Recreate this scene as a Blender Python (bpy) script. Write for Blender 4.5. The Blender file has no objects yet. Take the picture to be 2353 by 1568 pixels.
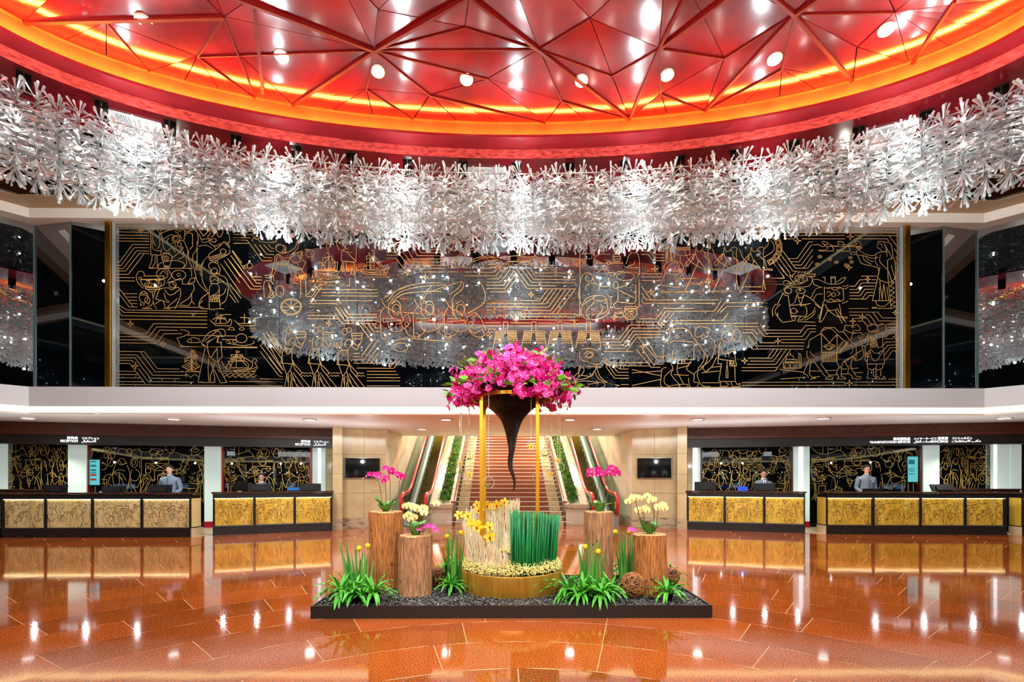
import bpy, bmesh, math, random
from math import sin, cos, pi, radians, sqrt, atan2, tan
from mathutils import Vector, Matrix, noise
from mathutils.geometry import delaunay_2d_cdt
random.seed(7)
scn = bpy.context.scene
COL = scn.collection
# ---------------------------------------------------------------- camera, world, exposure
F, CXP, HOR, ZC, YAW = 1150.0, 1176.5, 1098.0, 1.45, radians(0.6)
cam = bpy.data.cameras.new('camera')
cam.sensor_width = 36; cam.sensor_fit = 'HORIZONTAL'
cam.lens = 36 * F / 2353
cam.shift_y = (HOR - 784) / 2353
cam.clip_end = 200
camo = bpy.data.objects.new('camera', cam); COL.objects.link(camo)
camo.location = (0, 0, ZC); camo.rotation_euler = (pi / 2, 0, -YAW)
scn.camera = camo
world = bpy.data.worlds.new('world'); scn.world = world; world.use_nodes = True
world.node_tree.nodes['Background'].inputs[0].default_value = (1, 0.93, 0.85, 1)
world.node_tree.nodes['Background'].inputs[1].default_value = 0.02
scn.view_settings.view_transform = 'Standard'
scn.view_settings.look = 'None'
scn.view_settings.gamma = 1
scn.view_settings.use_curve_mapping = False
scn.view_settings.exposure = 0.66
# added out-of-view fill lights: one long area behind, four spots on the flowers
_l = bpy.data.lights.new('front_fill', 'AREA'); _l.shape = 'RECTANGLE'; _l.size = 10.0; _l.size_y = 0.95; _l.energy = 320; _l.color = (1, .97, .93)
_o = bpy.data.objects.new('front_fill', _l); COL.objects.link(_o); _o.location = (0, -4.8, 4.26); _o.rotation_euler = (radians(86), 0, 0)
for _x, _p in ((-5.0, 620), (-1.7, 520), (1.7, 520), (5.0, 620)):
    _l = bpy.data.lights.new('display_fill', 'SPOT'); _l.energy = _p; _l.color = (1, .96, .90); _l.spot_size = radians(44); _l.spot_blend = .8; _l.shadow_soft_size = .12
    _o = bpy.data.objects.new('display_fill', _l); COL.objects.link(_o); _o.location = (_x, 0.2, 7.2)
    _o.rotation_euler = (Vector((_x * .12, 6.0, .9)) - _o.location).to_track_quat('-Z', 'Y').to_euler()
try:
    scn.cycles.max_bounces = 6; scn.cycles.diffuse_bounces = 4; scn.cycles.glossy_bounces = 5
    scn.cycles.transmission_bounces = 4; scn.cycles.transparent_max_bounces = 10
    scn.cycles.caustics_reflective = False; scn.cycles.caustics_refractive = False
    scn.cycles.sample_clamp_indirect = 3.0; scn.cycles.adaptive_threshold = 0.05
except Exception:
    pass

# ---------------------------------------------------------------- pixel -> world (photo frame 2353 x 1568)
CY, SY = cos(YAW), sin(YAW)
def W(xc, d, z):                       # camera-frame x, depth -> world
    return Vector((xc * CY + d * SY, d * CY - xc * SY, z))
def P(u, v, d):
    return W((u - CXP) / F * d, d, ZC + (HOR - v) / F * d)
def PY(u, v, Y):
    return P(u, v, Y / (CY - (u - CXP) / F * SY))
def PZ(u, v, z):
    return P(u, v, (z - ZC) * F / (HOR - v))

# ---------------------------------------------------------------- object helpers
MW = {}
def thing(name, label, cat, loc=(0, 0, 0), rotz=0.0, group=None, kind=None):
    o = bpy.data.objects.new(name, None); COL.objects.link(o)
    o.empty_display_size = 0.1
    o.location = loc; o.rotation_euler = (0, 0, rotz)
    MW[o.name] = Matrix.Translation(Vector(loc)) @ Matrix.Rotation(rotz, 4, 'Z')
    return tag(o, label, cat, group, kind)
def tag(o, label=None, cat=None, group=None, kind=None):
    if label: o['label'] = label
    if cat: o['category'] = cat
    if group: o['group'] = group
    if kind: o['kind'] = kind
    return o
def link(name, me, parent=None, M=None):
    o = bpy.data.objects.new(name, me); COL.objects.link(o)
    if parent is not None: o.parent = parent
    if M is not None: o.matrix_basis = M
    MW[o.name] = (MW.get(parent.name, Matrix()) if parent is not None else Matrix()) @ (M if M is not None else Matrix())
    return o
def dup(root, loc=None, rotz=None, label=None, group=None, scale=None):
    r = root.copy(); COL.objects.link(r)
    if loc is not None: r.location = loc
    if rotz is not None: r.rotation_euler = (0, 0, rotz)
    if scale is not None: r.scale = (scale, scale, scale)
    if label: r['label'] = label
    if group: r['group'] = group
    def rec(src, dst):
        for ch in src.children:
            c = ch.copy(); COL.objects.link(c); c.parent = dst; rec(ch, c)
    rec(root, r)
    return r

class MB:
    def __init__(s): s.v = []; s.f = []; s.sm = []
    def add(s, vs, fs, smooth=False, M=None):
        b = len(s.v)
        s.v += [tuple(M @ Vector(p)) if M is not None else tuple(p) for p in vs]
        s.f += [tuple(i + b for i in f) for f in fs]; s.sm += [smooth] * len(fs)
        return s
    def hexa(s, p):                     # 8 corners: bottom 4 ccw, top 4 ccw
        return s.add(p, [(3, 2, 1, 0), (4, 5, 6, 7), (0, 1, 5, 4), (1, 2, 6, 5), (2, 3, 7, 6), (3, 0, 4, 7)])
    def box(s, x0, x1, y0, y1, z0, z1, M=None):
        p = [(x0, y0, z0), (x1, y0, z0), (x1, y1, z0), (x0, y1, z0), (x0, y0, z1), (x1, y0, z1), (x1, y1, z1), (x0, y1, z1)]
        if M is not None: p = [M @ Vector(q) for q in p]
        return s.hexa(p)
    def bar(s, a, b, w, h, up=(0, 0, 1)):   # box from a to b, width w, height h
        a, b = Vector(a), Vector(b); d = (b - a).normalized(); up = Vector(up)
        if abs(d.dot(up)) > .99: up = Vector((0, 1, 0))
        x = d.cross(up).normalized(); y = x.cross(d).normalized()
        q = []
        for c in (a, b):
            q.append([c - x * w / 2 - y * h / 2, c + x * w / 2 - y * h / 2, c + x * w / 2 + y * h / 2, c - x * w / 2 + y * h / 2])
        return s.add(q[0] + q[1], [(3, 2, 1, 0), (4, 5, 6, 7), (0, 1, 5, 4), (1, 2, 6, 5), (2, 3, 7, 6), (3, 0, 4, 7)])
    def tube(s, pts, r, n=8, caps=True, smooth=True):
        pts = [Vector(p) for p in pts]
        rs = r if isinstance(r, (list, tuple)) else [r] * len(pts)
        vs = []; prev = None
        for i, p in enumerate(pts):
            t = (pts[min(i + 1, len(pts) - 1)] - pts[max(i - 1, 0)])
            if t.length < 1e-9: t = Vector((0, 0, 1))
            t.normalize()
            if prev is None:
                a = Vector((0, 0, 1)) if abs(t.z) < .9 else Vector((1, 0, 0))
                x = t.cross(a).normalized()
            else:
                x = (prev - t * prev.dot(t))
                x = x.normalized() if x.length > 1e-6 else t.orthogonal().normalized()
            prev = x; y = t.cross(x)
            for k in range(n):
                a = 2 * pi * k / n
                vs.append(p + (x * cos(a) + y * sin(a)) * rs[i])
        fs = []
        for i in range(len(pts) - 1):
            for k in range(n):
                k2 = (k + 1) % n
                fs.append((i * n + k, i * n + k2, (i + 1) * n + k2, (i + 1) * n + k))
        if caps:
            fs.append(tuple(range(n - 1, -1, -1))); fs.append(tuple((len(pts) - 1) * n + k for k in range(n)))
        return s.add(vs, fs, smooth)
    def lathe(s, prof, n=24, c=(0, 0, 0), smooth=True, cap0=True, cap1=True):
        vs = []; fs = []
        for (r, z) in prof:
            for k in range(n):
                a = 2 * pi * k / n
                vs.append((c[0] + r * cos(a), c[1] + r * sin(a), c[2] + z))
        m = len(prof)
        for i in range(m - 1):
            for k in range(n):
                k2 = (k + 1) % n
                fs.append((i * n + k, i * n + k2, (i + 1) * n + k2, (i + 1) * n + k))
        if cap0: fs.append(tuple(range(n - 1, -1, -1)))
        if cap1: fs.append(tuple((m - 1) * n + k for k in range(n)))
        return s.add(vs, fs, smooth)
    def ico(s, c, r, sub=1, sc=(1, 1, 1), smooth=True):
        bm = bmesh.new(); bmesh.ops.create_icosphere(bm, subdivisions=sub, radius=r)
        bm.verts.index_update()
        vs = [(c[0] + v.co.x * sc[0], c[1] + v.co.y * sc[1], c[2] + v.co.z * sc[2]) for v in bm.verts]
        fs = [tuple(v.index for v in f.verts) for f in bm.faces]; bm.free()
        return s.add(vs, fs, smooth)
    def prism(s, poly, z0, z1):          # poly: list of (x,y) ccw
        n = len(poly)
        vs = [(x, y, z0) for x, y in poly] + [(x, y, z1) for x, y in poly]
        fs = [tuple(range(n - 1, -1, -1)), tuple(range(n, 2 * n))] + [(i, (i + 1) % n, n + (i + 1) % n, n + i) for i in range(n)]
        return s.add(vs, fs)
    def fbox(s, fr, s0, s1, o0, o1, z0, z1):
        return s.hexa([fr(s0, o0, z0), fr(s1, o0, z0), fr(s1, o1, z0), fr(s0, o1, z0), fr(s0, o0, z1), fr(s1, o0, z1), fr(s1, o1, z1), fr(s0, o1, z1)])
    def mesh(s, name, mat=None):
        me = bpy.data.meshes.new(name)
        me.from_pydata([tuple(p) for p in s.v], [], s.f)
        me.polygons.foreach_set('use_smooth', s.sm)
        if mat: me.materials.append(mat)
        me.update()
        return me
    def build(s, name, mat, parent=None, world=True, kind=None):
        if parent is not None and world:
            inv = MW.get(parent.name, Matrix()).inverted()
            s.v = [tuple(inv @ Vector(p)) for p in s.v]
        bm = bmesh.new()
        me = s.mesh(name, mat)
        bm.from_mesh(me); bmesh.ops.recalc_face_normals(bm, faces=bm.faces); bm.to_mesh(me); bm.free()
        o = link(name, me, parent)
        if kind: o['kind'] = kind
        return o
def struct(o, label=None):
    o['kind'] = 'structure'
    if label: o['label'] = label
    return o

# ---------------------------------------------------------------- materials (all procedural)
def lin(c):
    return tuple(((x / 255) / 12.92 if x / 255 <= .04045 else ((x / 255 + .055) / 1.055) ** 2.4) for x in c) + (1.0,)
MATS = {}
def mat(name, col, rough=.5, metal=0., spec=.5, col2=None, nscale=8., namt=1., stretch=(1, 1, 1), bump=0., bscale=None,
        emis=None, estr=0., coat=0., trans=0., rnd=0., voro=False, detail=4., ramp=(.35, .65), rough2=None, ior=None, sss=0.):
    if name in MATS: return MATS[name]
    m = bpy.data.materials.new(name); m.use_nodes = True
    nt = m.node_tree; N = nt.nodes; L = nt.links; b = N['Principled BSDF']
    b.inputs['Base Color'].default_value = lin(col); b.inputs['Roughness'].default_value = rough
    b.inputs['Metallic'].default_value = metal; b.inputs['Specular IOR Level'].default_value = spec
    b.inputs['Coat Weight'].default_value = coat; b.inputs['Coat Roughness'].default_value = .05
    b.inputs['Transmission Weight'].default_value = trans
    if ior: b.inputs['IOR'].default_value = ior
    if sss:
        b.inputs['Subsurface Weight'].default_value = sss
    if emis:
        b.inputs['Emission Color'].default_value = lin(emis); b.inputs['Emission Strength'].default_value = estr
    out = None
    if col2 is not None or bump:
        tc = N.new('ShaderNodeTexCoord'); mp = N.new('ShaderNodeMapping'); mp.inputs['Scale'].default_value = stretch
        L.new(tc.outputs['Object'], mp.inputs[0])
        nz = N.new('ShaderNodeTexVoronoi' if voro else 'ShaderNodeTexNoise'); nz.inputs['Scale'].default_value = nscale
        if not voro: nz.inputs['Detail'].default_value = detail
        L.new(mp.outputs[0], nz.inputs['Vector'])
        fac = nz.outputs['Color'] if voro else nz.outputs['Fac']
        if voro:
            sp = N.new('ShaderNodeSeparateColor'); L.new(fac, sp.inputs[0]); fac = sp.outputs[0]
        if col2 is not None:
            rp = N.new('ShaderNodeValToRGB'); rp.color_ramp.elements[0].position = ramp[0]; rp.color_ramp.elements[1].position = ramp[1]
            rp.color_ramp.elements[0].color = lin(col); rp.color_ramp.elements[1].color = lin(col2)
            L.new(fac, rp.inputs[0]); out = rp.outputs[0]
        if bump:
            nb = nz
            if bscale:
                nb = N.new('ShaderNodeTexNoise'); nb.inputs['Scale'].default_value = bscale; L.new(mp.outputs[0], nb.inputs['Vector'])
            bp = N.new('ShaderNodeBump'); bp.inputs['Strength'].default_value = bump; bp.inputs['Distance'].default_value = .02
            L.new(nb.outputs['Fac'] if nb.bl_idname == 'ShaderNodeTexNoise' else nb.outputs['Distance'], bp.inputs['Height'])
            L.new(bp.outputs[0], b.inputs['Normal'])
    if rnd:
        oi = N.new('ShaderNodeObjectInfo'); hs = N.new('ShaderNodeHueSaturation')
        mr = N.new('ShaderNodeMapRange'); mr.inputs['To Min'].default_value = 1 - rnd; mr.inputs['To Max'].default_value = 1 + rnd
        L.new(oi.outputs['Random'], mr.inputs[0]); L.new(mr.outputs[0], hs.inputs['Value'])
        if out is not None: L.new(out, hs.inputs['Color'])
        else: hs.inputs['Color'].default_value = lin(col)
        out = hs.outputs[0]
    if out is not None: L.new(out, b.inputs['Base Color'])
    MATS[name] = m
    return m
def glow(name, col, strength, sample=True):
    if name in MATS: return MATS[name]
    m = bpy.data.materials.new(name); m.use_nodes = True; nt = m.node_tree
    for n in list(nt.nodes): nt.nodes.remove(n)
    e = nt.nodes.new('ShaderNodeEmission'); o = nt.nodes.new('ShaderNodeOutputMaterial')
    e.inputs[0].default_value = lin(col); e.inputs[1].default_value = strength
    nt.links.new(e.outputs[0], o.inputs[0])
    if not sample:
        try: m.cycles.emission_sampling = 'NONE'
        except Exception: pass
    MATS[name] = m
    return m
def thin_glass(name, tint=(235, 245, 240), refl=.12, rough=.02, clear=None):
    if name in MATS: return MATS[name]
    m = bpy.data.materials.new(name); m.use_nodes = True; nt = m.node_tree; N = nt.nodes
    for n in list(N): N.remove(n)
    o = N.new('ShaderNodeOutputMaterial'); t = N.new('ShaderNodeBsdfTransparent'); g = N.new('ShaderNodeBsdfGlossy'); mx = N.new('ShaderNodeMixShader')
    fr = N.new('ShaderNodeLayerWeight'); fr.inputs[0].default_value = .5
    t.inputs[0].default_value = lin(tint); g.inputs['Roughness'].default_value = rough
    pw = N.new('ShaderNodeMath'); pw.operation = 'POWER'; pw.inputs[1].default_value = 5.0
    ad = N.new('ShaderNodeMath'); ad.operation = 'MULTIPLY_ADD'; ad.inputs[1].default_value = .45; ad.inputs[2].default_value = refl
    nt.links.new(fr.outputs['Facing'], pw.inputs[0]); nt.links.new(pw.outputs[0], ad.inputs[0]); nt.links.new(ad.outputs[0], mx.inputs[0])
    nt.links.new(t.outputs[0], mx.inputs[1]); nt.links.new(g.outputs[0], mx.inputs[2]); nt.links.new(mx.outputs[0], o.inputs[0])
    MATS[name] = m
    return m
def mirror_glass(name, col, refl=.28, tint=(238, 246, 252)):
    """dark back-silvered glass: a dark diffuse body under a partial mirror"""
    if name in MATS: return MATS[name]
    m = bpy.data.materials.new(name); m.use_nodes = True; nt = m.node_tree; N = nt.nodes
    for n in list(N): N.remove(n)
    o = N.new('ShaderNodeOutputMaterial'); d = N.new('ShaderNodeBsdfDiffuse'); g = N.new('ShaderNodeBsdfGlossy'); mx = N.new('ShaderNodeMixShader')
    d.inputs[0].default_value = lin(col); g.inputs[0].default_value = lin(tint); g.inputs['Roughness'].default_value = 0.0
    mx.inputs[0].default_value = refl
    nt.links.new(d.outputs[0], mx.inputs[1]); nt.links.new(g.outputs[0], mx.inputs[2]); nt.links.new(mx.outputs[0], o.inputs[0])
    MATS[name] = m
    return m
def point(name, loc, power, col=(255, 240, 220), r=.08):
    l = bpy.data.lights.new(name, 'POINT'); l.energy = power; l.color = lin(col)[:3]; l.shadow_soft_size = r
    o = bpy.data.objects.new(name, l); COL.objects.link(o); o.location = loc
    return o
def spot(name, loc, power, col=(255, 240, 220), angle=100, blend=.6, r=.06, target=None):
    l = bpy.data.lights.new(name, 'SPOT'); l.energy = power; l.color = lin(col)[:3]; l.spot_size = radians(angle); l.spot_blend = blend; l.shadow_soft_size = r
    o = bpy.data.objects.new(name, l); COL.objects.link(o); o.location = loc
    if target is not None:
        o.rotation_euler = (Vector(target) - Vector(loc)).to_track_quat('-Z', 'Y').to_euler()
    return o
def smooth_pts(p, k=4, closed=False):
    n = len(p); out = []
    rng = n if closed else n - 1
    for i in range(rng):
        if closed: a, b, c, d = p[(i - 1) % n], p[i], p[(i + 1) % n], p[(i + 2) % n]
        else: a, b, c, d = p[max(i - 1, 0)], p[i], p[i + 1], p[min(i + 2, n - 1)]
        for j in range(k):
            t = j / k
            out.append(tuple(.5 * (2 * b[q] + (c[q] - a[q]) * t + (2 * a[q] - 5 * b[q] + 4 * c[q] - d[q]) * t * t + (3 * b[q] - a[q] - 3 * c[q] + d[q]) * t ** 3) for q in range(len(b))))
    out.append(p[0] if closed else p[-1])
    return out
def parse_art(txt):
    """L polyline / C smooth curve / O ellipse / T star / W waves, one stroke per ';' """
    out = []
    for st in txt.replace('\n', ' ').split(';'):
        t = st.split()
        if not t: continue
        op = t[0]
        nums = [float(q) for x in t[1:] for q in x.split(',')]
        if op == 'L': out.append(list(zip(nums[0::2], nums[1::2])))
        elif op == 'C': out.append(smooth_pts(list(zip(nums[0::2], nums[1::2])), 4))
        elif op == 'O':
            cx, cy, rx, ry = nums; n = 14 if max(rx, ry) > 25 else 8
            out.append([(cx + rx * cos(2 * pi * k / n), cy + ry * sin(2 * pi * k / n)) for k in range(n + 1)])
        elif op == 'T':
            cx, cy, r = nums; q = []
            for k in range(9):
                a = pi / 4 * k; rr = r if k % 2 == 0 else r * .24
                q.append((cx + rr * cos(a), cy + rr * sin(a)))
            out.append(q)
        elif op == 'W':
            x0, x1, y, am, pe = nums; q = []; x = x0; s = 1
            while x <= x1:
                q.append((x, y + am * s * .5)); s = -s; x += pe / 2
            out.append(smooth_pts(q, 2))
    return out
def ribbon(mb, pts, w, nrm):
    """flat raised strip along 3-D points, lying in the plane with normal nrm"""
    nrm = Vector(nrm); pts = [Vector(p) for p in pts]
    for a, b in zip(pts, pts[1:]):
        d = b - a
        if d.length < 1e-5: continue
        d.normalize(); s = d.cross(nrm).normalized() * w / 2; e = d * w * .3
        mb.add([a - s - e, a + s - e, b + s + e, b - s + e], [(0, 1, 2, 3)])
# ================================================================ SETTING
def granite(name, src):
    m = bpy.data.materials.new(name); m.use_nodes = True; nt = m.node_tree; N = nt.nodes; L = nt.links; b = N['Principled BSDF']
    tc = N.new('ShaderNodeTexCoord')
    def nz(scale, det=3):
        n = N.new('ShaderNodeTexNoise'); n.inputs['Scale'].default_value = scale; n.inputs['Detail'].default_value = det; L.new(tc.outputs['Object'], n.inputs['Vector']); return n
    a = nz(95, 4); r = N.new('ShaderNodeValToRGB'); e = r.color_ramp.elements
    e[0].position = .37; e[0].color = lin((100, 48, 20)); e[1].position = .63; e[1].color = lin((214, 120, 52))
    k = r.color_ramp.elements.new(.5); k.color = lin((184, 82, 22)); L.new(a.outputs['Fac'], r.inputs[0])
    c = nz(1.3, 2); mx = N.new('ShaderNodeMixRGB'); mx.blend_type = 'MULTIPLY'; mx.inputs[0].default_value = .35
    L.new(r.outputs[0], mx.inputs[1]); L.new(c.outputs['Fac'], mx.inputs[2])
    hs = N.new('ShaderNodeHueSaturation'); mr = N.new('ShaderNodeMapRange'); mr.inputs['To Min'].default_value = .76; mr.inputs['To Max'].default_value = 1.16
    g = N.new('ShaderNodeObjectInfo') if src == 'obj' else N.new('ShaderNodeNewGeometry')
    L.new(g.outputs['Random' if src == 'obj' else 'Random Per Island'], mr.inputs[0]); L.new(mr.outputs[0], hs.inputs['Value'])
    L.new(mx.outputs[0], hs.inputs['Color']); L.new(hs.outputs[0], b.inputs['Base Color'])
    b.inputs['Roughness'].default_value = .06; b.inputs['IOR'].default_value = 1.52; b.inputs['Specular IOR Level'].default_value = .6
    w = nz(2.2, 1); bp = N.new('ShaderNodeBump'); bp.inputs['Strength'].default_value = .035; bp.inputs['Distance'].default_value = .02
    L.new(w.outputs['Fac'], bp.inputs['Height']); L.new(bp.outputs[0], b.inputs['Normal'])
    return m
GR_OBJ, GR_ISL = granite('granite_tile', 'obj'), granite('granite_field', 'isl')
M_grout = mat('grout', (214, 170, 128), .4)
floor = struct(MB().box(-18, 18, -6, 24, -.12, -.0015).build('floor', M_grout))
tiles = []
RC = (0.1, 1.6); k = 0; r0 = .35
while r0 < 21:
    r1 = r0 + .62; rm = (r0 + r1) / 2
    n = max(6, round(2 * pi * rm / 1.28)); ph = (k % 2) * .5 + .13 * (k % 3)
    for i in range(n):
        a0, a1 = 2 * pi * (i + ph) / n, 2 * pi * (i + 1 + ph) / n; am = (a0 + a1) / 2
        c = (RC[0] + rm * cos(am), RC[1] + rm * sin(am))
        if abs(c[0]) > 17.4 or c[1] < -4 or c[1] > 17: continue
        g = .0035 / rm; gr = .004
        arc = [a0 + g + (a1 - a0 - 2 * g) * q / 3 for q in range(4)]
        poly = [((r1 - gr) * cos(a), (r1 - gr) * sin(a)) for a in arc] + [((r0 + gr) * cos(a), (r0 + gr) * sin(a)) for a in reversed(arc)]
        poly = [(RC[0] + x, RC[1] + y) for x, y in poly]
        seen = c[1] > 2.2 and abs(c[0]) < c[1] * 1.08 + .4
        tiles.append((not seen, math.hypot(*c), poly))
    r0 = r1; k += 1
tiles.sort(key=lambda t: t[:2])
rest = MB()
for j, (ns, d, poly) in enumerate(tiles):
    if j < 290:
        MB().prism(poly[::-1], -.02, 0).build('floor_tile', GR_OBJ, floor)
    else:
        rest.prism(poly[::-1], -.02, 0)
rest.build('floor_tiles_beyond', GR_ISL, floor, kind='stuff')

# ---- octagonal atrium outline
YF = 11.25
XL = PY(66, 890, YF).x; XR = PY(2262, 892, YF).x
SD = 4.6; T8 = tan(radians(22.5))
def octa(o):
    xs0, xs1 = XL - SD, XR + SD
    return [(xs0 + o, -4.9), (xs0 + o, YF - SD - o * T8), (XL + o * T8, YF - o), (XR - o * T8, YF - o), (xs1 - o, YF - SD - o * T8), (xs1 - o, -4.9)]
def oring(mb, oa, ob, z0, z1):
    A, B = octa(oa), octa(ob)
    for i in range(len(A) - 1):
        a, b, c, d = B[i], B[i + 1], A[i + 1], A[i]
        mb.hexa([(*a, z0), (*b, z0), (*c, z0), (*d, z0), (*a, z1), (*b, z1), (*c, z1), (*d, z1)])
    return mb
M_white = mat('warm_white_paint', (226, 227, 226), .45)
M_cream = mat('cream_paint', (250, 246, 234), .45)
M_soff = mat('lower_soffit_paint', (234, 236, 230), .5)
M_brown = mat('brown_soffit', (176, 146, 108), .4)
M_black = mat('black_gloss', (14, 13, 12), .12)
M_gold = mat('brass', (206, 150, 52), .22, 1.0)
struct(oring(MB(), -.28, 0, 3.04, 3.476).build('trim_1', M_white), 'white balcony fascia running round the hall below the mural')
struct(oring(MB(), -.28, -.055, 2.9, 3.04).build('trim_2', glow('cove_led', (255, 226, 168), 2.1)), 'lit cove strip under the white balcony fascia')
struct(oring(MB(), -.28, .0, 2.865, 2.902).build('trim_3', M_cream), 'thin lip below the lit cove')
struct(oring(MB(), -.42, 0, 7.24, 7.46).build('trim_4', M_cream), 'cream band above the mural')
struct(oring(MB(), -.1, .5, 7.455, 7.5).build('trim_5', M_brown), 'brown soffit above the cream band')
# lower soffit slab
o0 = octa(-.06)
poly = [o0[0], o0[1], o0[2], o0[3], o0[4], o0[5], (17.5, -4.9), (17.5, 17.1), (-17.5, 17.1), (-17.5, -4.9)]
mb = MB()
mb.prism([o0[2], o0[3], (o0[3][0], 17.1), (o0[2][0], 17.1)], 2.87, 3.0)
mb.prism([o0[1], o0[2], (o0[2][0], 17.1), (-17.5, 17.1), (-17.5, o0[1][1])], 2.87, 3.0)
mb.prism([o0[4], (17.5, o0[4][1]), (17.5, 17.1), (o0[3][0], 17.1), o0[3]], 2.87, 3.0)
mb.prism([o0[0], o0[1], (-17.5, o0[1][1]), (-17.5, -4.9)], 2.87, 3.0)
mb.prism([(17.5, -4.9), (17.5, o0[4][1]), o0[4], o0[5]], 2.87, 3.0)
struct(mb.build('ceiling_lower', M_soff), 'pale soffit over the reception desks')
M_mir = mirror_glass('black_mirror_glass', (5, 8, 11), .46)
M_cmir = mirror_glass('black_ceiling_glass', (6, 8, 10), .12)
# mirrored upper walls (zig-zag bays beside the mural)
def wallseg(mb, a, b, z0, z1, t=.06):
    a, b = Vector(a), Vector(b); d = (b - a).normalized(); n = Vector((d.y, -d.x))
    if n.dot(-a) < 0: n = -n
    q = [a, b, b - n * t, a - n * t]
    return mb.hexa([(*p, z0) for p in q] + [(*p, z1) for p in q])
def uY(u, Y): p = PY(u, 800, Y); return (p.x, p.y)
zz_l = [uY(80, 11.60), uY(163, 11.42), uY(255, 11.62)]
zz_r = [uY(2078, 11.62), uY(2167, 11.42), uY(2245, 11.60)]
fl = (zz_l[0][0] - 4.5, zz_l[0][1] - 4.5); fr_ = (zz_r[2][0] + 4.5, zz_r[2][1] - 4.5)
wl = struct(wallseg(MB(), fl, (zz_l[0][0], zz_l[0][1]), 3.2, 7.46).build('wall_left', M_mir), 'black mirror wall on the angled left side of the hall')
wr = struct(wallseg(MB(), (zz_r[2][0], zz_r[2][1]), fr_, 3.2, 7.46).build('wall_right', M_mir), 'black mirror wall on the angled right side of the hall')
for a, b, par in ((zz_l[0], zz_l[1], wl), (zz_l[1], zz_l[2], wl), (zz_r[0], zz_r[1], wr), (zz_r[1], zz_r[2], wr)):
    wallseg(MB(), a, b, 3.2, 7.46).build('mirror_panel', M_mir, par)
M_edge = mat('glass_edge', (120, 140, 140), .2, .4)
for q, par in ((zz_l[0], wl), (zz_l[1], wl), (zz_r[1], wr), (zz_r[2], wr)):
    MB().box(q[0] - .012, q[0] + .012, q[1] - .03, q[1] - .006, 3.3, 7.24).build('edge_strip', M_edge, par)
mb = MB()
for xa, xb, ya, yb in ((fl[0] - .1, fl[0], -5, fl[1]), (fr_[0], fr_[0] + .1, -5, fr_[1])): mb.box(xa, xb, ya, yb, 3.2, 7.46)
mb.box(-18, 18, -5.2, -5, 0, 7.5)
struct(mb.build('wall_rear', M_mir), 'black mirror walls behind the viewpoint')
mb = MB(); mb.box(-17.7, -17.5, -5, 24, 0, 3.0); mb.box(17.5, 17.7, -5, 24, 0, 3.0)
struct(mb.build('wall_side', mat('dark_side_wall', (60, 42, 30), .4)))

# ---- ceiling: black glass field, red soffit ring, coves and the facetted red dome
DX, DY = 0.03, 6.35
def E(b, a, z): return (DX + (b + 4.45) * cos(a), DY + b * sin(a), z)
NE = 144
mb = MB()
for i in range(NE):
    a0, a1 = 2 * pi * i / NE, 2 * pi * (i + 1) / NE
    p, q = E(4.0, a0, 7.475), E(4.0, a1, 7.475)
    def far(a):
        dx, dy = cos(a), sin(a); t = 1e9
        for lim, d, c in ((17.5, dx, DX), (-17.5, dx, DX), (12.0, dy, DY), (-5.0, dy, DY)):
            if abs(d) > 1e-6:
                tt = (lim - c) / d
                if tt > 0: t = min(t, tt)
        return (DX + dx * t, DY + dy * t, 7.475)
    mb.add([p, q, far(a1), far(a0)], [(0, 1, 2, 3)])
ceiling = struct(mb.build('ceiling', M_cmir), 'black glass ceiling with an oval red dome')
def eband(pts, name, m, smooth=True):
    mb = MB(); vs = []; fs = []; k = len(pts)
    for i in range(NE):
        a = 2 * pi * i / NE
        vs += [E(b, a, z) for b, z in pts]
    for i in range(NE):
        j = (i + 1) % NE
        for q in range(k - 1): fs.append((i * k + q, j * k + q, j * k + q + 1, i * k + q + 1))
    mb.add(vs, fs, smooth)
    return mb.build(name, m, ceiling)
M_dred = mat('wine_red_lacquer', (112, 14, 22), .16, 0., .6)
M_pink = mat('mottled_red_plaster', (222, 90, 84), .35, col2=(150, 34, 36), nscale=9, stretch=(1, 1, 3), ramp=(.42, .7))
M_red = mat('red_ledge_paint', (150, 26, 34), .35)
M_or = mat('copper_leaf', (186, 94, 56), .38, .0, col2=(160, 72, 42), nscale=3, ramp=(.35, .75))
eband([(4.25, 7.47), (4.25, 7.455), (3.07, 7.455)], 'soffit_ring', M_dred, False)
eband([(3.07, 7.455), (3.07, 7.63)], 'cove_face', M_pink)
eband([(3.07, 7.63), (2.73, 7.63), (2.73, 7.675), (2.92, 7.675)], 'cove_ledge', M_red, False)
eband([(2.92, 7.675), (2.92, 7.99), (2.84, 7.99)], 'lit_cove_face', M_or, False)
mb = MB(); nl = 620
for i in range(nl):
    a = 2 * pi * i / nl; c = E(2.80, a, 7.69); t = Vector((-(2.8 + 4.45) * sin(a), 2.8 * cos(a), 0)).normalized()
    mb.bar(Vector(c) - t * .035, Vector(c) + t * .014, .013, .012)
mb.build('led_strip', glow('led_amber', (255, 174, 66), 210), ceiling, kind='stuff')
HD = 0.45; AD, BD = 2.86 + 4.45, 2.86
def zdome(x, y):
    rho = min(1, ((x - DX) / AD) ** 2 + ((y - DY) / BD) ** 2)
    return 7.985 + HD * (1 - rho)
def on_dome(u, v):
    d = 3.0
    while d < 10:
        p = P(u, v, d)
        if p.y > DY - 6 and p.z >= zdome(p.x, p.y) - .0 and ((p.x - DX) / AD) ** 2 + ((p.y - DY) / BD) ** 2 <= 1.0: return p
        d += .01
    return None
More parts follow.
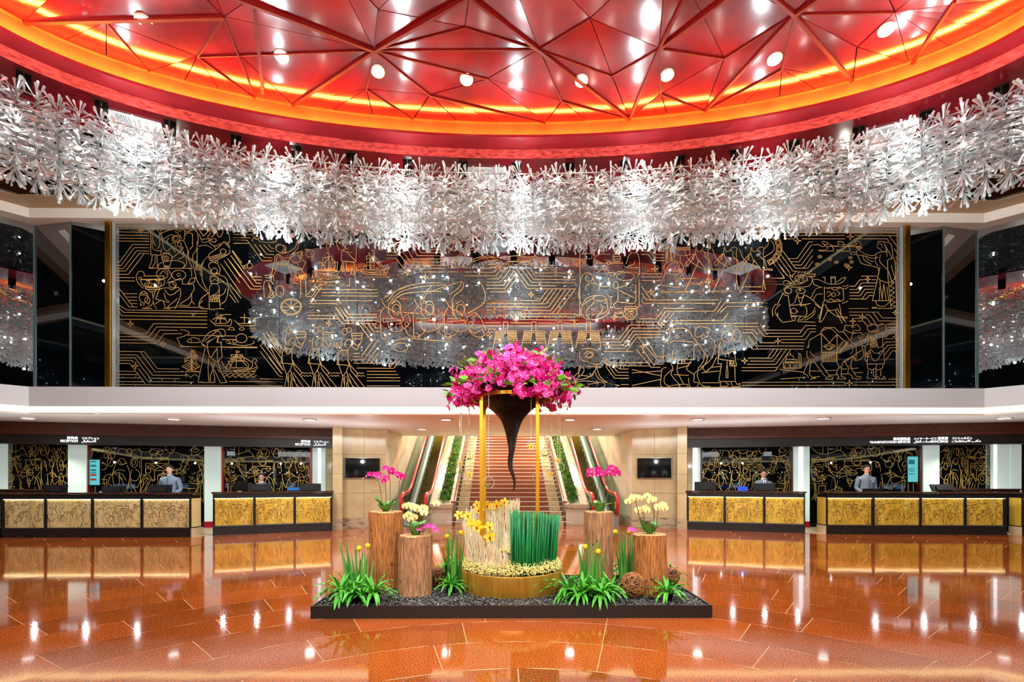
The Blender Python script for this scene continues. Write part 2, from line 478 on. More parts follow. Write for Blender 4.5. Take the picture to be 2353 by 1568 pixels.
nodes = dict(a=(244, 47), b=(454, 129), c=(842, 203), d=(988, 218), n1=(860, 115), e=(514, 33), f=(1121, 176), n2=(1238, 115), n3=(1514, 108), n4=(1825, 28),
             g=(1356, 46), h=(1406, 173), i=(1664, 135), j=(1291, 231), k=(1519, 215), l=(1797, 155), m=(1970, 108), o=(2056, 31), p=(870, 22), q=(1068, 63))
rims = [(50, 37), (70, 47), (371, 155), (604, 214), (685, 230), (938, 261), (955, 264), (1253, 278), (1419, 271), (1444, 268), (1617, 251), (1970, 187), (2078, 150), (2096, 145), (2309, 68)]
dv = []; did = {}
for kx, (u, v) in nodes.items():
    p = on_dome(u, v)
    if p is None: continue
    did[kx] = len(dv); dv.append(Vector((p.x, p.y)))
nin = len(dv)
rim0 = len(dv); rim_a = []
for u, v in rims:
    p = PZ(u, v, 7.99); rim_a.append(atan2((p.y - DY) / BD, (p.x - DX) / AD))
rim_a = sorted(set(round(a % (2 * pi), 3) for a in rim_a))
extra = [pi + .25 * k2 for k2 in range(0, 13)] + [0.02, 3.1]
rim_all = sorted(rim_a + [a % (2 * pi) for a in extra])
ra = []
for a in rim_all:
    if not ra or a - ra[-1] > .03: ra.append(a)
full = []
for a, b in zip(ra, ra[1:] + [ra[0] + 2 * pi]):
    full.append((a, True)); nsub = int((b - a) / .09)
    for q in range(1, nsub): full.append((a + (b - a) * q / nsub, False))
for a, _ in full: dv.append(Vector((DX + AD * cos(a), DY + BD * sin(a))))
back0 = len(dv)
for j in list(range(nin)):
    q = dv[j]
    if q.y > DY + .75: dv.append(Vector((2 * DX - q.x + .3, 2 * DY - q.y)))
for x, y in ((-4.6, 6.2), (-2.4, 6.6), (-.3, 6.1), (2.1, 6.5), (4.5, 6.3)): dv.append(Vector((x, y)))
def nearest(u, v, rim=False):
    p = PZ(u, v, 7.99) if rim else on_dome(u, v)
    best = None
    for j in range(len(dv)):
        if rim and not (rim0 <= j < back0): continue
        d = (dv[j] - Vector((p.x, p.y))).length
        if best is None or d < best[0]: best = (d, j)
    return best[1]
def R(u, v): return nearest(u, v, True)
D_ = did
thick = [(D_['n1'], R(685, 230)), (D_['n2'], R(1419, 271)), (D_['n3'], R(1444, 268)), (D_['n4'], R(1970, 187)), (D_['n4'], R(1617, 251)), (D_['e'], R(70, 47))]
thin = [(D_['n1'], D_['n2']), (D_['n1'], D_['d']), (D_['n1'], D_['f']), (D_['n2'], D_['h']), (D_['h'], D_['n3']), (D_['n3'], D_['i']), (D_['i'], D_['n4']), (D_['n2'], D_['g']),
        (D_['n1'], D_['p']), (D_['n1'], D_['b']), (D_['b'], R(604, 214)), (D_['a'], R(371, 155)), (D_['c'], R(938, 261)), (D_['d'], R(1253, 278)), (D_['j'], R(1419, 271)), (D_['n2'], D_['j']),
        (D_['k'], R(1617, 251)), (D_['n3'], D_['k']), (D_['l'], R(1617, 251)), (D_['n4'], D_['l']), (D_['e'], D_['b']), (D_['e'], R(604, 214)), (D_['n4'], D_['o']), (D_['n1'], D_['c']), (D_['q'], D_['n2']), (D_['n1'], D_['q'])]
rv, re, rf, oV, oE, oF = delaunay_2d_cdt(dv, thick + thin, [], 0, 1e-4)
rng = random.Random(3)
zoff = [0.0] * len(rv)
for j, vtx in enumerate(rv):
    rho = ((vtx.x - DX) / AD) ** 2 + ((vtx.y - DY) / BD) ** 2
    if rho < .97: zoff[j] = rng.uniform(-.03, .03)
DV = [Vector((vtx.x, vtx.y, zdome(vtx.x, vtx.y) + zoff[j])) for j, vtx in enumerate(rv)]
M_dome = mat('red_lacquer_panel', (158, 14, 22), .15, .0, .5, ior=1.85, col2=(108, 8, 18), nscale=1.2)
for f in rf:
    pts = [DV[j] for j in f]; c = sum(pts, Vector()) / len(pts)
    pin = [c + (q - c) * (1 - .012 / max(.05, (q - c).length)) for q in pts]
    up = Vector((0, 0, .03))
    n = len(pin); mb = MB()
    mb.add(pin + [q + up for q in pin], [tuple(range(n)), tuple(range(2 * n - 1, n - 1, -1))] + [(i, n + i, n + (i + 1) % n, (i + 1) % n) for i in range(n)])
    mb.build('dome_panel', M_dome, ceiling)
M_rib = mat('red_rib_metal', (112, 16, 16), .45, 0, .3)
def orig(j):                                   # input index -> output index
    for k2, src in enumerate(oV):
        if j in src: return k2
def dome_rib(i, j, w, h):
    a, b = DV[orig(i)], DV[orig(j)]
    if (a - b).length < .05: return
    MB().bar(a + Vector((0, 0, -.01)), b + Vector((0, 0, -.01)), w, h).build('dome_rib', M_rib, ceiling)
for i, j in thick: dome_rib(i, j, .05, .06)
for i, j in thin: dome_rib(i, j, .018, .03)
for (u0, v0), kx in (((585, 2), 'n1'), ((1045, 2), 'n1'), ((1100, 2), 'n2'), ((1564, 2), 'n3'), ((1647, 2), 'n3'), ((1795, 2), 'n4'), ((1863, 2), 'n4')):
    a = on_dome(u0, v0)
    if a: 
        a = Vector((a.x, a.y, zdome(a.x, a.y))); b = DV[orig(D_[kx])]; a2 = a + (a - b) * .8; a2.z = zdome(a2.x, a2.y)
        MB().bar(b - Vector((0, 0, .01)), a2 - Vector((0, 0, .03)), .045, .07).build('dome_rib', M_rib, ceiling)
for (u0, v0), (u1, v1) in (((584, 2), (604, 214)), ((2193, 2), (2096, 145))):
    a = on_dome(u0, v0); b = PZ(u1, v1, 7.985)
    if a: MB().bar(a, b, .05, .06).build('dome_rib', M_rib, ceiling)
# roof above the dome so the hall is closed
struct(MB().box(-18, 18, -5.2, 24, 9.4, 9.5).build('roof', mat('roof_grey', (60, 60, 60), .8)))
# dome downlights
M_lens = glow('downlight_lens', (255, 250, 240), 6.0)
M_trim = mat('downlight_trim', (235, 232, 226), .3)
order = ['leftmost in the red dome', 'second from the left in the red dome', 'third from the left in the red dome', 'fourth from the left in the red dome',
         'fourth from the right in the red dome', 'third from the right in the red dome', 'second from the right in the red dome', 'rightmost in the red dome']
for (u, v), od in zip(((329, 40), (647, 125), (868, 162), (1072, 178), (1336, 182), (1533, 170), (1780, 130), (2037, 67)), order):
    p = on_dome(u, v); hit = None
    if p is None: continue
    for f in rf:                                   # the facet it sits in
        A_, B_, C_ = (DV[j] for j in f[:3])
        n_ = (B_ - A_).cross(C_ - A_)
        if abs(n_.z) < 1e-6: continue
        def side(a, b): return (b.x - a.x) * (p.y - a.y) - (b.y - a.y) * (p.x - a.x)
        sg = [side(A_, B_) > 0, side(B_, C_) > 0, side(C_, A_) > 0]
        if all(sg) or not any(sg):
            n_ = n_.normalized() * (-1 if n_.z > 0 else 1)
            hit = (Vector((p.x, p.y, A_.z - (n_.x * (p.x - A_.x) + n_.y * (p.y - A_.y)) / n_.z)), n_)
    if hit is None: continue
    p, n_ = hit
    t = thing('downlight', 'round white recessed downlight, ' + od, 'downlight', p, 0, 'downlights in the red dome')
    Q = MW[t.name].inverted() @ Matrix.Translation(p) @ (-n_).to_track_quat('Z', 'Y').to_matrix().to_4x4()
    link('trim_ring', MB().lathe([(.085, -.012), (.112, -.018), (.112, .02), (.085, .02)], 20, cap0=False, cap1=False).mesh('trim_ring', M_trim), t, Q)
    link('lens', MB().lathe([(.0, -.010), (.086, -.010)], 20, cap0=False, cap1=False).mesh('lens', M_lens), t, Q)
    spot('downlight_lamp', (p.x, p.y, p.z - .1), 220, (255, 244, 232), 95, .7, .07, (p.x * .8, p.y - .6, 0))
# ================================================================ CRYSTAL RING CHANDELIER
def crystal_mat():
    m = bpy.data.materials.new('cut_crystal'); m.use_nodes = True; nt = m.node_tree; N = nt.nodes; L = nt.links
    for n in list(N): N.remove(n)
    o = N.new('ShaderNodeOutputMaterial'); t = N.new('ShaderNodeBsdfTransparent'); g = N.new('ShaderNodeBsdfGlossy'); d = N.new('ShaderNodeBsdfDiffuse'); tl = N.new('ShaderNodeBsdfTranslucent')
    t.inputs[0].default_value = (.93, .96, .95, 1); g.inputs[0].default_value = (1, 1, 1, 1); g.inputs['Roughness'].default_value = .12
    d.inputs[0].default_value = (.86, .88, .87, 1); tl.inputs[0].default_value = (.86, .88, .86, 1)
    m1 = N.new('ShaderNodeMixShader'); m1.inputs[0].default_value = .5; L.new(d.outputs[0], m1.inputs[1]); L.new(tl.outputs[0], m1.inputs[2])
    m2 = N.new('ShaderNodeMixShader'); m2.inputs[0].default_value = .55; L.new(m1.outputs[0], m2.inputs[1]); L.new(g.outputs[0], m2.inputs[2])
    m3 = N.new('ShaderNodeMixShader'); m3.inputs[0].default_value = .68; L.new(t.outputs[0], m3.inputs[1]); L.new(m2.outputs[0], m3.inputs[2])
    L.new(m3.outputs[0], o.inputs[0])
    return m
def EC(b, a, z): return (DX + .08 + (b + 4.66) * cos(a), DY + b * sin(a), z)
M_cry = crystal_mat()
M_wire = mat('steel_wire', (150, 148, 142), .3, .8)
M_bulb = glow('crystal_bulb', (255, 248, 236), 16, sample=False)
chand = thing('chandelier', 'huge oval ring chandelier of clear crystal sticks hanging below the red dome', 'chandelier', (DX, DY, 7.455))
rng = random.Random(11)
def crystal_shape(n):
    vs = []; pr = [(.0045, 0), (.011, .62), (.021, .90), (.016, .975)]
    for r, z in pr:
        for k in range(n): vs.append((r * cos(2 * pi * k / n), r * sin(2 * pi * k / n), z * .23))
    fs = []
    for i in range(len(pr) - 1):
        for k in range(n): fs.append((i * n + k, i * n + (k + 1) % n, (i + 1) * n + (k + 1) % n, (i + 1) * n + k))
    fs.append(tuple((len(pr) - 1) * n + k for k in range(n)))
    return vs, fs
CV, CF = crystal_shape(5); LV, LF = crystal_shape(3)
cm = MB(); cm.add(CV, CF, False); crystal_me = cm.mesh('crystal', M_cry)
big = []; allc = []; wires = []; bulbs = []
per = 2 * pi * sqrt(((3.15 + 4.45) ** 2 + 3.15 ** 2) / 2); ns = int(per / .25)
def ang_at(b):                          # equal arc-length angles on the ellipse
    A = b + 4.66; M = 2000; acc = [0.]
    for i in range(M):
        a = 2 * pi * (i + .5) / M; acc.append(acc[-1] + sqrt((A * sin(a)) ** 2 + (b * cos(a)) ** 2))
    tot = acc[-1]; out = []; j = 0
    for k in range(ns):
        t = tot * k / ns
        while acc[j + 1] < t: j += 1
        out.append(2 * pi * j / M)
    return out
for row, off in enumerate((-.36, -.12, .12, .36)):
    b = 3.15 + off; outer = abs(off) > .3
    for k, a in enumerate(ang_at(b)):
        a += (row % 2) * pi / ns + rng.uniform(-.006, .006)
        c = Vector(EC(b, a, 0)); zb = 6.10 - (0 if outer else .12) + rng.uniform(-.05, .05); zt = 6.92 + (0 if outer else .06) + rng.uniform(-.04, .04)
        wires.append((c, zb, zt)); radial = Vector((cos(a) / (b + 4.45), sin(a) / b, 0)).normalized() * (1 if off > 0 else -1)
        nt_ = 16
        for q in range(nt_):
            z = zb + (zt - zb) * q / (nt_ - 1)
            m = 4
            if q == 0: m = 7
            if q == nt_ - 1: m = 5
            for j in range(m):
                az = rng.uniform(0, 2 * pi)
                if outer and rng.random() < .5:
                    az = atan2(radial.y, radial.x) + rng.uniform(-1.4, 1.4)
                el = rng.gauss(-.08, .13)
                if q == 0: el = -rng.uniform(.5, 1.5)
                if q == nt_ - 1: el = rng.uniform(.35, 1.4)
                d = Vector((cos(az) * cos(el), sin(az) * cos(el), sin(el)))
                s = rng.uniform(.75, 1.12)
                allc.append((c + Vector((0, 0, z)) + d * .015, d, s, q == 0))
                dist = (c + Vector((0, 0, z))).length
        if outer and (k % 3 == row % 3):
            for q in range(2):
                bulbs.append(c + radial * .10 + Vector((0, 0, rng.uniform(zb + .1, zt - .05))))
def near_key(t): 
    p = t[0]
    return (0 if (p.y > 5 and abs(p.x) < p.y * 1.03) else 1, p.length - (1.2 if t[3] else 0))
allc.sort(key=near_key)
inv = MW[chand.name].inverted()
for p, d, s, _ in allc[:280]:
    o = link('crystal', crystal_me, chand, inv @ Matrix.Translation(p) @ d.to_track_quat('Z', 'Y').to_matrix().to_4x4() @ Matrix.Scale(s, 4))
import numpy as np
def batch(items, V, Fs):
    V = np.array(V); nv = len(V); out = np.empty((len(items) * nv, 3)); fs = []
    for i, (p, d, s, _) in enumerate(items):
        Mx = np.array(d.to_track_quat('Z', 'Y').to_matrix()); out[i * nv:(i + 1) * nv] = (V * s) @ Mx.T + np.array(p)
        b = i * nv
        for f in Fs: fs.append(tuple(q + b for q in f))
    return out, fs
ov, of = batch(allc[280:], LV, LF)
me = bpy.data.meshes.new('crystal_sticks'); me.from_pydata((ov - np.array(chand.location)).tolist(), [], of); me.materials.append(M_cry); me.update()
o = link('crystal_sticks', me, chand); o['kind'] = 'stuff'
mb = MB()
for c, zb, zt in wires:
    mb.bar((c.x, c.y, zb), (c.x, c.y, 7.0), .007, .007)
mb.build('hanging_wires', M_wire, chand, kind='stuff')
for q in (-.36, -.12, .12, .36):
    mb = MB(); pts = [EC(3.15 + q, 2 * pi * i / 120, 7.0) for i in range(121)]
    mb.tube(pts, .012, 5, False); mb.build('hanging_frame', M_wire, chand)
bm_ = MB().ico((0, 0, 0), .034, 1).mesh('bulb', M_bulb)
bulbs.sort(key=lambda p: (0 if p.y > 5 else 1, p.length))
for p in bulbs[:290]:
    link('bulb', bm_, chand, inv @ Matrix.Translation(p))
# bright steel suspension brackets under the wine-red soffit
M_steel = mat('polished_steel', (150, 146, 140), .18, 1.0); M_dkst = mat('dark_mirror_plate', (40, 36, 34), .1, .8)
for u, v in ((55, 165), (232, 230), (390, 275), (541, 308), (679, 333), (807, 350), (936, 364), (1064, 371), (1187, 374), (1310, 374), (1436, 368), (1564, 357), (1691, 343), (1826, 322), (1974, 290), (2129, 253), (2301, 195)):
    p = PZ(u, v, 7.455); a = atan2((p.y - DY) / 3.15, (p.x - DX) / 7.6)
    M4 = Matrix.Translation(p) @ Matrix.Rotation(atan2(sin(a) / 3.15, cos(a) / 7.6) - pi / 2, 4, 'Z')
    br = MB(); br.box(-.085, .085, .05, .062, -.3, 0, M4); o1 = br.build('suspension_bracket', M_dkst, chand)
    MB().box(-.09, .09, -.03, .06, -.03, 0, M4).build('bracket_plate', M_steel, o1)
    r = MB(); r.tube([M4 @ Vector((0, 0, -.3)), M4 @ Vector((0, 0, -.02))], .016, 8); r.build('bracket_rod', M_steel, o1)
# its lamps
NLAMP = 16
for k, a in enumerate(ang_at(3.15)[::max(1, ns // NLAMP)]):
    for (db, z, pw) in ((0, 5.74, 41), (-.66, 6.5, 23), (.66, 6.5, 25), (0, 6.9, 11), (-.58, 7.16, 7)):
        point('chandelier_lamp', EC(3.15 + db, a, z), pw, (236, 248, 255), .035)
for x in (-9.6, -6.6, 6.8, 9.8): point('band_fill', (x, 10.0 if abs(x) < 8 else 9.2, 6.7), 22, (255, 246, 232), .03)  # added fill points without fixtures, to brighten the cream band
# perforated white access panels in the soffit
M_panel = mat('panel_white', (226, 222, 220), .4); M_hole = mat('hole_dark', (40, 30, 30), .6)
for (u, v), od in zip(((313, 285), (1119, 400), (2046, 303)), ('left', 'middle', 'right')):
    p = PZ(u, v, 7.45); a = atan2((p.y - DY) / 3.2, (p.x - DX) / 7.65)
    M4 = Matrix.Translation(p) @ Matrix.Rotation(atan2(sin(a) / 3.2, cos(a) / 7.65) - pi / 2, 4, 'Z')
    t = thing('speaker_panel', 'white perforated ceiling panel between two brackets, the %s one of three' % od, 'ceiling panel', p, 0)
    b2 = MB().box(-.38, .38, -.22, .45, -.02, 0, M4).build('panel', M_panel, t)
    mb = MB()
    for i in range(10):
        for j in range(7): mb.box(-.26 + i * .035, -.245 + i * .035, -.17 + j * .045, -.15 + j * .045, -.0215, -.019, M4)
    mb.build('perforations', M_hole, b2)
# ================================================================ GOLD LINE MURAL ON BLACK GLASS
MY = 11.5
ART = []      # (u0, v0, scale, strokes)
ART.append((255, 500, 7.127, """L 85,95 230,98;L 310,100 630,105;L 85,140 215,143;L 355,145 630,150;T 275,148 55;T 503,218 55;L 85,243 480,250;L 530,252 630,257;L 85,297 630,303;L 85,345 630,353;L 85,392 630,400;
L 85,738 150,740 365,447 630,453;L 85,790 175,793 395,500 630,505;L 85,843 215,846 430,552 630,558;L 85,880 252,884 475,595 630,598;L 85,935 295,938 555,600;L 85,990 395,993;L 85,1042 400,1047;
L 220,1252 437,1255;L 262,1308 437,1311;L 300,1362 437,1365;L 338,1415 437,1418;L 310,1470 440,1472;L 140,1160 375,1470;L 140,1250 310,1472;
L 715,125 760,92 825,130 830,250 800,330;C 715,125 730,170 770,215;L 725,195 665,250 660,360 675,400 660,430 660,615 830,625 835,520;C 690,300 700,390 740,465;C 770,215 800,260 805,350 805,470 760,520;C 690,400 690,500 730,540 825,560;L 685,630 680,710 635,830 780,840;L 735,630 735,740 690,820;L 765,630 770,830;
C 1075,190 1080,130 1135,105 1170,150 1165,200 1140,235 1095,220 1075,190;L 1110,120 1130,100 1165,120;C 1075,200 960,215 840,265;C 1165,190 1220,230 1205,380;C 830,265 850,330 890,350 960,300 1030,290;C 1060,240 1110,270 1170,350;O 1075,355 65,55;O 1070,350 35,35;C 960,340 930,400 980,470 1060,570;C 850,330 860,440 880,520 940,555 990,500;C 1010,430 1050,420 1070,470 1090,490;O 1130,450 30,40;C 1090,415 1180,380 1230,450 1270,580 1240,660 1250,760 1190,840;C 1185,490 1150,560 1000,680;C 1190,560 1210,640 1110,690;O 1165,510 25,25;
L 865,590 970,590 975,620 1010,640 1010,700 960,830 890,830 840,650 865,620 865,590;O 905,675 50,42;O 905,675 25,22;L 875,600 965,600;L 880,800 975,800;L 885,815 970,815;C 780,830 800,770 900,730 1060,710 1180,740 1215,790 1180,840;L 640,840 1335,840;
C 1275,200 1270,140 1330,110 1370,150;C 1220,230 1270,240 1360,200;L 1370,190 1430,260 1440,380 1420,420 1420,860;L 1345,280 1345,480 1300,530;C 1220,300 1260,260 1340,270;L 1280,540 1275,680 1340,830;
L 1450,200 1520,310 1640,200;L 1470,200 1640,195;C 1640,205 1630,270 1590,330;L 1450,280 1490,370 1610,350;C 1490,390 1540,420 1640,370 1620,350;C 1640,330 1700,290 1660,220 1720,180 1760,310 1800,320 1840,250 1830,200 1780,180;C 1700,110 1800,80 1880,180 1930,250 1950,330 1950,400 1920,430;C 1600,350 1650,450 1740,470 1800,430;O 1690,380 45,30;C 1620,420 1700,480 1740,520 1860,400;L 1740,520 1620,600;C 1620,600 1610,660 1650,720 1750,700 1940,600 1950,540;O 1845,565 48,42;L 1620,660 1800,605;L 1630,685 1820,620;L 1640,710 1900,610;L 1880,400 1955,480;L 1870,420 1955,510;
C 1450,480 1550,460 1630,490 1670,520;C 1440,520 1360,600 1350,700 1380,880 1440,1080 1600,1240;C 1590,650 1500,760 1470,900 1490,960;C 1620,620 1530,720 1500,850 1510,1050 1590,1200;C 1440,380 1420,480 1400,560;L 1400,720 1400,860 1470,870 1410,740;
C 1650,740 1610,780 1620,840 1660,860;L 1650,740 1720,745;O 1740,740 22,22;L 1760,770 1800,860 1780,930 1730,930;O 1700,880 50,45;C 1640,870 1640,920 1700,950 1760,900;L 1640,960 1630,1020 1655,1090 1760,1090 1770,1000;C 1650,980 1700,960 1760,970;C 1660,1050 1710,1020 1760,1050;L 1760,1080 1850,1050;C 1660,1100 1620,1170 1620,1480 1650,1510 1780,1500 1860,1505;C 1755,1100 1780,1150 1785,1260 1790,1400 1800,1500;C 1780,1160 1750,1240 1630,1300;L 1625,1300 1785,1270;L 1625,1380 1785,1385;L 1630,1370 1645,1300 1665,1380 1690,1290 1705,1375 1730,1280 1745,1380 1765,1275 1780,1380;C 1770,940 1880,990 1925,1100 1920,1250 1880,1370 1805,1430;C 1790,1290 1860,1250 1890,1170;C 1610,1240 1500,1320 1450,1420 1470,1490 1600,1500;C 1510,1370 1450,1440 1520,1490;
L 540,965 880,965 870,1015 500,1020;C 500,1030 520,1100 600,1140 790,1140 880,1100 885,1040;L 500,1025 880,1025;L 570,1155 820,1160 800,1185 600,1185 570,1155;L 620,1190 650,1220 720,1220 760,1190;C 680,1230 700,1320 690,1420 620,1475 520,1495;C 730,1230 700,1340 720,1440 755,1500;L 520,1495 680,1497;C 560,965 540,900 470,890 430,950 430,1020 470,1100 540,1160;O 490,1005 25,22;L 550,1020 620,1050 700,1020 780,1050 860,1020;O 620,1060 18,28;O 780,1055 18,28;C 600,1140 560,1110 570,1080 620,1135 640,1080 690,1090 650,1140;C 750,1140 710,1110 730,1080 780,1135 800,1080 840,1090 810,1140;
O 545,1310 70,95;O 520,1265 22,18;O 575,1265 22,18;O 605,1360 42,50;L 490,1415 490,1445;L 510,1420 510,1450;L 550,1420 550,1450;L 630,1410 630,1435;
O 850,930 95,85;C 810,940 870,880 920,940;O 1120,950 115,80;O 1120,945 28,25;C 940,850 1000,960 940,1040;C 1300,850 1330,900 1330,970;O 1020,1110 60,50;C 1010,1070 1060,1130 1020,1160;L 930,1075 1060,1040 1150,1000 1180,1020 1180,1100;C 800,1185 880,1160 960,1160;L 800,1190 740,1340 960,1400;C 880,1240 900,1330 960,1380;C 960,1160 1000,1190 1100,1150 1150,1200 1140,1320 1100,1420;C 890,1190 980,1280 1130,1190;L 1140,1320 1060,1500;C 740,1420 850,1360 900,1480;L 870,1500 1090,1470 1440,1480;L 1100,1330 940,1470;L 1120,1440 1280,1450 1330,1380;C 1145,1415 1280,1330 1330,1240;L 1180,1080 1210,1100 1360,1100 1375,1180 1340,1240;L 1270,1090 1310,1010 1390,990 1370,1070 1270,1090;L 1330,1240 1330,1370 1380,1430;O 955,1490 30,14;
L 1990,550 2190,860;L 1975,640 2160,890;L 1920,680 2130,980;L 1860,715 2120,1080;L 1805,765 2130,1240;L 1950,1090 2140,1330;L 1950,1175 2100,1400;L 1950,1270 2050,1400;L 2015,180 2138,183;L 2015,232 2138,235;L 2015,285 2138,287;L 2015,335 2138,337;L 2015,375 2138,377;L 2015,430 2138,432"""))
ART.append((255, 700, 5.8825, """L 110,10 225,78 1305,95;L 110,45 180,110 1305,128;L 110,95 155,155 1305,172;L 100,170 125,203 1305,215;L 115,393 490,397 585,262 1305,270;L 115,437 525,440 625,308 1305,316;L 115,480 570,486 670,350 905,355;L 115,523 630,527 725,400 960,400;T 272,265 50;T 715,540 50;T 342,832 50;
L 115,638 460,640 635,872 930,876;L 400,640 605,912 1215,915;L 115,683 362,685 570,960 1030,962;L 115,725 335,727 540,1000 940,1005;L 115,758 290,760 315,785;L 380,870 510,1045 1125,1052;L 115,800 265,803 475,1080;L 75,905 335,908;L 75,950 370,950;L 75,993 405,996;L 75,1045 440,1048;L 75,1085 2325,1107;L 1605,1043 2325,1050;L 2020,1008 2325,1013;
C 1250,490 1340,380 1500,335 1550,370 1545,430;L 1250,490 1230,525 1310,590;L 1265,500 1420,380 1460,350;L 1290,520 1480,420;L 1235,545 1320,590;C 1400,360 1470,370 1500,420;C 1545,430 1510,440 1460,440 1440,520;L 1460,440 1450,515 1500,525 1495,500;L 1495,520 1510,710 1450,780 1420,775 1335,700 1310,590;C 1310,590 1320,520 1420,450;L 1330,715 1365,715 1440,595 1450,770;L 1280,590 1185,1055 1330,1060;L 1330,740 1320,870 1330,1060;L 1415,790 1350,970 1350,1060 1410,1055;L 1370,800 1410,1000 1410,1055;L 1400,880 1490,1065 1575,1055;L 1455,770 1490,910 1575,1055;L 1450,880 1500,930;
C 950,343 1030,360 1065,390 1000,430 900,458;L 900,458 960,570 1985,590;L 945,575 1985,580;C 1090,515 1040,510 1060,470 1100,490 1090,500;C 1080,470 1110,450 1160,460 1200,480 1205,515 1080,520;O 1770,460 75,60;C 1560,510 1590,490 1620,520 1580,530;O 1680,505 30,22;C 1600,530 1800,560 1930,530 1935,490;L 1050,420 1700,430;L 1870,440 1985,440;L 1510,475 1690,478;
L 1340,210 1425,290 1620,293 1640,250 1635,210 1610,200 1605,230 1560,260 1400,262 1340,210;L 1485,135 1485,260;L 1485,140 1525,150 1490,165;L 1430,180 1550,185 1565,230;L 1380,210 1470,160;L 1420,240 1440,195 1550,200;L 1665,210 1750,290 1945,293 1965,250 1960,210 1935,200 1930,230 1885,260 1725,262 1665,210;L 1810,135 1810,260;L 1755,180 1875,185 1890,230;O 1635,330 35,18;O 1775,335 35,18;O 1935,345 35,18;L 1575,343 1680,348;L 1530,138 1630,140;
L 1100,610 1100,910;L 1100,620 1140,635 1100,650;L 1080,640 1130,640 1150,660;C 1035,680 1100,655 1180,700 1030,710;L 1000,730 1190,720 1180,690 1070,690;L 1000,730 1010,780 1180,720;L 965,840 1100,905 1210,840 1110,770 965,840;L 990,860 1090,800;L 1020,880 1090,830;L 1050,890 1090,860;L 1190,860 1120,800;L 1160,880 1120,840;L 1090,740 1090,900 1110,900 1110,740;L 1070,700 1000,790;L 1130,700 1170,800;C 965,905 1010,915 1040,900 1090,915 1150,905 1215,912;C 1020,980 1050,950 1080,985 1140,950 1190,985;
L 1700,625 1700,860;L 1700,630 1745,645 1700,660;L 1625,685 1785,680 1790,710 1640,710 1625,685;L 1605,730 1805,725 1805,760 1640,750 1605,730;L 1590,770 1830,770;C 1830,770 1870,820 1860,855;L 1590,770 1640,860 1870,860;L 1700,680 1610,860;L 1710,690 1850,840;L 1700,680 1550,860;L 1750,690 1910,780;C 1500,770 1550,850 1650,890 1800,880 1900,860 1920,800 1920,760 1950,735 1980,760 1960,785;C 1520,800 1560,870 1620,910 1900,905 1980,870 1980,840 1950,790;C 1550,860 1700,900 1850,890 1975,850;W 1505,1985,910,10,70;W 1510,1985,940,26,80;W 1530,1985,975,34,80;
L 2020,550 2310,930 2325,933;L 2020,635 2280,972 2325,975;L 2020,455 2330,890;L 2060,400 2310,730;L 2110,380 2310,650;L 2160,370 2310,580"""))
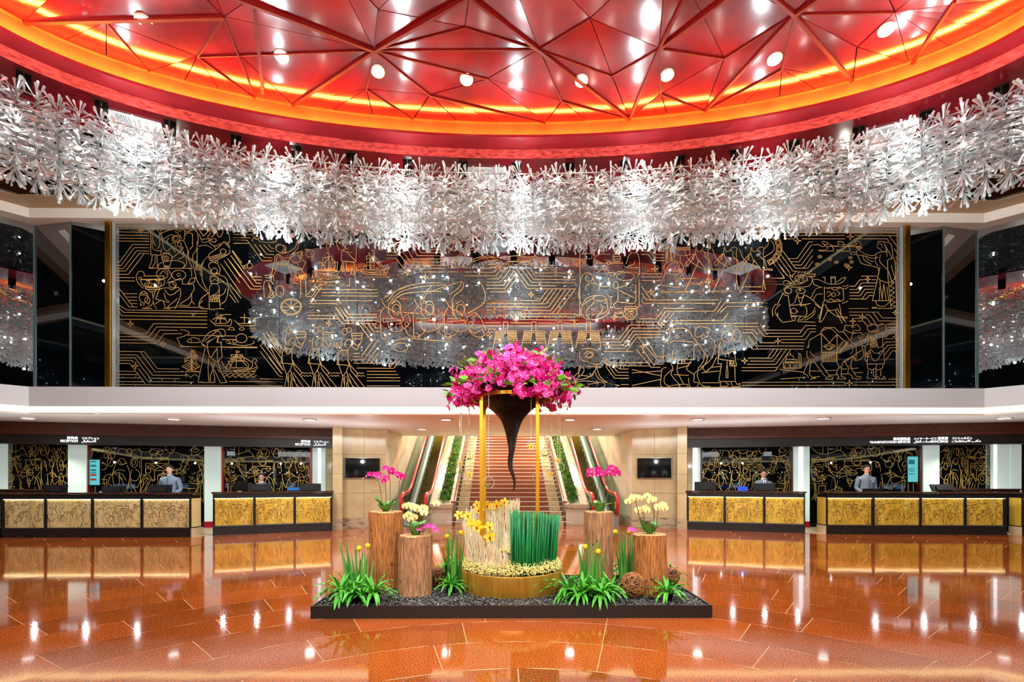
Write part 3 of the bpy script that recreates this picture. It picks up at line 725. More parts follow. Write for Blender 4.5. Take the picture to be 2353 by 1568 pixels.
ART.append((530, 500, 6.3595, """L 50,160 330,163;L 50,207 400,212;L 50,252 320,258 340,290;L 50,300 290,303;L 50,335 245,338 465,638 605,640;L 50,380 270,383;L 355,395 500,592 605,595;L 425,405 535,545 640,548;L 490,405 580,498 640,500;L 555,400 600,455 640,455;O 390,300 35,25;C 320,350 340,310 400,320 420,345;C 420,350 520,370 660,365 670,310;
L 35,490 170,670;L 10,560 345,1010 460,1012;L 0,650 300,1052 440,1055;L 250,790 385,965 440,968;L 320,870 460,873;L 350,917 460,920;O 285,710 40,40;O 230,725 22,25;O 200,730 18,20;
O 740,460 75,55;C 665,440 690,400 760,410 800,470 815,515 760,540 720,510;O 785,500 25,25;L 700,540 650,580 650,620 655,630 630,720 605,840;L 690,575 670,640 690,690;L 690,690 660,800 630,850 640,940;L 605,840 515,855 500,850;L 515,885 600,885 625,850;L 690,675 845,685;L 690,695 845,700;O 768,683 20,20;C 700,545 760,620 860,650;C 715,540 780,600 850,590;L 850,680 865,600 920,520;L 800,530 870,505 950,450 980,350;L 920,520 985,465 1000,380 985,330;L 845,700 900,870 905,930;
C 900,530 940,560 880,600 900,640 960,660 1020,650 1020,600 980,560 990,520;L 900,530 990,515 1050,495 1050,560 1020,590;O 1010,535 30,30;L 1030,595 1100,670 1045,770;O 950,710 45,40;L 890,740 980,770 1030,740;C 890,750 880,820 950,870 1000,860 1010,800;L 1040,770 1110,860 1100,930 1110,1160 1190,1165;C 960,790 940,840 990,880;C 900,870 910,950 1000,970 1030,900 1040,780;L 1030,900 1025,1180;
O 1168,530 62,58;O 1138,488 20,20;O 1103,477 13,13;O 1212,600 18,18;O 1198,627 14,14;
L 1230,785 1600,790 1560,850 1270,840 1230,785;C 1250,800 1400,830 1590,790;L 1440,515 1440,810;L 1440,515 1405,525 1440,540;L 1350,600 1480,570 1540,720;L 1350,600 1345,720 1440,590;L 1370,700 1390,770 1470,770 1465,660;L 1275,670 1340,665 1335,770 1280,775 1275,670;L 1310,640 1310,775;L 1510,665 1570,660 1555,780 1520,775;L 1530,630 1530,780;L 1480,600 1510,740;W 1240,1620,870,12,50;W 1270,1600,895,12,50;
C 1550,370 1580,460 1630,490 1740,515 1780,515;L 1630,490 1620,630 1640,640 1820,660 1835,640 1840,460 1855,370;L 1700,510 1830,640;L 1650,645 1810,665 1830,1010;L 1640,650 1610,780;L 1660,660 1645,770 1700,770 1695,660;L 1780,740 1760,840 1820,840 1780,740;L 1740,890 1745,1000;C 1600,1020 1650,990 1740,1010;L 1660,320 1600,400;L 1640,480 1720,460;
L 1870,770 2190,775 2325,735 2270,840 1980,840 1870,770;C 1900,785 2100,810 2290,760;L 2035,525 2035,760;L 2035,520 2010,530 2035,540;L 2100,490 2100,765;L 2100,490 2065,495;L 1990,570 2040,555 2030,600 2050,640 2030,690 2045,740 2030,770 1990,770 1985,720 1995,670 1985,620 1990,570;L 2055,575 2105,565 2100,765 2055,770 2050,720 2060,660 2050,610 2055,575;L 1990,615 2040,600;L 1990,665 2040,650;L 1990,715 2040,700;L 2055,615 2105,605;L 2055,665 2105,655;L 2055,715 2105,705;L 2110,570 2240,740;L 2110,640 2210,740;L 1990,690 1930,760;W 1950,2300,880,12,50;
C 500,1180 490,1000 520,930 600,940 630,980;O 725,1080 60,80;O 890,1310 155,120;O 890,1310 140,105;L 890,1310 890,1205;L 890,1310 980,1250;L 890,1310 1030,1310;L 890,1310 800,1250;L 890,1310 750,1310;L 890,1310 810,1390;L 890,1310 970,1390;C 560,1000 590,1080 560,1150 620,1180 680,1120;L 540,1190 640,1100;L 560,960 640,1160;
L 1190,1055 2150,1060;L 1300,990 1500,995;L 1270,945 1560,950;L 1270,945 1130,1130;L 1190,1165 1320,970;L 1200,1210 1340,1010;L 1340,1105 2150,1110;L 1340,1150 2150,1155;L 1150,1215 2070,1225;L 1150,1262 1550,1265 1720,1480;L 1150,1310 1540,1312 1660,1480;L 1130,1390 1520,1392;L 1590,1225 1780,1480;C 1400,395 1420,480 1440,485 1440,440 1470,400 1400,395;C 2185,340 2190,440 2220,490 2230,440 2210,410 2240,360"""))
bearer = """L 400,800 285,805 240,850 220,970 205,1060 415,1075;L 230,970 240,1080 310,1275 375,1185 415,1075;C 300,810 310,890 340,900 375,860 375,810;L 405,800 405,990 450,1080 580,1225 550,1280;L 410,1010 460,1170 720,1490;L 310,1275 275,1490;L 315,1290 335,1410;L 345,1265 340,1490;L 380,1380 380,1490;L 385,1265 415,1490;L 375,1185 500,1490;C 410,1330 470,1420 540,1490;L 425,1230 610,1490;L 525,1380 600,1480;L 285,800 280,720 300,690;C 300,600 280,660 290,720;C 400,600 340,700 380,750;C 390,600 460,620 460,700 400,800;O 345,470 45,60;O 420,440 45,45;L 470,500 660,500 660,560 620,600 480,600 470,500;L 470,540 660,540;C 480,600 560,720 640,650 660,560;L 450,720 560,800 640,650"""
for dx, dy in ((0, 0), (490, 5), (1010, 25)): ART.append((620 + dx / 7.84, 700 + dy / 7.84, 7.84, bearer))
ART.append((620, 700, 7.84, """W 580,790,1240,18,60;W 580,780,1290,18,60;W 1070,1290,1240,18,60;W 1080,1280,1290,18,60;W 1580,1710,1240,18,60;W 1590,1710,1290,18,60;
L 0,750 250,1190;L 0,970 210,1245 240,1245;L 0,1348 240,1352;L 0,1395 240,1400;L 0,620 200,890;L 60,590 215,800;L 690,148 1165,148 1310,350 1930,352;L 690,205 1210,208;L 690,262 1240,265;L 760,45 1180,50 1350,295 1930,295;L 1215,0 1385,237 1930,240;L 1300,0 1415,180 1930,180;L 1610,355 1790,600;L 1690,355 1850,560;L 1775,355 1870,488 1975,488;L 1855,355 1910,430 1975,430;T 1070,345 60;T 1215,745 60;L 1520,885 1620,885;L 1520,945 1650,945 1900,600;L 1490,1000 1700,1000 1960,640;L 1520,1060 2210,1065;L 1750,1060 1960,760;L 1830,1060 1960,880;L 1575,1150 2235,1155 2352,1010;L 1755,1208 2275,1210;L 1755,1265 2310,1268;L 1755,1322 2352,1322;L 1755,1380 2352,1380;L 1750,1470 2352,1470;L 2160,1150 2290,980"""))
ART.append((850, 540, 6.031, """L 230,240 325,242;L 230,287 360,288;T 378,250 50;L 230,330 365,330 465,468 1035,468;L 400,287 425,290 525,425 1035,428;L 430,245 465,245 565,380 1035,383;L 240,197 520,200 600,338 1035,340;L 240,153 580,155 660,293 1035,295;L 240,110 610,115 710,250 1035,252;L 720,207 1035,210;T 515,525 50;T 770,590 45;L 700,520 1035,522;L 800,608 900,608;
C 1110,265 1090,235 1150,215 1290,225 1480,205 1590,230;C 1280,230 1230,290 1120,350 1090,460;C 1360,230 1260,300 1230,360 1110,410 1090,450;C 1230,360 1200,430 1150,465 1300,440 1420,380 1450,350;C 1430,350 1500,320 1600,300;C 1440,380 1550,330 1640,330;C 1490,210 1530,270 1600,310 1780,320 2000,295;C 1620,400 1700,360 1780,350 1620,390;C 1600,430 1700,410 1790,410 1600,430;C 1880,385 1960,370 2050,375 1880,385;C 1540,480 1700,460 1820,430 1950,415 2110,415;C 1640,230 1620,270 1650,300 1720,310;C 1700,210 1780,240 1900,230 1990,180;O 1830,330 12,10;O 1815,375 12,10;O 2085,335 15,12;
L 1080,520 1230,520;L 1310,520 1720,525 1755,480;L 1310,572 1750,573 1820,480;L 1620,615 1780,617 1880,480;L 1620,660 1810,660 1945,480;L 1620,705 1850,705 1995,505;L 1620,748 1870,750 2020,545;L 1660,795 1895,795 2045,590;L 1620,915 2110,915;L 1620,957 2110,957;L 1620,1000 2110,1000;L 1620,1050 1690,1050;T 1725,1055 50;L 1800,1050 2110,1050;L 1620,1093 2110,1093;L 1940,1100 2030,1215;L 2010,1100 2075,1180 2110,1180;L 1600,1223 1805,1223;L 1625,1268 1820,1268;L 1635,1310 1740,1310;L 1630,1355 1710,1355;T 1662,1402 50;L 1950,1223 2110,1223;L 1950,1268 2110,1268;
C 240,930 400,760 700,680 1000,670;C 280,950 420,800 720,720 1050,700;C 300,960 450,830 760,790 1000,790;C 190,880 350,790 520,720;C 700,980 720,860 860,710;C 740,960 780,830 930,760 1270,650;C 1500,620 1560,720 1600,850 1560,970 1360,1090;C 1300,660 1280,760 1160,860 1140,1000 1180,1110;C 1280,650 1220,750 1100,830;C 1440,1070 1530,1150 1600,1310;C 1370,1250 1450,1300 1590,1270 1600,1330;C 1380,1310 1450,1370 1560,1310;C 1560,1310 1580,1400 1500,1450;C 230,1500 500,1440 800,1460 1100,1480;O 430,1560 100,60"""))
dancer = """C 190,1190 200,1160 330,1170 400,1150 360,1170 420,1190 250,1205 190,1215 190,1190;C 250,1210 270,1300 340,1345 430,1330 480,1290;C 360,1245 390,1230 420,1240 430,1180;C 470,1170 440,1240 480,1300 540,1250 560,1180 540,1120;O 510,1240 25,30;C 455,1160 500,1120 550,1090 520,1080;O 370,1040 55,75;C 310,960 380,920 430,980 430,1060;C 420,1060 440,1110 460,1150;C 200,1010 150,1100 150,1200 160,1400 200,1450 240,1400 180,1360;C 160,890 220,1000 330,1060 400,1110;C 270,950 260,1080 320,1160;C 480,1290 540,1390 640,1420 740,1370 770,1300"""
for dx in (0, 455, 885): ART.append((850 + dx / 6.031, 540, 6.031, dancer))
ART.append((1100, 560, 5.8825, """C 480,170 600,160 700,75 760,160 830,220 960,300 1050,370 1030,375 900,300 800,230;C 700,80 560,150 540,110;C 830,160 940,140 980,90 960,50;C 540,170 650,190 760,175;C 540,260 620,240 710,250 540,260;O 560,210 15,12;O 740,210 12,10;O 865,300 22,16;O 812,260 12,10;C 700,265 760,290 680,270;C 60,350 300,300 480,285 600,290 760,310 940,370;
L 480,375 650,612 1310,620;L 515,350 680,573 1030,575;L 580,350 715,530 1310,535;L 640,350 740,490 1310,492;L 700,350 765,445 1275,450;L 800,402 1300,405;L 120,775 820,778 935,625;L 120,818 910,820 1050,625;L 850,815 995,625;L 120,860 940,865 1110,625;L 300,905 970,910 1175,625;L 110,947 1325,957;L 1000,945 1235,625;L 1060,945 1300,625;T 215,910 50;T 708,695 45;L 545,950 575,993 1325,997;L 480,950 545,1030 1355,1040;L 430,1077 705,1080;L 430,1120 700,1122;L 800,1080 1040,1082;L 800,1122 1040,1122;L 1150,1080 1240,1080;T 1293,1090 50;L 1350,1080 1430,1082;L 1155,1123 1430,1125;L 1365,90 1365,990;
C 1165,225 1150,200 1200,200 1360,230;O 1295,235 22,20;C 1370,260 1450,210 1520,210 1530,150;L 1370,150 1530,140;C 1570,270 1560,200 1640,150 1770,150;L 1565,270 1950,270;O 1755,270 25,22;L 1820,150 1900,150 1915,200 1895,245 1830,245 1810,200 1820,150;L 1815,180 1910,180;L 1815,215 1910,215;L 1840,150 1860,60 1880,150;C 1990,280 2030,160 2080,130 2150,150 2170,290 2160,330 1990,330;C 2040,110 2080,60 2130,90 2110,130 2040,120;C 1990,320 2080,290 2110,240;
C 1380,480 1350,700 1400,860;C 1380,480 1420,420 1500,400 1560,520;O 1490,470 50,50;C 1440,640 1460,560 1560,540 1600,560;C 1400,850 1450,750 1580,700;O 1630,745 85,38;C 1540,740 1400,850 1390,980 1480,1030;C 1560,800 1450,920 1480,1010 1580,1030 1720,970 1780,860 1780,760 1740,700;C 1650,830 1670,900 1590,1000;C 1720,760 1740,900 1650,960;L 1640,550 1620,640;L 1640,585 1770,585 1750,470;C 1600,400 1680,340 1750,370 1730,440;L 1750,400 1840,400 1820,450;
C 1840,430 1870,390 1960,380;O 1980,450 120,55;C 2130,410 2160,420 2140,470;C 2070,490 2000,570 1880,600;O 1850,570 35,50;L 1880,600 1880,780 1820,830 1840,880 1930,885;L 1900,640 2100,740;L 2170,330 2165,430;L 2165,480 2165,850 2140,880;C 1890,790 1960,800 2110,800 2115,560;L 1980,855 2130,855 2140,880 1970,880 1980,855;L 1975,890 2120,890 2140,950 2080,1030 2000,1030 1950,960 1975,890;O 2000,930 25,25;O 2065,930 25,25;O 2000,985 22,22;O 2060,985 22,22;L 1850,950 1940,950 1960,975 1940,1000 1870,1000 1840,970 1850,950;T 1825,1000 45"""))
pag = "L 335,1185 335,1065 392,1065 392,1185;L 230,1205 235,1185 505,1185 508,1205 230,1205;L 230,1205 205,1345 320,1345 340,1205;L 385,1205 400,1345 525,1345 505,1205;L 205,1345 195,1412;L 525,1345 528,1412"
for j in range(4):
    y = 1222 + 33 * j
    pag += ";L %d,%d %d,%d;L %d,%d %d,%d" % (228 - 6 * j, y, 338 - 4 * j, y, 387 + 4 * j, y, 508 + 4 * j, y)
for j in range(3):
    for q in range(4):
        y = 1238 + 36 * j; pag += ";O %d,%d 11,11;O %d,%d 11,11" % (240 - 5 * j + 27 * q, y, 402 + 3 * j + 29 * q, y)
for dx in (0, 382, 735, 1118): ART.append((1100 + dx / 5.8825, 560, 5.8825, pag))
ART.append((1440, 520, 6.536, """L 440,255 500,335 560,337;L 215,380 350,382 420,478 560,480;L 215,430 320,432 390,525 570,525;L 400,290 475,380 560,382;L 390,340 440,432 560,434;L 585,290 585,540;L 600,290 600,540;L 655,300 655,520;L 665,300 665,520;L 715,400 715,510;L 800,440 800,540;C 620,300 640,350 610,430 630,510;C 690,420 710,450 680,480 690,520;L 690,325 940,325;L 690,345 940,345;L 690,365 940,365;C 690,370 740,430 860,450 960,430;L 945,240 945,430;
O 700,630 150,105;C 560,730 630,600 720,550 790,590;C 620,690 750,680 800,660 830,710 860,790;C 600,700 520,830 530,890 640,910 800,930;C 700,800 780,720 810,690;L 750,590 710,680;L 790,600 760,660;L 740,800 1050,790;C 740,800 740,870 800,900;T 418,648 55;T 360,995 55;C 1840,230 1900,150 2010,140 2110,180 2200,280 2190,380 2060,470;C 2000,170 2080,180 2120,230 2110,300 2050,350;
L 2190,540 2350,770;L 2230,510 2352,690;L 2275,470 2352,590;L 2310,430 2352,500;L 2080,787 2352,790;L 2080,832 2352,833;L 2080,877 2340,880;L 1770,915 2010,918;L 220,720 525,722;L 220,768 500,770;L 220,820 500,822;L 220,910 360,1110;L 225,1015 295,1115 1370,1113;L 220,1130 250,1163 1330,1163;L 500,1307 555,1240 1000,1240;L 560,1300 580,1283 1310,1283 1410,1130;L 1350,1300 1470,1155 2050,1155;L 1400,1300 1500,1210 2050,1215;W 510,1000,1000,14,40;W 870,1180,980,14,40;W 1260,1590,985,14,40;W 1740,2070,985,14,40;W 510,1000,988,14,30"""))
walker = "C 860,350 920,500 1050,600 1190,670;L 1070,540 860,1010;C 1030,330 1030,420 1075,540 1080,540;L 1075,510 1190,670;L 1025,420 910,610 885,560 1010,420;L 990,430 1010,420 995,520;C 1040,320 1060,380 1110,380 1160,320 1220,330;C 1120,360 1170,400 1160,450 1190,490;C 1225,330 1215,450 1250,560 1270,640 1340,645 1340,670 1220,665 1220,800 1200,960;L 1180,470 1225,520 1225,665;L 1220,800 1245,960;O 1325,655 18,14"
for dx in (0, 425, 830): ART.append((1440 + dx / 6.536, 520, 6.536, walker))
keyp = []
for k in range(8):
    a = -2.0 + k * .42; cx, cy = 1990, 330; pts = []
    for sc in (1, .55):
        q = []
        for (du, dr) in ((-1, -1), (1, -1), (1, 1), (-1, 1), (-1, -1)):
            aa = a + du * .17 * sc; rr = 298 + dr * 42 * sc
            q.append("%d,%d" % (cx + rr * cos(aa), cy + rr * .86 * sin(aa)))
        keyp.append("L " + " ".join(q))
ART.append((1440, 520, 6.536, ";".join(keyp)))
ART.append((1250, 720, 4.802, """L 640,287 830,287 945,133 1245,135;L 640,320 845,322 965,168 1270,170;L 640,353 870,357 980,203 1320,205;L 690,390 890,392 1000,237 1300,240;L 660,425 980,427;T 1297,133 38;T 1085,370 38;L 905,425 1020,270 1300,272;L 1020,100 1255,102 1345,-20;L 1050,65 1235,66 1290,0;L 1310,90 1380,0;L 1340,110 1430,0;L 1335,205 1430,120 2352,115;L 1370,195 1410,85 1970,82 2030,0;L 1040,275 1260,535;L 1115,275 1240,485 1310,487;L 1020,405 1180,600 1280,600;L 1085,405 1205,565 1310,565;L 700,545 1140,550;L 780,582 1170,585;
L 680,590 775,720 930,722;L 700,560 785,687 930,690;L 730,560 815,655 930,655;L 760,560 830,618 930,618;L 850,790 930,790;L 850,825 930,825;L 970,820 2170,820;T 690,540 40;L 970,625 1290,695;L 970,662 1300,640;L 970,800 1280,733;
C 1380,260 1400,190 1500,170 1590,190 1640,270;C 1310,300 1360,330 1370,300 1390,260;L 1415,420 1415,515 1650,515 1650,330;O 1465,265 18,18;C 1390,330 1450,310 1640,320;C 1640,270 1720,370 1760,440 1760,520 1710,600;C 1310,400 1310,560 1320,470 1380,520 1420,620 1400,680 1500,800;C 1350,600 1300,620 1290,700 1290,810 1390,810 1330,780 1330,700 1410,625;L 1470,520 1465,650 1540,790;C 1495,815 1490,790 1580,790 1580,815;C 1610,540 1570,620 1650,680 1650,760 1700,770 1690,815;C 1590,720 1610,815 1690,815;L 1650,680 1680,640;C 1770,440 1800,500 1750,600 1690,640;C 1700,600 1690,700 1740,800 1830,810;C 1750,600 1780,650 1840,600;C 1870,300 1880,400 1830,520 1730,600;C 1690,160 1740,150 1830,180 1810,240 1860,300;C 1680,160 1660,220 1680,270 1750,240;O 1755,260 25,25;L 1465,560 1620,555;L 1515,520 1515,560;L 1550,520 1550,560;L 1480,610 1600,580;L 1840,600 1945,590;L 1740,660 1930,640;L 1430,680 1590,690;L 1400,800 1490,790;L 1740,770 1930,770;
O 2010,260 60,60;C 1980,160 2050,140 2080,220;O 2120,250 45,70;L 1940,320 1915,500 1955,515 2110,530 2095,400;C 1945,400 1990,450 2090,420;L 1915,510 1915,560 1955,560;L 2045,530 2045,585 2120,585 2110,530 2045,530;L 2045,585 2055,535 2070,585 2085,535 2100,585;L 1955,560 1925,755 2105,755 2100,590;L 2015,530 2015,580;O 2015,590 8,8;O 2015,612 8,8;L 2005,632 2025,632 2025,715 2005,715 2005,632;L 1945,760 1940,810 2010,810 2035,785 2000,765;L 2060,760 2075,815 2150,815 2160,775 2130,790 2105,755;L 1900,490 1850,590 1780,650;
T 2210,528 38;L 2250,497 2352,497;L 2275,532 2352,532;L 2240,567 2352,567;L 2180,603 2352,603;L 2180,638 2352,638;L 2180,767 2352,767;L 2180,800 2352,800;L 2210,290 2295,400 2352,400;L 2250,255 2350,390;L 2190,185 2305,185 2352,240;L 2190,218 2290,220 2352,300;L 2100,150 2352,152;
C 330,700 390,640 400,580;C 390,580 380,660 395,700 440,640 430,590;C 320,740 470,720 560,640 580,570;C 340,760 400,690 520,700 550,640;C 580,590 610,690 700,770 830,800;C 560,650 620,740 820,805;C 330,770 430,750 560,760 650,770 670,800 600,830 470,820 400,780;C 490,810 490,790 540,780 600,770;C 440,460 480,420 540,450 500,490 450,480;O 500,470 35,30;C 390,440 400,510 480,540 600,570 640,520;L 640,600 480,590;C 420,400 500,390 600,420"""))
ART.append((1740, 510, 6.536, """L 380,118 2110,122;L 380,165 2110,168;L 380,210 1305,212;L 1450,212 2110,214;T 1387,230 55;L 390,262 550,262;T 597,290 55;L 665,262 1310,262;L 1440,262 1935,262 1970,297;L 1970,215 2120,415;L 2045,410 2120,510;L 2070,530 2120,595;L 2070,610 2120,670;L 825,308 765,308 590,558 465,558;L 825,353 805,355 620,607 505,607;L 825,420 655,655 540,655;L 825,515 690,700;L 830,595 750,703 565,705 375,440;L 350,500 530,748 590,748;L 310,540 480,770;L 270,580 450,820;L 225,605 405,850 120,853;L 120,898 395,898;L 120,943 380,943;
C 845,350 920,350 980,380 1040,340 1060,340 1030,310 970,300 985,340 1000,345;C 910,430 1000,430 1050,400 1000,350;L 910,430 930,445 1130,445 1140,430;C 1060,340 1110,360 1140,430;C 1110,365 1180,370 1220,340 1200,300 1270,310 1300,350 1240,345;C 1280,350 1350,360 1385,430;L 1385,430 1380,447 1200,447 1185,430;C 1185,430 1270,430 1300,390 1270,350;L 1040,375 1545,378;C 1350,360 1430,360 1480,340 1460,295 1530,310 1550,370;
L 1480,388 1560,388 1550,410 1490,410 1480,388;L 1520,415 1525,435;C 1390,475 1440,460 1490,480 1480,445 1520,435 1560,460 1600,485 1720,515 1820,465 1920,455;C 1390,480 1430,500 1490,500 1530,590 1580,640 1790,690 1810,740;C 1490,510 1570,510 1700,550 1800,540;C 1580,520 1600,580 1700,645;C 1630,540 1660,580 1740,605;L 1770,510 1775,560;C 1790,370 1800,400 1830,410 1860,450;C 1800,330 1820,300 1880,310 1920,400 1940,530;C 1790,370 1800,340 1850,340 1870,390;C 1800,300 1920,310 2000,350 2030,540 2060,640 2080,1270;L 2030,550 1945,580 1955,850 2000,1305;L 1890,320 2020,560;L 1940,410 1935,470;C 1840,500 1830,600 1900,680 1960,750 2020,940;C 1760,550 1770,620 1810,670;L 1835,680 1720,1190 1990,1190;C 1800,840 1850,890 1980,920 2050,860;L 1990,870 2050,920 1980,970 2050,1000 1985,1040 2055,1065 1990,1110 2060,1140 1995,1180 2065,1210 2000,1250 2070,1275;L 1830,900 1870,1190;L 1825,990 1825,1180;L 1865,1180 1890,940 1925,1180;L 1935,980 1965,1180;L 2000,660 2065,880;L 1770,1195 1780,1240 1830,1275 1900,1275 1980,1210;L 1715,1290 1790,1285;L 1715,1303 2010,1308 2080,1270;
O 932,530 30,20;O 932,530 12,8;O 1080,570 30,20;O 1080,570 12,8;O 1180,613 30,20;O 1180,613 12,8;O 893,642 30,20;O 893,642 12,8;O 1390,545 30,20;O 1390,545 12,8;O 1408,610 30,20;O 1408,610 12,8;O 1325,655 30,20;O 1325,655 12,8;T 1367,693 50;T 1650,870 50;L 1555,822 1785,822;L 1380,972 1455,975 1530,877 1590,877;L 1380,1022 1485,1022 1560,923 1765,923;L 1380,1067 1510,1070 1580,972 1745,972;L 1380,1115 1535,1117 1605,1018 1735,1018;L 1380,1162 1630,1165 1665,1113 1725,1113;L 1565,1160 1635,1067 1730,1067;L 1715,875 1775,875;L 1370,1307 1665,1307;L 1375,1360 1800,1360;
C 815,875 900,870 970,900 1080,940 1240,930 1310,870 1320,840;L 1320,845 1300,880;L 820,880 840,945 960,995;C 1320,840 1270,850 1200,900 1160,910;L 1100,850 1100,940;L 1165,850 1165,940;L 1095,830 1165,830 1170,850 1095,855 1095,830;L 970,840 1010,835 1010,895;L 1000,980 1000,1200;L 1010,1000 1230,990 1280,1010 1290,1170 1270,1190 1060,1215 1020,1180;O 1140,1100 30,28;C 1040,1080 1060,1050 1100,1090 1050,1130;C 1190,1040 1230,1080 1200,1110;C 1060,1190 1100,1160 1140,1190 1200,1170 1240,1190;C 1050,1010 1100,1000 1150,1030 1230,1000;L 985,1200 925,1460;C 1270,970 1320,970 1360,955;C 1290,1010 1330,1005 1360,980;L 1270,1230 1355,1195;
C 480,790 490,850 540,920 600,945 680,920 750,880;O 650,860 95,60;O 650,830 45,15;C 580,860 620,870 620,890 580,890;C 700,860 670,870 690,900 720,880;L 480,790 520,840 530,790;C 540,800 580,750 610,745;L 600,780 640,750;L 650,780 680,750;L 690,780 720,750;L 740,780 815,750;L 740,790 865,790 850,825 760,825;C 750,825 820,850 790,950 690,985 500,985;C 400,960 390,900 440,890 520,930 590,940;C 420,980 450,930 570,940 520,960 440,980;C 800,1140 860,1030 900,1000 970,990;C 830,1190 880,1100 970,1090;
O 455,1040 55,45;C 420,1010 410,1050 450,1080;L 380,1075 290,1260;L 460,1120 475,1260 555,1220 590,1100;L 380,1075 410,1110 460,1115;O 645,1045 70,38;O 632,1030 12,15;C 600,1090 610,1140 680,1140 700,1090;L 610,1150 645,1260 685,1110;L 720,1110 800,1160 960,1310;L 555,1220 480,1260;L 640,1270 790,1230"""))
fr_ln = ";".join("L %d,725 %d,860" % (x, x) for x in range(985, 1185, 24)) + ";" + ";".join("L %d,%d %d,%d" % (1205 + 15 * k, 720 - 18 * k, 1245 + 13 * k, 735 - 22 * k) for k in range(8))
hatch = ";".join("L %d,%d %d,%d;L %d,%d %d,%d" % (1697 + 2 * k, 510 + 22 * k, 1772, 540 + 22 * k, 1775, 510 + 22 * k, 1700, 540 + 22 * k) for k in range(4))
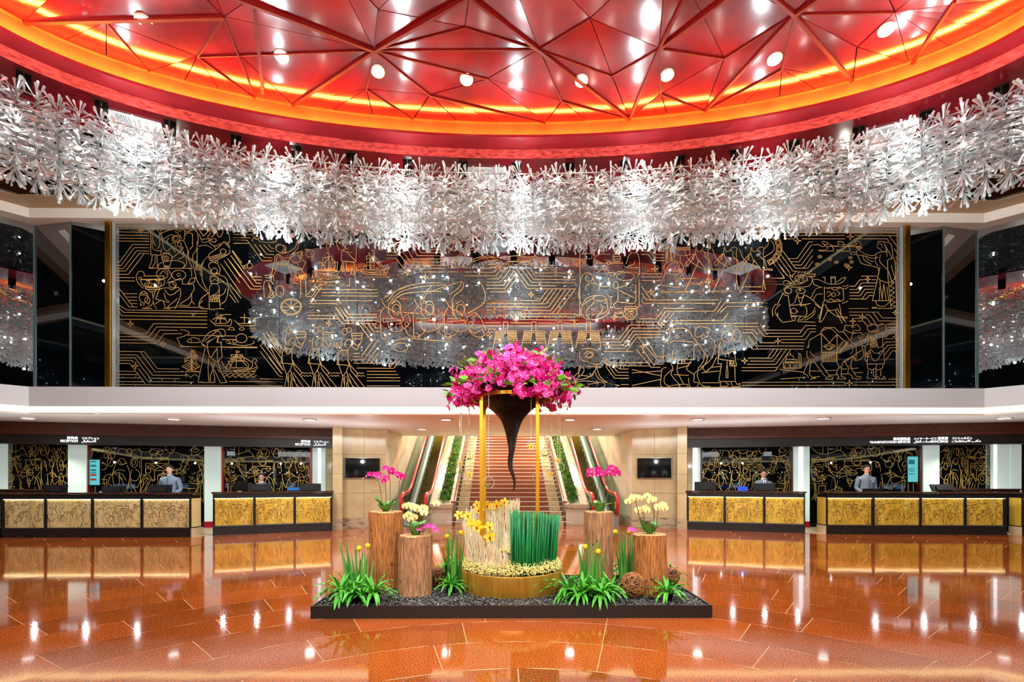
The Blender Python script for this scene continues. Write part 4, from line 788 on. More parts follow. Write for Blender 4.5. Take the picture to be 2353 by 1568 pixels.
ART.append((1740, 700, 6.536, """L 470,20 740,0;C 480,30 490,120 520,230 560,250;C 720,30 740,120 700,210 640,240;O 540,100 45,40;O 590,110 12,12;L 500,170 560,180 600,180 700,180;L 500,185 560,185 560,250;L 600,260 860,270;L 560,245 370,275 300,190 300,130;C 300,190 260,100 340,0;C 270,0 220,80 230,180;L 600,250 640,190;C 860,50 820,130 720,200;C 870,95 820,180 710,240;L 860,0 965,75;L 985,0 925,265 950,270 1000,200 1050,90;C 1010,0 1050,80 1120,95 1200,70;L 1050,90 1180,180 1350,195 1330,215 1190,185;L 1165,90 1270,290;L 1195,75 1325,280;L 1225,0 1260,200 1325,280;
L 1375,67 1665,67;L 1380,120 1800,120 1870,205 2110,207;L 1725,122 1820,252 2110,253;L 1380,165 1535,167;T 1570,190 50;L 1620,160 1680,162 1760,275;L 1455,213 1535,213;T 1428,255 50;L 1600,210 1640,212 1700,295;L 1505,252 1585,253 1645,328;L 1930,300 2110,300;L 1955,347 2110,347;L 1970,393 2110,393;L 1970,440 2110,440;T 2060,125 45;T 2070,492 50;L 1905,520 2030,520;L 870,322 715,322 630,437 130,435 40,300;L 870,370 755,370 670,485 95,485 0,360;L 870,415 800,415 715,530 350,530;T 303,555 50;L 30,580 265,580;L 350,578 700,580;L 0,627 690,628;L 0,673 685,675;L 240,680 150,803;L 300,680 210,808 0,808;L 360,680 235,855 0,855;L 430,680 270,903 0,903;L 495,680 265,1000 0,1000;L 300,950 0,950;L 100,390 655,390;
L 385,960 385,875 650,875 650,960 385,960;C 440,830 430,780 490,760 540,790 530,830;L 490,730 490,765;L 415,830 590,835 590,860;L 415,835 415,870;L 620,870 620,760 630,740 648,760 650,870;C 410,955 410,900 440,890 475,905 478,955;C 490,955 490,905 515,890 545,905 545,955;C 570,955 570,905 600,890 630,905 630,955;L 430,865 580,865;L 335,980 685,1020;L 780,1003 960,1003;L 1020,997 1180,990;L 1270,975 1330,972;L 1410,965 1510,958;L 340,1122 720,1095;L 830,1095 930,1085;L 1080,1065 1180,1058;L 1260,1050 1350,1045;L 1450,1030 1570,1025;L 1960,1125 2150,1125;L 0,1172 1310,1168;L 1440,1168 2150,1168;L 0,1220 1330,1217;L 1410,1217 2150,1217;T 1375,1187 55;
L 945,420 1000,350 1150,350 1215,415 1290,415 1310,315;C 945,420 1000,380 1070,365 1120,380 1190,455;L 945,420 955,440 960,710 965,860 1190,860 1190,460;L 955,440 1075,580 1190,455;C 950,440 780,540 770,600 740,660;L 770,590 765,650;C 1310,315 1400,320 1490,310 1540,370 1520,395 1460,390 1430,400;C 1310,380 1370,420 1430,430 1500,430;L 1430,400 1400,530;C 1290,420 1400,560 1470,630 1475,770 1465,850 1430,790 1300,870;L 1190,455 1300,550 1355,585 1195,745;L 1280,555 1195,680;L 965,720 1190,720;L 985,630 1075,590 1160,620 1075,690 985,630;L 1010,640 1080,620 1130,640 1075,670;C 740,700 740,780 770,830 800,820;L 770,830 685,1040 740,1060 760,1100;L 800,850 770,1050 820,1100 880,1110 790,1125;C 780,710 830,770 890,800 890,830 860,830 830,840;L 835,850 990,1060 1020,1080;L 960,870 950,900 1080,1080 1130,1100 1130,1125 1020,1125 1020,1100 1080,1085;L 1190,870 1220,940 1180,1030 1220,1090 1190,1120 1320,1125 1320,1110 1250,1080 1260,930;O 1235,945 25,12;C 1260,930 1290,860 1350,820 1440,770 1560,690;L 1310,870 1360,960 1350,1030 1420,1080 1410,1110 1540,1125 1550,1090 1480,1085 1400,960 1400,880 1440,780;O 1380,945 30,15;C 1330,620 1410,620 1430,690 1390,750;C 1430,440 1540,430 1580,470 1530,520 1510,470;O 1425,342 14,12;
O 1720,360 80,60;C 1690,330 1760,290 1800,330 1800,390 1830,400 1800,420 1720,400;C 1800,320 1870,290 1920,340 1900,440 1770,445;C 1820,330 1880,300 1930,350 1950,470 1870,495;L 1660,450 1600,550 1530,545 1555,620 1610,630 1650,600;L 1660,450 1650,600 1690,600 1700,490;L 1690,460 1695,600;L 1760,450 1800,655;L 1695,510 1770,510;L 1690,660 1700,600 1720,655 1735,600 1755,655 1775,600 1800,655;C 1810,450 1870,480 1870,640;L 1610,640 1610,840 1630,860 1690,680;L 1690,680 1650,720 1640,900;C 1800,655 1870,640 1890,690 1900,890;L 1640,900 1900,895;C 1690,720 1720,830 1790,840 1880,690;C 1700,680 1770,740 1880,690;L 1645,910 1650,960 1700,990 1770,960 1785,905;L 1880,905 1870,960 1800,990 1770,970;L 1660,990 1640,1120;L 1735,985 1735,1080 1770,1090 1775,980;L 1845,985 1845,1075;L 1760,1115 1800,1080 1830,1115;L 1870,1115 1895,1080 1920,1125 1700,1120;L 1620,720 1680,800;L 1620,770 1650,810;L 1680,690 1620,760;C 1560,620 1590,760 1530,830 1465,850;L 2110,565 1920,568 1880,620;L 2110,612 1950,615 1905,675;L 2110,652 1985,652 1910,760;L 2110,697 2020,700 1920,840;""" + fr_ln + ";" + hatch))
joints = [262, 457, 643, 822, 1003, 1181, 1357, 1530, 1710, 1888, 2070]
mural = thing('wall_mural', 'wide black glass mural with gold line figures above the white balcony fascia', 'mural', (0.1, MY, 3.476))
M_inlay = mat('gold_inlay', (226, 176, 104), .4, .3, emis=None)
MZ0, MZ1 = 3.38, 7.23
strips = [MB() for _ in joints[:-1]]
for u0, v0, s, txt in ART:
    for st in parse_art(txt):
        for a, b in zip(st, st[1:]):
            um = u0 + (a[0] + b[0]) / 2 / s
            if not (joints[0] <= um <= joints[-1]): continue
            k = max(i for i in range(len(joints) - 1) if joints[i] <= um)
            pa, pb = PY(u0 + a[0] / s, v0 + a[1] / s, MY), PY(u0 + b[0] / s, v0 + b[1] / s, MY)
            pa.y = pb.y = MY - .022
            if pa.z > MZ1 or pb.z > MZ1: continue
            ribbon(strips[k], [pa, pb], .0105, (0, -1, 0))
for k in range(len(joints) - 1):
    xa, xb = PY(joints[k], 700, MY).x, PY(joints[k + 1], 700, MY).x
    g = MB().box(xa + .004, xb - .004, MY - .016, MY, MZ0, MZ1).build('glass_panel', M_mir, mural)
    me = strips[k].mesh('inlay_pattern', M_inlay); inv2 = MW[mural.name].inverted(); me.transform(inv2)
    link('inlay_pattern', me, g)
M_back = mat('mural_backing', (20, 22, 24), .6)
struct(MB().box(PY(250, 700, MY).x, PY(2080, 700, MY).x, MY + .03, MY + .15, 3.2, 7.46).build('wall_back', M_back))
for u, od in ((259, 'left'), (2074, 'right')):
    x = PY(u, 700, MY).x
    t = thing('brass_post', 'tall polished brass strip at the %s end of the mural' % od, 'trim post', (x, MY - .1, 3.476))
    MB().box(x - .055, x + .055, MY - .16, MY + .02, MZ0, MZ1).build('face', M_gold, t)
    s = 1 if u < 1000 else -1
    MB().box(x + s * .062, x + s * .085, MY - .1, MY - .02, MZ0, MZ1).build('glass_rod', mat('glass_rod', (190, 200, 200), .1, .3), t)
# ================================================================ LOWER LEVEL: headers, art walls, desks
def frame(a, b):
    a = Vector((a[0], a[1])); b = Vector((b[0], b[1])); e = (b - a); ln = e.length; e.normalize()
    n = Vector((e.y, -e.x))
    if n.dot(-a) < 0: n = -n
    def fr(s, o, z): return Vector((a.x + e.x * s + n.x * o, a.y + e.y * s + n.y * o, z))
    fr.len = ln; fr.e = e; fr.n = n; fr.a = a
    return fr
def s_at(fr, u, o=0.0):                 # distance along a frame at which pixel column u falls
    base = fr(0, o, 0); p2 = fr(1, o, 0)
    def cam_(p): return (p.x * CY - p.y * SY, p.x * SY + p.y * CY)
    (x0, d0), (x1, d1) = cam_(base), cam_(p2); k = (u - CXP) / F
    return (k * d0 - x0) / ((x1 - x0) - k * (d1 - d0))
M_wood = mat('carved_dark_wood', (92, 46, 26), .35, col2=(62, 30, 18), nscale=14, bump=.4)
M_wood2 = mat('dark_moulding', (86, 36, 20), .3)
M_sign = mat('sign_band', (30, 26, 22), .35)
M_beige = mat('beige_stone', (206, 178, 136), .3, col2=(226, 204, 164), nscale=3, detail=6)
M_lit = glow('sign_light', (246, 250, 255), 1.6)
M_frost = mat('backlit_frosted_glass', (206, 226, 216), .25, emis=(222, 240, 232), estr=.2)
M_frost_w = mat('backlit_frosted_edge', (230, 240, 250), .25, emis=(236, 246, 255), estr=1.1)
M_redstrip = mat('red_lacquer_strip', (176, 34, 22), .25)
M_dred2 = mat('red_base_block', (168, 20, 44), .3)
M_blk = mat('black_granite', (26, 25, 25), .22, col2=(44, 43, 42), nscale=60)
M_dglass = mirror_glass('black_art_glass', (4, 5, 6), .10)
M_goldline = mat('gold_line', (214, 180, 92), .35, .35)
ART1 = """L 360,230 465,160 485,160 550,235 580,160;L 410,210 430,190 440,220 460,185 470,225 490,190 500,215;C 590,250 610,190 670,180 720,230 740,270;O 915,160 75,60;O 1095,215 33,33;O 1210,165 55,55;O 1045,290 62,58;O 465,270 30,30;O 520,270 45,30;L 870,300 870,520;L 870,300 1210,298;L 920,360 920,510;L 920,360 1200,360;L 1025,450 1025,580;L 1025,450 1290,450 1290,500;L 935,400 1020,360 1100,400 1020,440 935,400;L 1100,400 1165,365 1240,400 1160,440 1100,400;L 985,400 1010,385 1030,400 1010,415 985,400;L 1145,400 1170,385 1190,400 1170,415 1145,400;
C 590,330 560,400 540,480 545,600 580,700 640,750 700,700 725,600 735,480 700,380;C 540,480 600,440 680,455;C 540,490 500,540 490,600;C 545,490 620,520 665,630;C 550,480 640,490 690,570;C 540,490 450,520 440,620 500,720 560,800;O 510,350 35,50;O 640,340 45,40;O 785,350 40,60;O 780,345 20,35;C 760,440 740,540 780,580 830,560 850,480 800,430;C 740,560 760,640 830,660;O 1130,550 70,70;O 1130,550 30,30;L 1060,510 1110,510 1130,460 1150,505 1200,470 1210,520 1260,540 1220,570 1250,620 1195,615;C 860,620 900,520 960,510 1010,590;C 890,640 900,560 960,540;C 850,820 870,680 940,560;C 905,825 920,700 965,600;C 960,825 970,720 1000,620;C 1060,600 1040,690 930,690;
C 1190,290 1200,370 1260,430 1330,440;C 1330,440 1340,400 1360,340 1380,270;C 1250,490 1340,470 1420,360 1450,280;C 1450,280 1560,380 1610,560 1620,830;C 1280,550 1310,640 1380,670 1460,685;C 1550,540 1560,660 1500,730 1390,740;L 1490,740 1490,830;L 1540,500 1550,820;O 1455,770 40,40;L 1500,740 1560,830;L 1560,740 1500,830;C 280,170 310,230 290,280;C 300,340 340,380 380,360 410,290;C 290,560 310,500 380,400;C 370,360 430,350 440,370;O 285,440 18,18;O 285,490 18,18;C 600,780 640,740 720,800;L 640,830 650,740;L 700,830 680,740;L 870,275 885,298 900,275 915,298 930,275 945,298 960,275 975,298;L 1110,275 1125,298 1140,275 1155,298 1170,275 1185,298;L 1480,290 1530,240 1610,290 1570,320 1480,290;L 1450,190 1500,140 1570,190 1520,215 1450,190;C 1340,300 1350,260 1380,250 1420,270 1440,310;L 1370,280 1380,350;L 1400,290 1400,360;L 1430,270 1425,340;O 1595,400 35,40;L 500,830 530,760 560,830;L 750,700 800,830;L 770,640 860,830;L 850,420 850,320;C 700,260 760,240 800,250 840,300"""
rs = random.Random(5); sq = []
for k in range(95):
    x, y = rs.uniform(238, 560), rs.uniform(300, 585)
    if x > 420 and y > 480: continue
    a = rs.uniform(0, 6.28); l = rs.uniform(10, 22); b2 = rs.uniform(-1.2, 1.2)
    sq.append("C %d,%d %d,%d %d,%d" % (x, y, x + l * cos(a), y + l * sin(a), x + l * cos(a) + l * cos(a + b2 * 1.5), y + l * sin(a) + l * sin(a + b2 * 1.5)))
ART2 = """L 365,145 365,240;L 430,140 430,250;C 220,150 280,210 380,240 480,220 560,195 620,220 660,280 720,290 770,260;L 545,145 540,190 590,190 590,145;C 640,160 700,170 770,200 780,260 700,260;O 810,220 85,70;O 810,200 45,35;C 760,200 790,260 740,250;C 850,210 830,260 870,260;C 220,290 330,310 520,280 660,260;C 235,290 215,420 230,540 300,600 400,560;O 800,360 42,40;O 875,430 32,32;C 770,460 800,430 930,430;C 840,540 880,530 930,475;O 720,485 70,35;O 705,485 15,20;C 665,520 680,580 760,580 800,520;C 560,560 600,540 660,520;L 680,590 705,670 735,590;C 790,540 870,570 910,660 960,720;C 360,640 370,560 440,520 510,560 520,640 520,830;C 235,560 260,640 260,760 220,840;C 270,620 280,740 250,840;L 315,660 400,655 390,740 310,730 315,660;C 400,740 300,760 270,850;C 520,690 560,670 600,700;O 580,710 30,25;C 530,740 600,720 590,830;
C 940,145 920,190 960,260;O 1010,220 60,60;O 1000,190 30,40;O 1090,200 30,50;C 960,480 950,400 980,340 1040,350 1070,400 1080,470;C 960,480 960,640 970,830;C 1085,500 1100,600 1080,760 1060,840;C 1090,560 1120,650 1200,700 1270,640;C 1100,580 1140,680 1280,640;C 960,540 980,600 1005,640;L 1060,680 990,840;L 1050,740 1080,840;C 1095,300 1160,340 1180,290 1220,290 1250,340 1220,380;C 1110,330 1170,350 1200,300;C 1240,380 1190,440 1180,500 1110,500;C 1160,520 1190,530 1200,450;C 1190,180 1260,220 1300,280 1290,380 1330,480;C 1330,180 1290,260 1310,350;C 1390,170 1330,250 1310,320;O 1385,380 45,40;O 1420,290 50,60;C 1210,500 1200,580 1240,630 1330,590;L 1210,500 1340,550;L 1340,540 1430,540 1430,590 1340,590 1340,540;C 1340,540 1380,490 1430,540;L 1430,540 1520,500;L 1430,590 1530,630;L 1340,600 1330,740;L 1410,600 1410,740;L 1470,600 1470,740;C 1360,460 1380,440 1400,465 1430,440 1440,400;C 1450,390 1500,420 1500,500;C 1430,200 1480,180 1510,260 1490,330;""" + ";".join(sq)
S1, S2 = parse_art(ART1), parse_art(ART2)
B1, B2 = (270, 1630, 135, 835), (212, 1535, 138, 850)
S3 = [[(x + 1400, y) for x, y in st] for st in S1] + S2      # both motifs side by side
def art_on(fr, s0, s1, z0, z1, o, strokes, box_, w, x0=0., x1=1., flip=False):
    """map strokes into the rectangle s0..s1, z0..z1 of a frame; x0..x1 picks a horizontal slice"""
    mb = MB(); bx0, bx1, by0, by1 = box_; n = (fr.n.x, fr.n.y, 0)
    for st in strokes:
        run = []
        for x, y in st:
            t = ((x - bx0) / (bx1 - bx0) - x0) / (x1 - x0); h = (by1 - y) / (by1 - by0)
            if flip: t = 1 - t
            if 0 <= t <= 1 and 0 <= h <= 1: run.append(fr(s0 + (s1 - s0) * t, o, z0 + (z1 - z0) * h))
            else:
                if len(run) > 1: ribbon(mb, run, w, n)
                run = []
        if len(run) > 1: ribbon(mb, run, w, n)
    return mb
HL = frame(P(0, 968, 12.56), P(764, 985, 14.45)); HRt = frame(P(1578, 985, 14.35), P(2353, 969, 12.7))
def text_obj(name, body, fr, s, o, z, h, m, parent, align='LEFT', sx=1.0):
    c = bpy.data.curves.new(name, 'FONT'); c.body = body; c.size = h; c.extrude = .004; c.align_x = align; c.materials.append(m)
    ob = bpy.data.objects.new('tmp', c); COL.objects.link(ob)
    me = bpy.data.meshes.new_from_object(ob.evaluated_get(bpy.context.evaluated_depsgraph_get())); bpy.data.objects.remove(ob)
    me.name = name; me.materials.clear(); me.materials.append(m)
    x = Vector((fr.e.x, fr.e.y, 0))
    if x.x < 0: x = -x
    y = Vector((0, 0, 1)); nn = x.cross(y)
    M4 = Matrix.Translation(fr(s, o, z)) @ Matrix((x, y, nn)).transposed().to_4x4() @ Matrix.Diagonal((sx, 1, 1, 1))
    return link(name, me, parent, MW[parent.name].inverted() @ M4)
def header(fr, s0, s1, label, side, joints_u):
    mid = fr((s0 + s1) / 2, 0, 2.31)
    t = thing('desk_canopy', label, 'canopy', mid)
    MB().fbox(fr, s0, s1, -.5, .0, 2.62, 2.865).build('carved_frieze', M_wood, t)
    mb = MB(); mb.fbox(fr, s0 - .04, s1 + .04, -.5, .035, 2.62, 2.645); mb.fbox(fr, s0 - .08, s1 + .08, -.5, .075, 2.585, 2.62); mb.fbox(fr, s0 - .05, s1 + .05, -.5, .05, 2.553, 2.585)
    mb.build('moulding', M_wood2, t)
    # fretwork lozenges on the frieze
    fw = MB(); s = s0 + .06; k = 0
    while s < s1 - .1:
        z0, z1 = (2.68, 2.74) if k % 2 else (2.76, 2.82)
        a, b = fr(s, .004, z0), fr(s + .07, .004, z1); fw.bar(a, b, .012, .008, (fr.n.x, fr.n.y, 0))
        a, b = fr(s, .004, z1), fr(s + .07, .004, z0); fw.bar(a, b, .012, .008, (fr.n.x, fr.n.y, 0)); s += .075; k += 1
    fw.build('fretwork', M_wood2, t, kind='stuff')
    b = MB().fbox(fr, s0, s1, -.4, -.06, 2.315, 2.553).build('sign_band', M_sign, t)
    return t, b
hl, hlb = header(HL, -3.2, s_at(HL, 765), 'long dark carved wood canopy with black sign band over the left reception desks', -1, None)
sL = s_at(HL, 765) ; sR0 = s_at(HRt, 1577)
hr, hrb = header(HRt, sR0, HRt.len + 3.2, 'long dark carved wood canopy with black sign band over the right concierge desks', 1, None)
def sign(par, fr, u0, u1, vmid, zh, chinese, english, jap, arab, split):
    s0, s1 = s_at(fr, u0, -.05), s_at(fr, u1, -.05); sm = s_at(fr, split, -.05); o = -.052
    ZB = 2.315
    text_obj('lettering', english, fr, sm - .02, o, ZB + .055, zh, M_lit, par, 'RIGHT', .86)
    text_obj('lettering', chinese, fr, sm - .02, o, ZB + .055 + zh * .95, zh * .95, M_lit, par, 'RIGHT')
    text_obj('lettering', jap, fr, sm + .06, o, ZB + .055 + zh * .95, zh * .82, M_lit, par, 'LEFT', .95)
    text_obj('lettering', arab, fr, sm + .06, o, ZB + .06, zh * 1.0, M_lit, par, 'LEFT')
AR_REC = '\ufef7\ufe92\ufed8\ufe98\ufeb3\ufef9\ufe8d'[::1]
AR_REC = ''.join(['\ufedd', '\ufe8e', '\ufe92', '\ufed8', '\ufe98', '\ufeb3', '\ufefb', '\ufe8d'])
AR_TRA = ''.join(['\ufede', '\ufed8', '\ufee8', '\ufedf', '\ufe8d', ' ', '\ufe95', '\ufe8e', '\ufee3', '\ufeaa', '\ufea7'])
AR_CON = ''.join(['\ufe95', '\ufe8e', '\ufee3', '\ufefc', '\ufecc', '\ufe98', '\ufeb3', '\ufefb', '\ufe8d', ' ', '\ufe90', '\ufe98', '\ufedc', '\ufee3'])
sign(hlb, HL, 146, 214, 1010, .085, '\u63a5\u5f85\u8655', 'RECEPTION', '\u30ea\u30bb\u30d7\u30b7\u30e7\u30f3', AR_REC, 181)
sign(hlb, HL, 682, 745, 1018, .09, '\u63a5\u5f85\u8655', 'RECEPTION', '\u30ea\u30bb\u30d7\u30b7\u30e7\u30f3', AR_REC, 715)
sign(hrb, HRt, 2010, 2130, 1010, .085, '\u79ae\u8eca\u670d\u52d9\u8655', 'TRANSPORTATION SERVICES', '\u30cf\u30a4\u30e4\u30fc\u30b5\u30fc\u30d3\u30b9', AR_TRA, 2094)
sign(hrb, HRt, 2148, 2215, 1010, .085, '\u79ae\u8cd3\u90e8', 'CONCIERGE', '\u30b3\u30f3\u30b7\u30a7\u30eb\u30b8\u30e5', AR_CON, 2181)
# back walls of the two reception bays
BO = -1.0
def bay(fr, s0, s1, side, panels, cols, tagside):
    w = struct(MB().fbox(fr, s0, s1, BO - .25, BO - .08, 0, 2.9).build('wall_reception_' + tagside, mat('dark_bay_wall', (24, 20, 18), .4)), 'dark wall behind the %s desks' % tagside)
    for ua, ub, st, bx, x0, x1, txt in panels:
        sa, sb = s_at(fr, ua, BO), s_at(fr, ub, BO)
        c = fr((sa + sb) / 2, BO, .1)
        t = thing('etched_glass_panel', txt, 'glass panel', c)
        g = MB().fbox(fr, sa, sb, BO - .04, BO, .1, 2.75).build('glass_sheet', M_dglass, t)
        am = art_on(fr, sa, sb, .78, 2.36, BO + .004, st, bx, .0105, x0, x1); ot, ob_ = (S2, B2) if st is S1 else (S1, B1)
        a2 = art_on(fr, sa, sb, .70, 2.30, BO + .0042, ot[::2], ob_, .0105, 0, 1, True); am.add(a2.v, a2.f); am.build('line_pattern', M_goldline, t)
    for ua, ub, txt, redu, base, edge in cols:
        sa, sb = s_at(fr, ua, BO + .12), s_at(fr, ub, BO + .12)
        t = thing('light_column', txt, 'light column', fr((sa + sb) / 2, BO + .1, 0))
        MB().fbox(fr, sa, sb, BO, BO + .14, .18, 2.75).build('frosted_glass', M_frost, t)
        if edge:
            ea, eb = s_at(fr, edge[0], BO + .14), s_at(fr, edge[1], BO + .14)
            MB().fbox(fr, ea, eb, BO + .135, BO + .155, .18, 2.75).build('lit_edge', M_frost_w, t)
        MB().fbox(fr, sa, sb, BO, BO + .15, 0.006, .18).build('base_block', M_dred2, t)
        if redu:
            ra_, rb_ = s_at(fr, redu[0], BO + .05), s_at(fr, redu[1], BO + .05)
            MB().fbox(fr, ra_, rb_, BO, BO + .09, .1, 2.75).build('frame_strip', M_redstrip if redu[2] else M_wood2, t)
bay(HL, -3.4, s_at(HL, 772), -1,
    [(-120, -16, S1, B1, 0, .5, 'black etched glass panel at the far left edge beyond the first light column'),
     (12, 157, S2, B2, .0, 1., 'black glass panel with gold dragon etching between the two leftmost light columns'),
     (205, 470, S1, B1, 0., 1., 'wide black glass panel with gold robed figures behind the standing man in grey-blue'),
     (515, 714, S2, B2, 0., 1., 'black glass panel with gold dragon etching behind the seated woman')],
    [(-14, 11, 'frosted light column cut by the left picture edge', None, True, None),
     (157, 199, 'frosted light column behind the left end of the longest reception desk', (199, 204, 1), True, None),
     (470, 508, 'frosted light column on a red base between the two left reception desks', (508.5, 514, 1), True, None),
     (718, 748, 'frosted light column at the right end of the left reception bay', (712, 717, 1), True, (731, 737))], 'left')
bay(HRt, s_at(HRt, 1570), HRt.len + 3.4, 1,
    [(1612, 1816, S1, B1, 0., 1., 'black glass panel with gold circles and robed figures behind the seated man in a tie'),
     (1863, 2111, S2, B2, 0., 1., 'black glass panel with gold dragon etching behind the standing man in glasses'),
     (2159, 2282, S1, B1, .05, .78, 'black glass panel with gold mountain and circles behind the concierge desk at right')],
    [(1590, 1609, 'narrow bright light column beside the right marble pier', (1609.5, 1613, 0), True, (1591, 1602)),
     (1823, 1860, 'frosted light column on a red base between the two right desks', (1817, 1822.5, 0), True, (1836, 1845)),
     (2121, 2158, 'frosted light column behind the laptop end of the concierge desk', (2112, 2120, 0), True, None),
     (2283, 2320, 'frosted light column at the right end of the concierge bay', None, True, (2283, 2290)),
     (2321, 2346, 'second frosted light column at the far right, beside the shop', None, True, None)], 'right')
# information screens seen on the glass panels
def info_screen(fr, ua, ub, va, vb, txt, bars):
    sa, sb = s_at(fr, ua, BO + .03), s_at(fr, ub, BO + .03)
    def zz(v, u): 
        p = fr(s_at(fr, u, BO + .03), BO + .03, 0); d = p.x * SY + p.y * CY; return ZC + (HOR - v) / F * d
    z0, z1 = zz(vb, ua), zz(va, ua)
    t = thing('info_screen', txt, 'screen', fr((sa + sb) / 2, BO + .02, z0))
    MB().fbox(fr, sa - .03, sb + .03, BO + .006, BO + .03, z0 - .03, z1 + .03).build('bezel', M_black, t)
    s = MB().fbox(fr, sa, sb, BO + .028, BO + .034, z0, z1).build('display', glow('screen_cyan', (110, 208, 214), .55), t)
    hh = z1 - z0
    for (a, b, m) in bars:
        MB().fbox(fr, sa + .02, sb - .08, BO + .033, BO + .037, z0 + a * hh, z0 + b * hh).build('caption_bar', m, s)
Mtx = glow('screen_text', (44, 120, 128), .5); Mrd = glow('screen_red', (176, 52, 48), .5)
info_screen(HL, 206, 229, 1057, 1115, 'tall cyan information screen with red bars at the left of the wide etched panel', [(.9, .95, Mtx), (.72, .8, Mtx), (.55, .62, Mtx), (.46, .5, Mtx), (.36, .43, Mrd), (.18, .25, Mrd)])
info_screen(HRt, 2086, 2109, 1050, 1108, 'tall cyan information screen at the right end of the panel behind the man in glasses', [(.7, .88, Mtx), (.5, .53, Mtx), (.42, .45, Mtx), (.3, .33, Mtx)])
# ---------------------------------------------------------------- desks
M_gpanel = mat('gold_panel', (226, 182, 54), .36, .2, col2=(238, 200, 84), nscale=5, stretch=(1, 1, .2))
M_gpanel2 = mat('pale_gold_panel', (240, 216, 136), .36, .15, col2=(248, 230, 166), nscale=5, stretch=(1, 1, .2))
M_etch = mat('etched_line', (96, 66, 18), .5)
M_top = mat('brown_marble_top', (66, 40, 26), .12, col2=(112, 74, 48), nscale=18, ramp=(.45, .8))
def desk(label, A, B, bounds, gm, arts, ends=(None, None), dep=.40):
    fr = frame(A, B); L = fr.len
    t = thing('reception_desk', label, 'desk', fr(L / 2, -.3, 0))
    MB().fbox(fr, 0, L, -dep, 0, .0, .215).build('plinth', M_blk, t)
    MB().fbox(fr, 0.02, L - .02, -dep, -.05, .215, 1.02).build('carcass', M_blk, t)
    MB().fbox(fr, 0, L, -.09, 0, .925, 1.04).build('top_rail', M_blk, t)
    mb = MB(); mb.fbox(fr, -.03, L + .03, -dep - .03, .03, 1.045, 1.085); mb.build('countertop', M_top, t)
    edges = [0.0] + [None] * (len(bounds) - 1) + [L]
    for i in range(len(bounds) - 1):
        edges[i + 1] = (s_at(fr, bounds[i][1]) + s_at(fr, bounds[i + 1][0])) / 2
    for i, s in enumerate(edges):
        w = .03; a = max(0, s - w); b = min(L, s + w)
        MB().fbox(fr, a, b, -.09, .008, .0, 1.045).build('post', M_blk, t)
    for (ua, ub), (st, bx, x0, x1) in zip(bounds, arts):
        sa, sb = s_at(fr, ua), s_at(fr, ub)
        p = MB().fbox(fr, sa, sb, -.06, -.02, .24, .925).build('gold_panel', gm, t)
        am = art_on(fr, sa, sb, .25, .91, -.016, st, bx, .006, x0, x1); ot, ob_ = (S2, B2) if st is S1 else (S1, B1)
        a2 = art_on(fr, sa, sb, .18, .86, -.0158, ot[1::2], ob_, .006, 0, 1, True); am.add(a2.v, a2.f); am.build('etched_pattern', M_etch, p)
    MB().fbox(fr, .03, L - .03, -.018, -.006, .917, .924).build('panel_light', glow('panel_led', (255, 236, 190), 7), t)
    MB().fbox(fr, .03, L - .03, -.05, .004, .215, .238).build('steel_trim', mat('desk_steel', (120, 126, 130), .25, .8), t)
    for k, e in enumerate(ends):
        if e is None: continue
        x0_, x1_ = (-.012, 0) if k == 0 else (L, L + .012)
        MB().fbox(fr, x0_, x1_, -dep, -.03, .24, .94).build('side_panel', gm, t)
        MB().fbox(fr, x0_ - (.012 if k == 0 else 0), x1_ + (.012 if k else 0), -dep, -.01, 0, .215).build('side_plinth', M_beige, t)
    return t, fr
B3 = (270, 2935, 135, 840)
a1 = [(S3, B3, .0, .42), (S3, B3, .3, .72), (S3, B3, .5, 1.), (S1, B1, 0, 1)]
d1, F1 = desk('long reception desk with four pale gold etched panels, at the far left', PZ(4, 1236.5, 0), PZ(438, 1235.3, 0), [(9, 103), (106, 210), (214.5, 323), (328.5, 434)], M_gpanel2, a1, (None, PZ(458, 1229, 0)))
d2, F2 = desk('reception desk with three bright gold etched panels, beside the left marble pier', PZ(489, 1231, 0), PZ(764, 1220.4, 0), [(493.8, 582.6), (586.7, 675), (679.4, 759)], M_gpanel, [(S1, B1, 0, 1), (S2, B2, 0, 1), (S3, B3, .35, .85)])
d3, F3 = desk('reception desk with three gold etched panels, beside the right marble pier', PZ(1578, 1217.5, 0), PZ(1850, 1226, 0), [(1583, 1663), (1667.5, 1754.5), (1758, 1847)], M_gpanel, [(S1, B1, 0, 1), (S2, B2, 0, 1), (S3, B3, .35, .85)])
d4, F4 = desk('long concierge desk with four gold etched panels and a laptop, at the right', PZ(1899, 1228, 0), PZ(2313, 1229.8, 0), [(1902.8, 2003), (2010.7, 2112.5), (2118, 2215.6), (2220.6, 2306)], M_gpanel, [(S1, B1, 0, 1), (S2, B2, 0, 1), (S3, B3, 0, .5), (S2, B2, 0, .8)], (PZ(1877.5, 1221, 0), None))
d5, F5 = desk('end of another gold panelled desk cut by the right picture edge', PZ(2349, 1232, 0), PZ(2560, 1236, 0), [(2356, 2450), (2455, 2550)], M_gpanel, [(S1, B1, 0, 1), (S2, B2, 0, 1)], (PZ(2316, 1224, 0), None))
d6, F6 = desk('end of another gold panelled desk cut by the left picture edge', PZ(-200, 1240, 0), PZ(-3, 1237, 0), [(-195, -100), (-95, -3)], M_gpanel2, [(S1, B1, 0, 1), (S2, B2, 0, 1)])
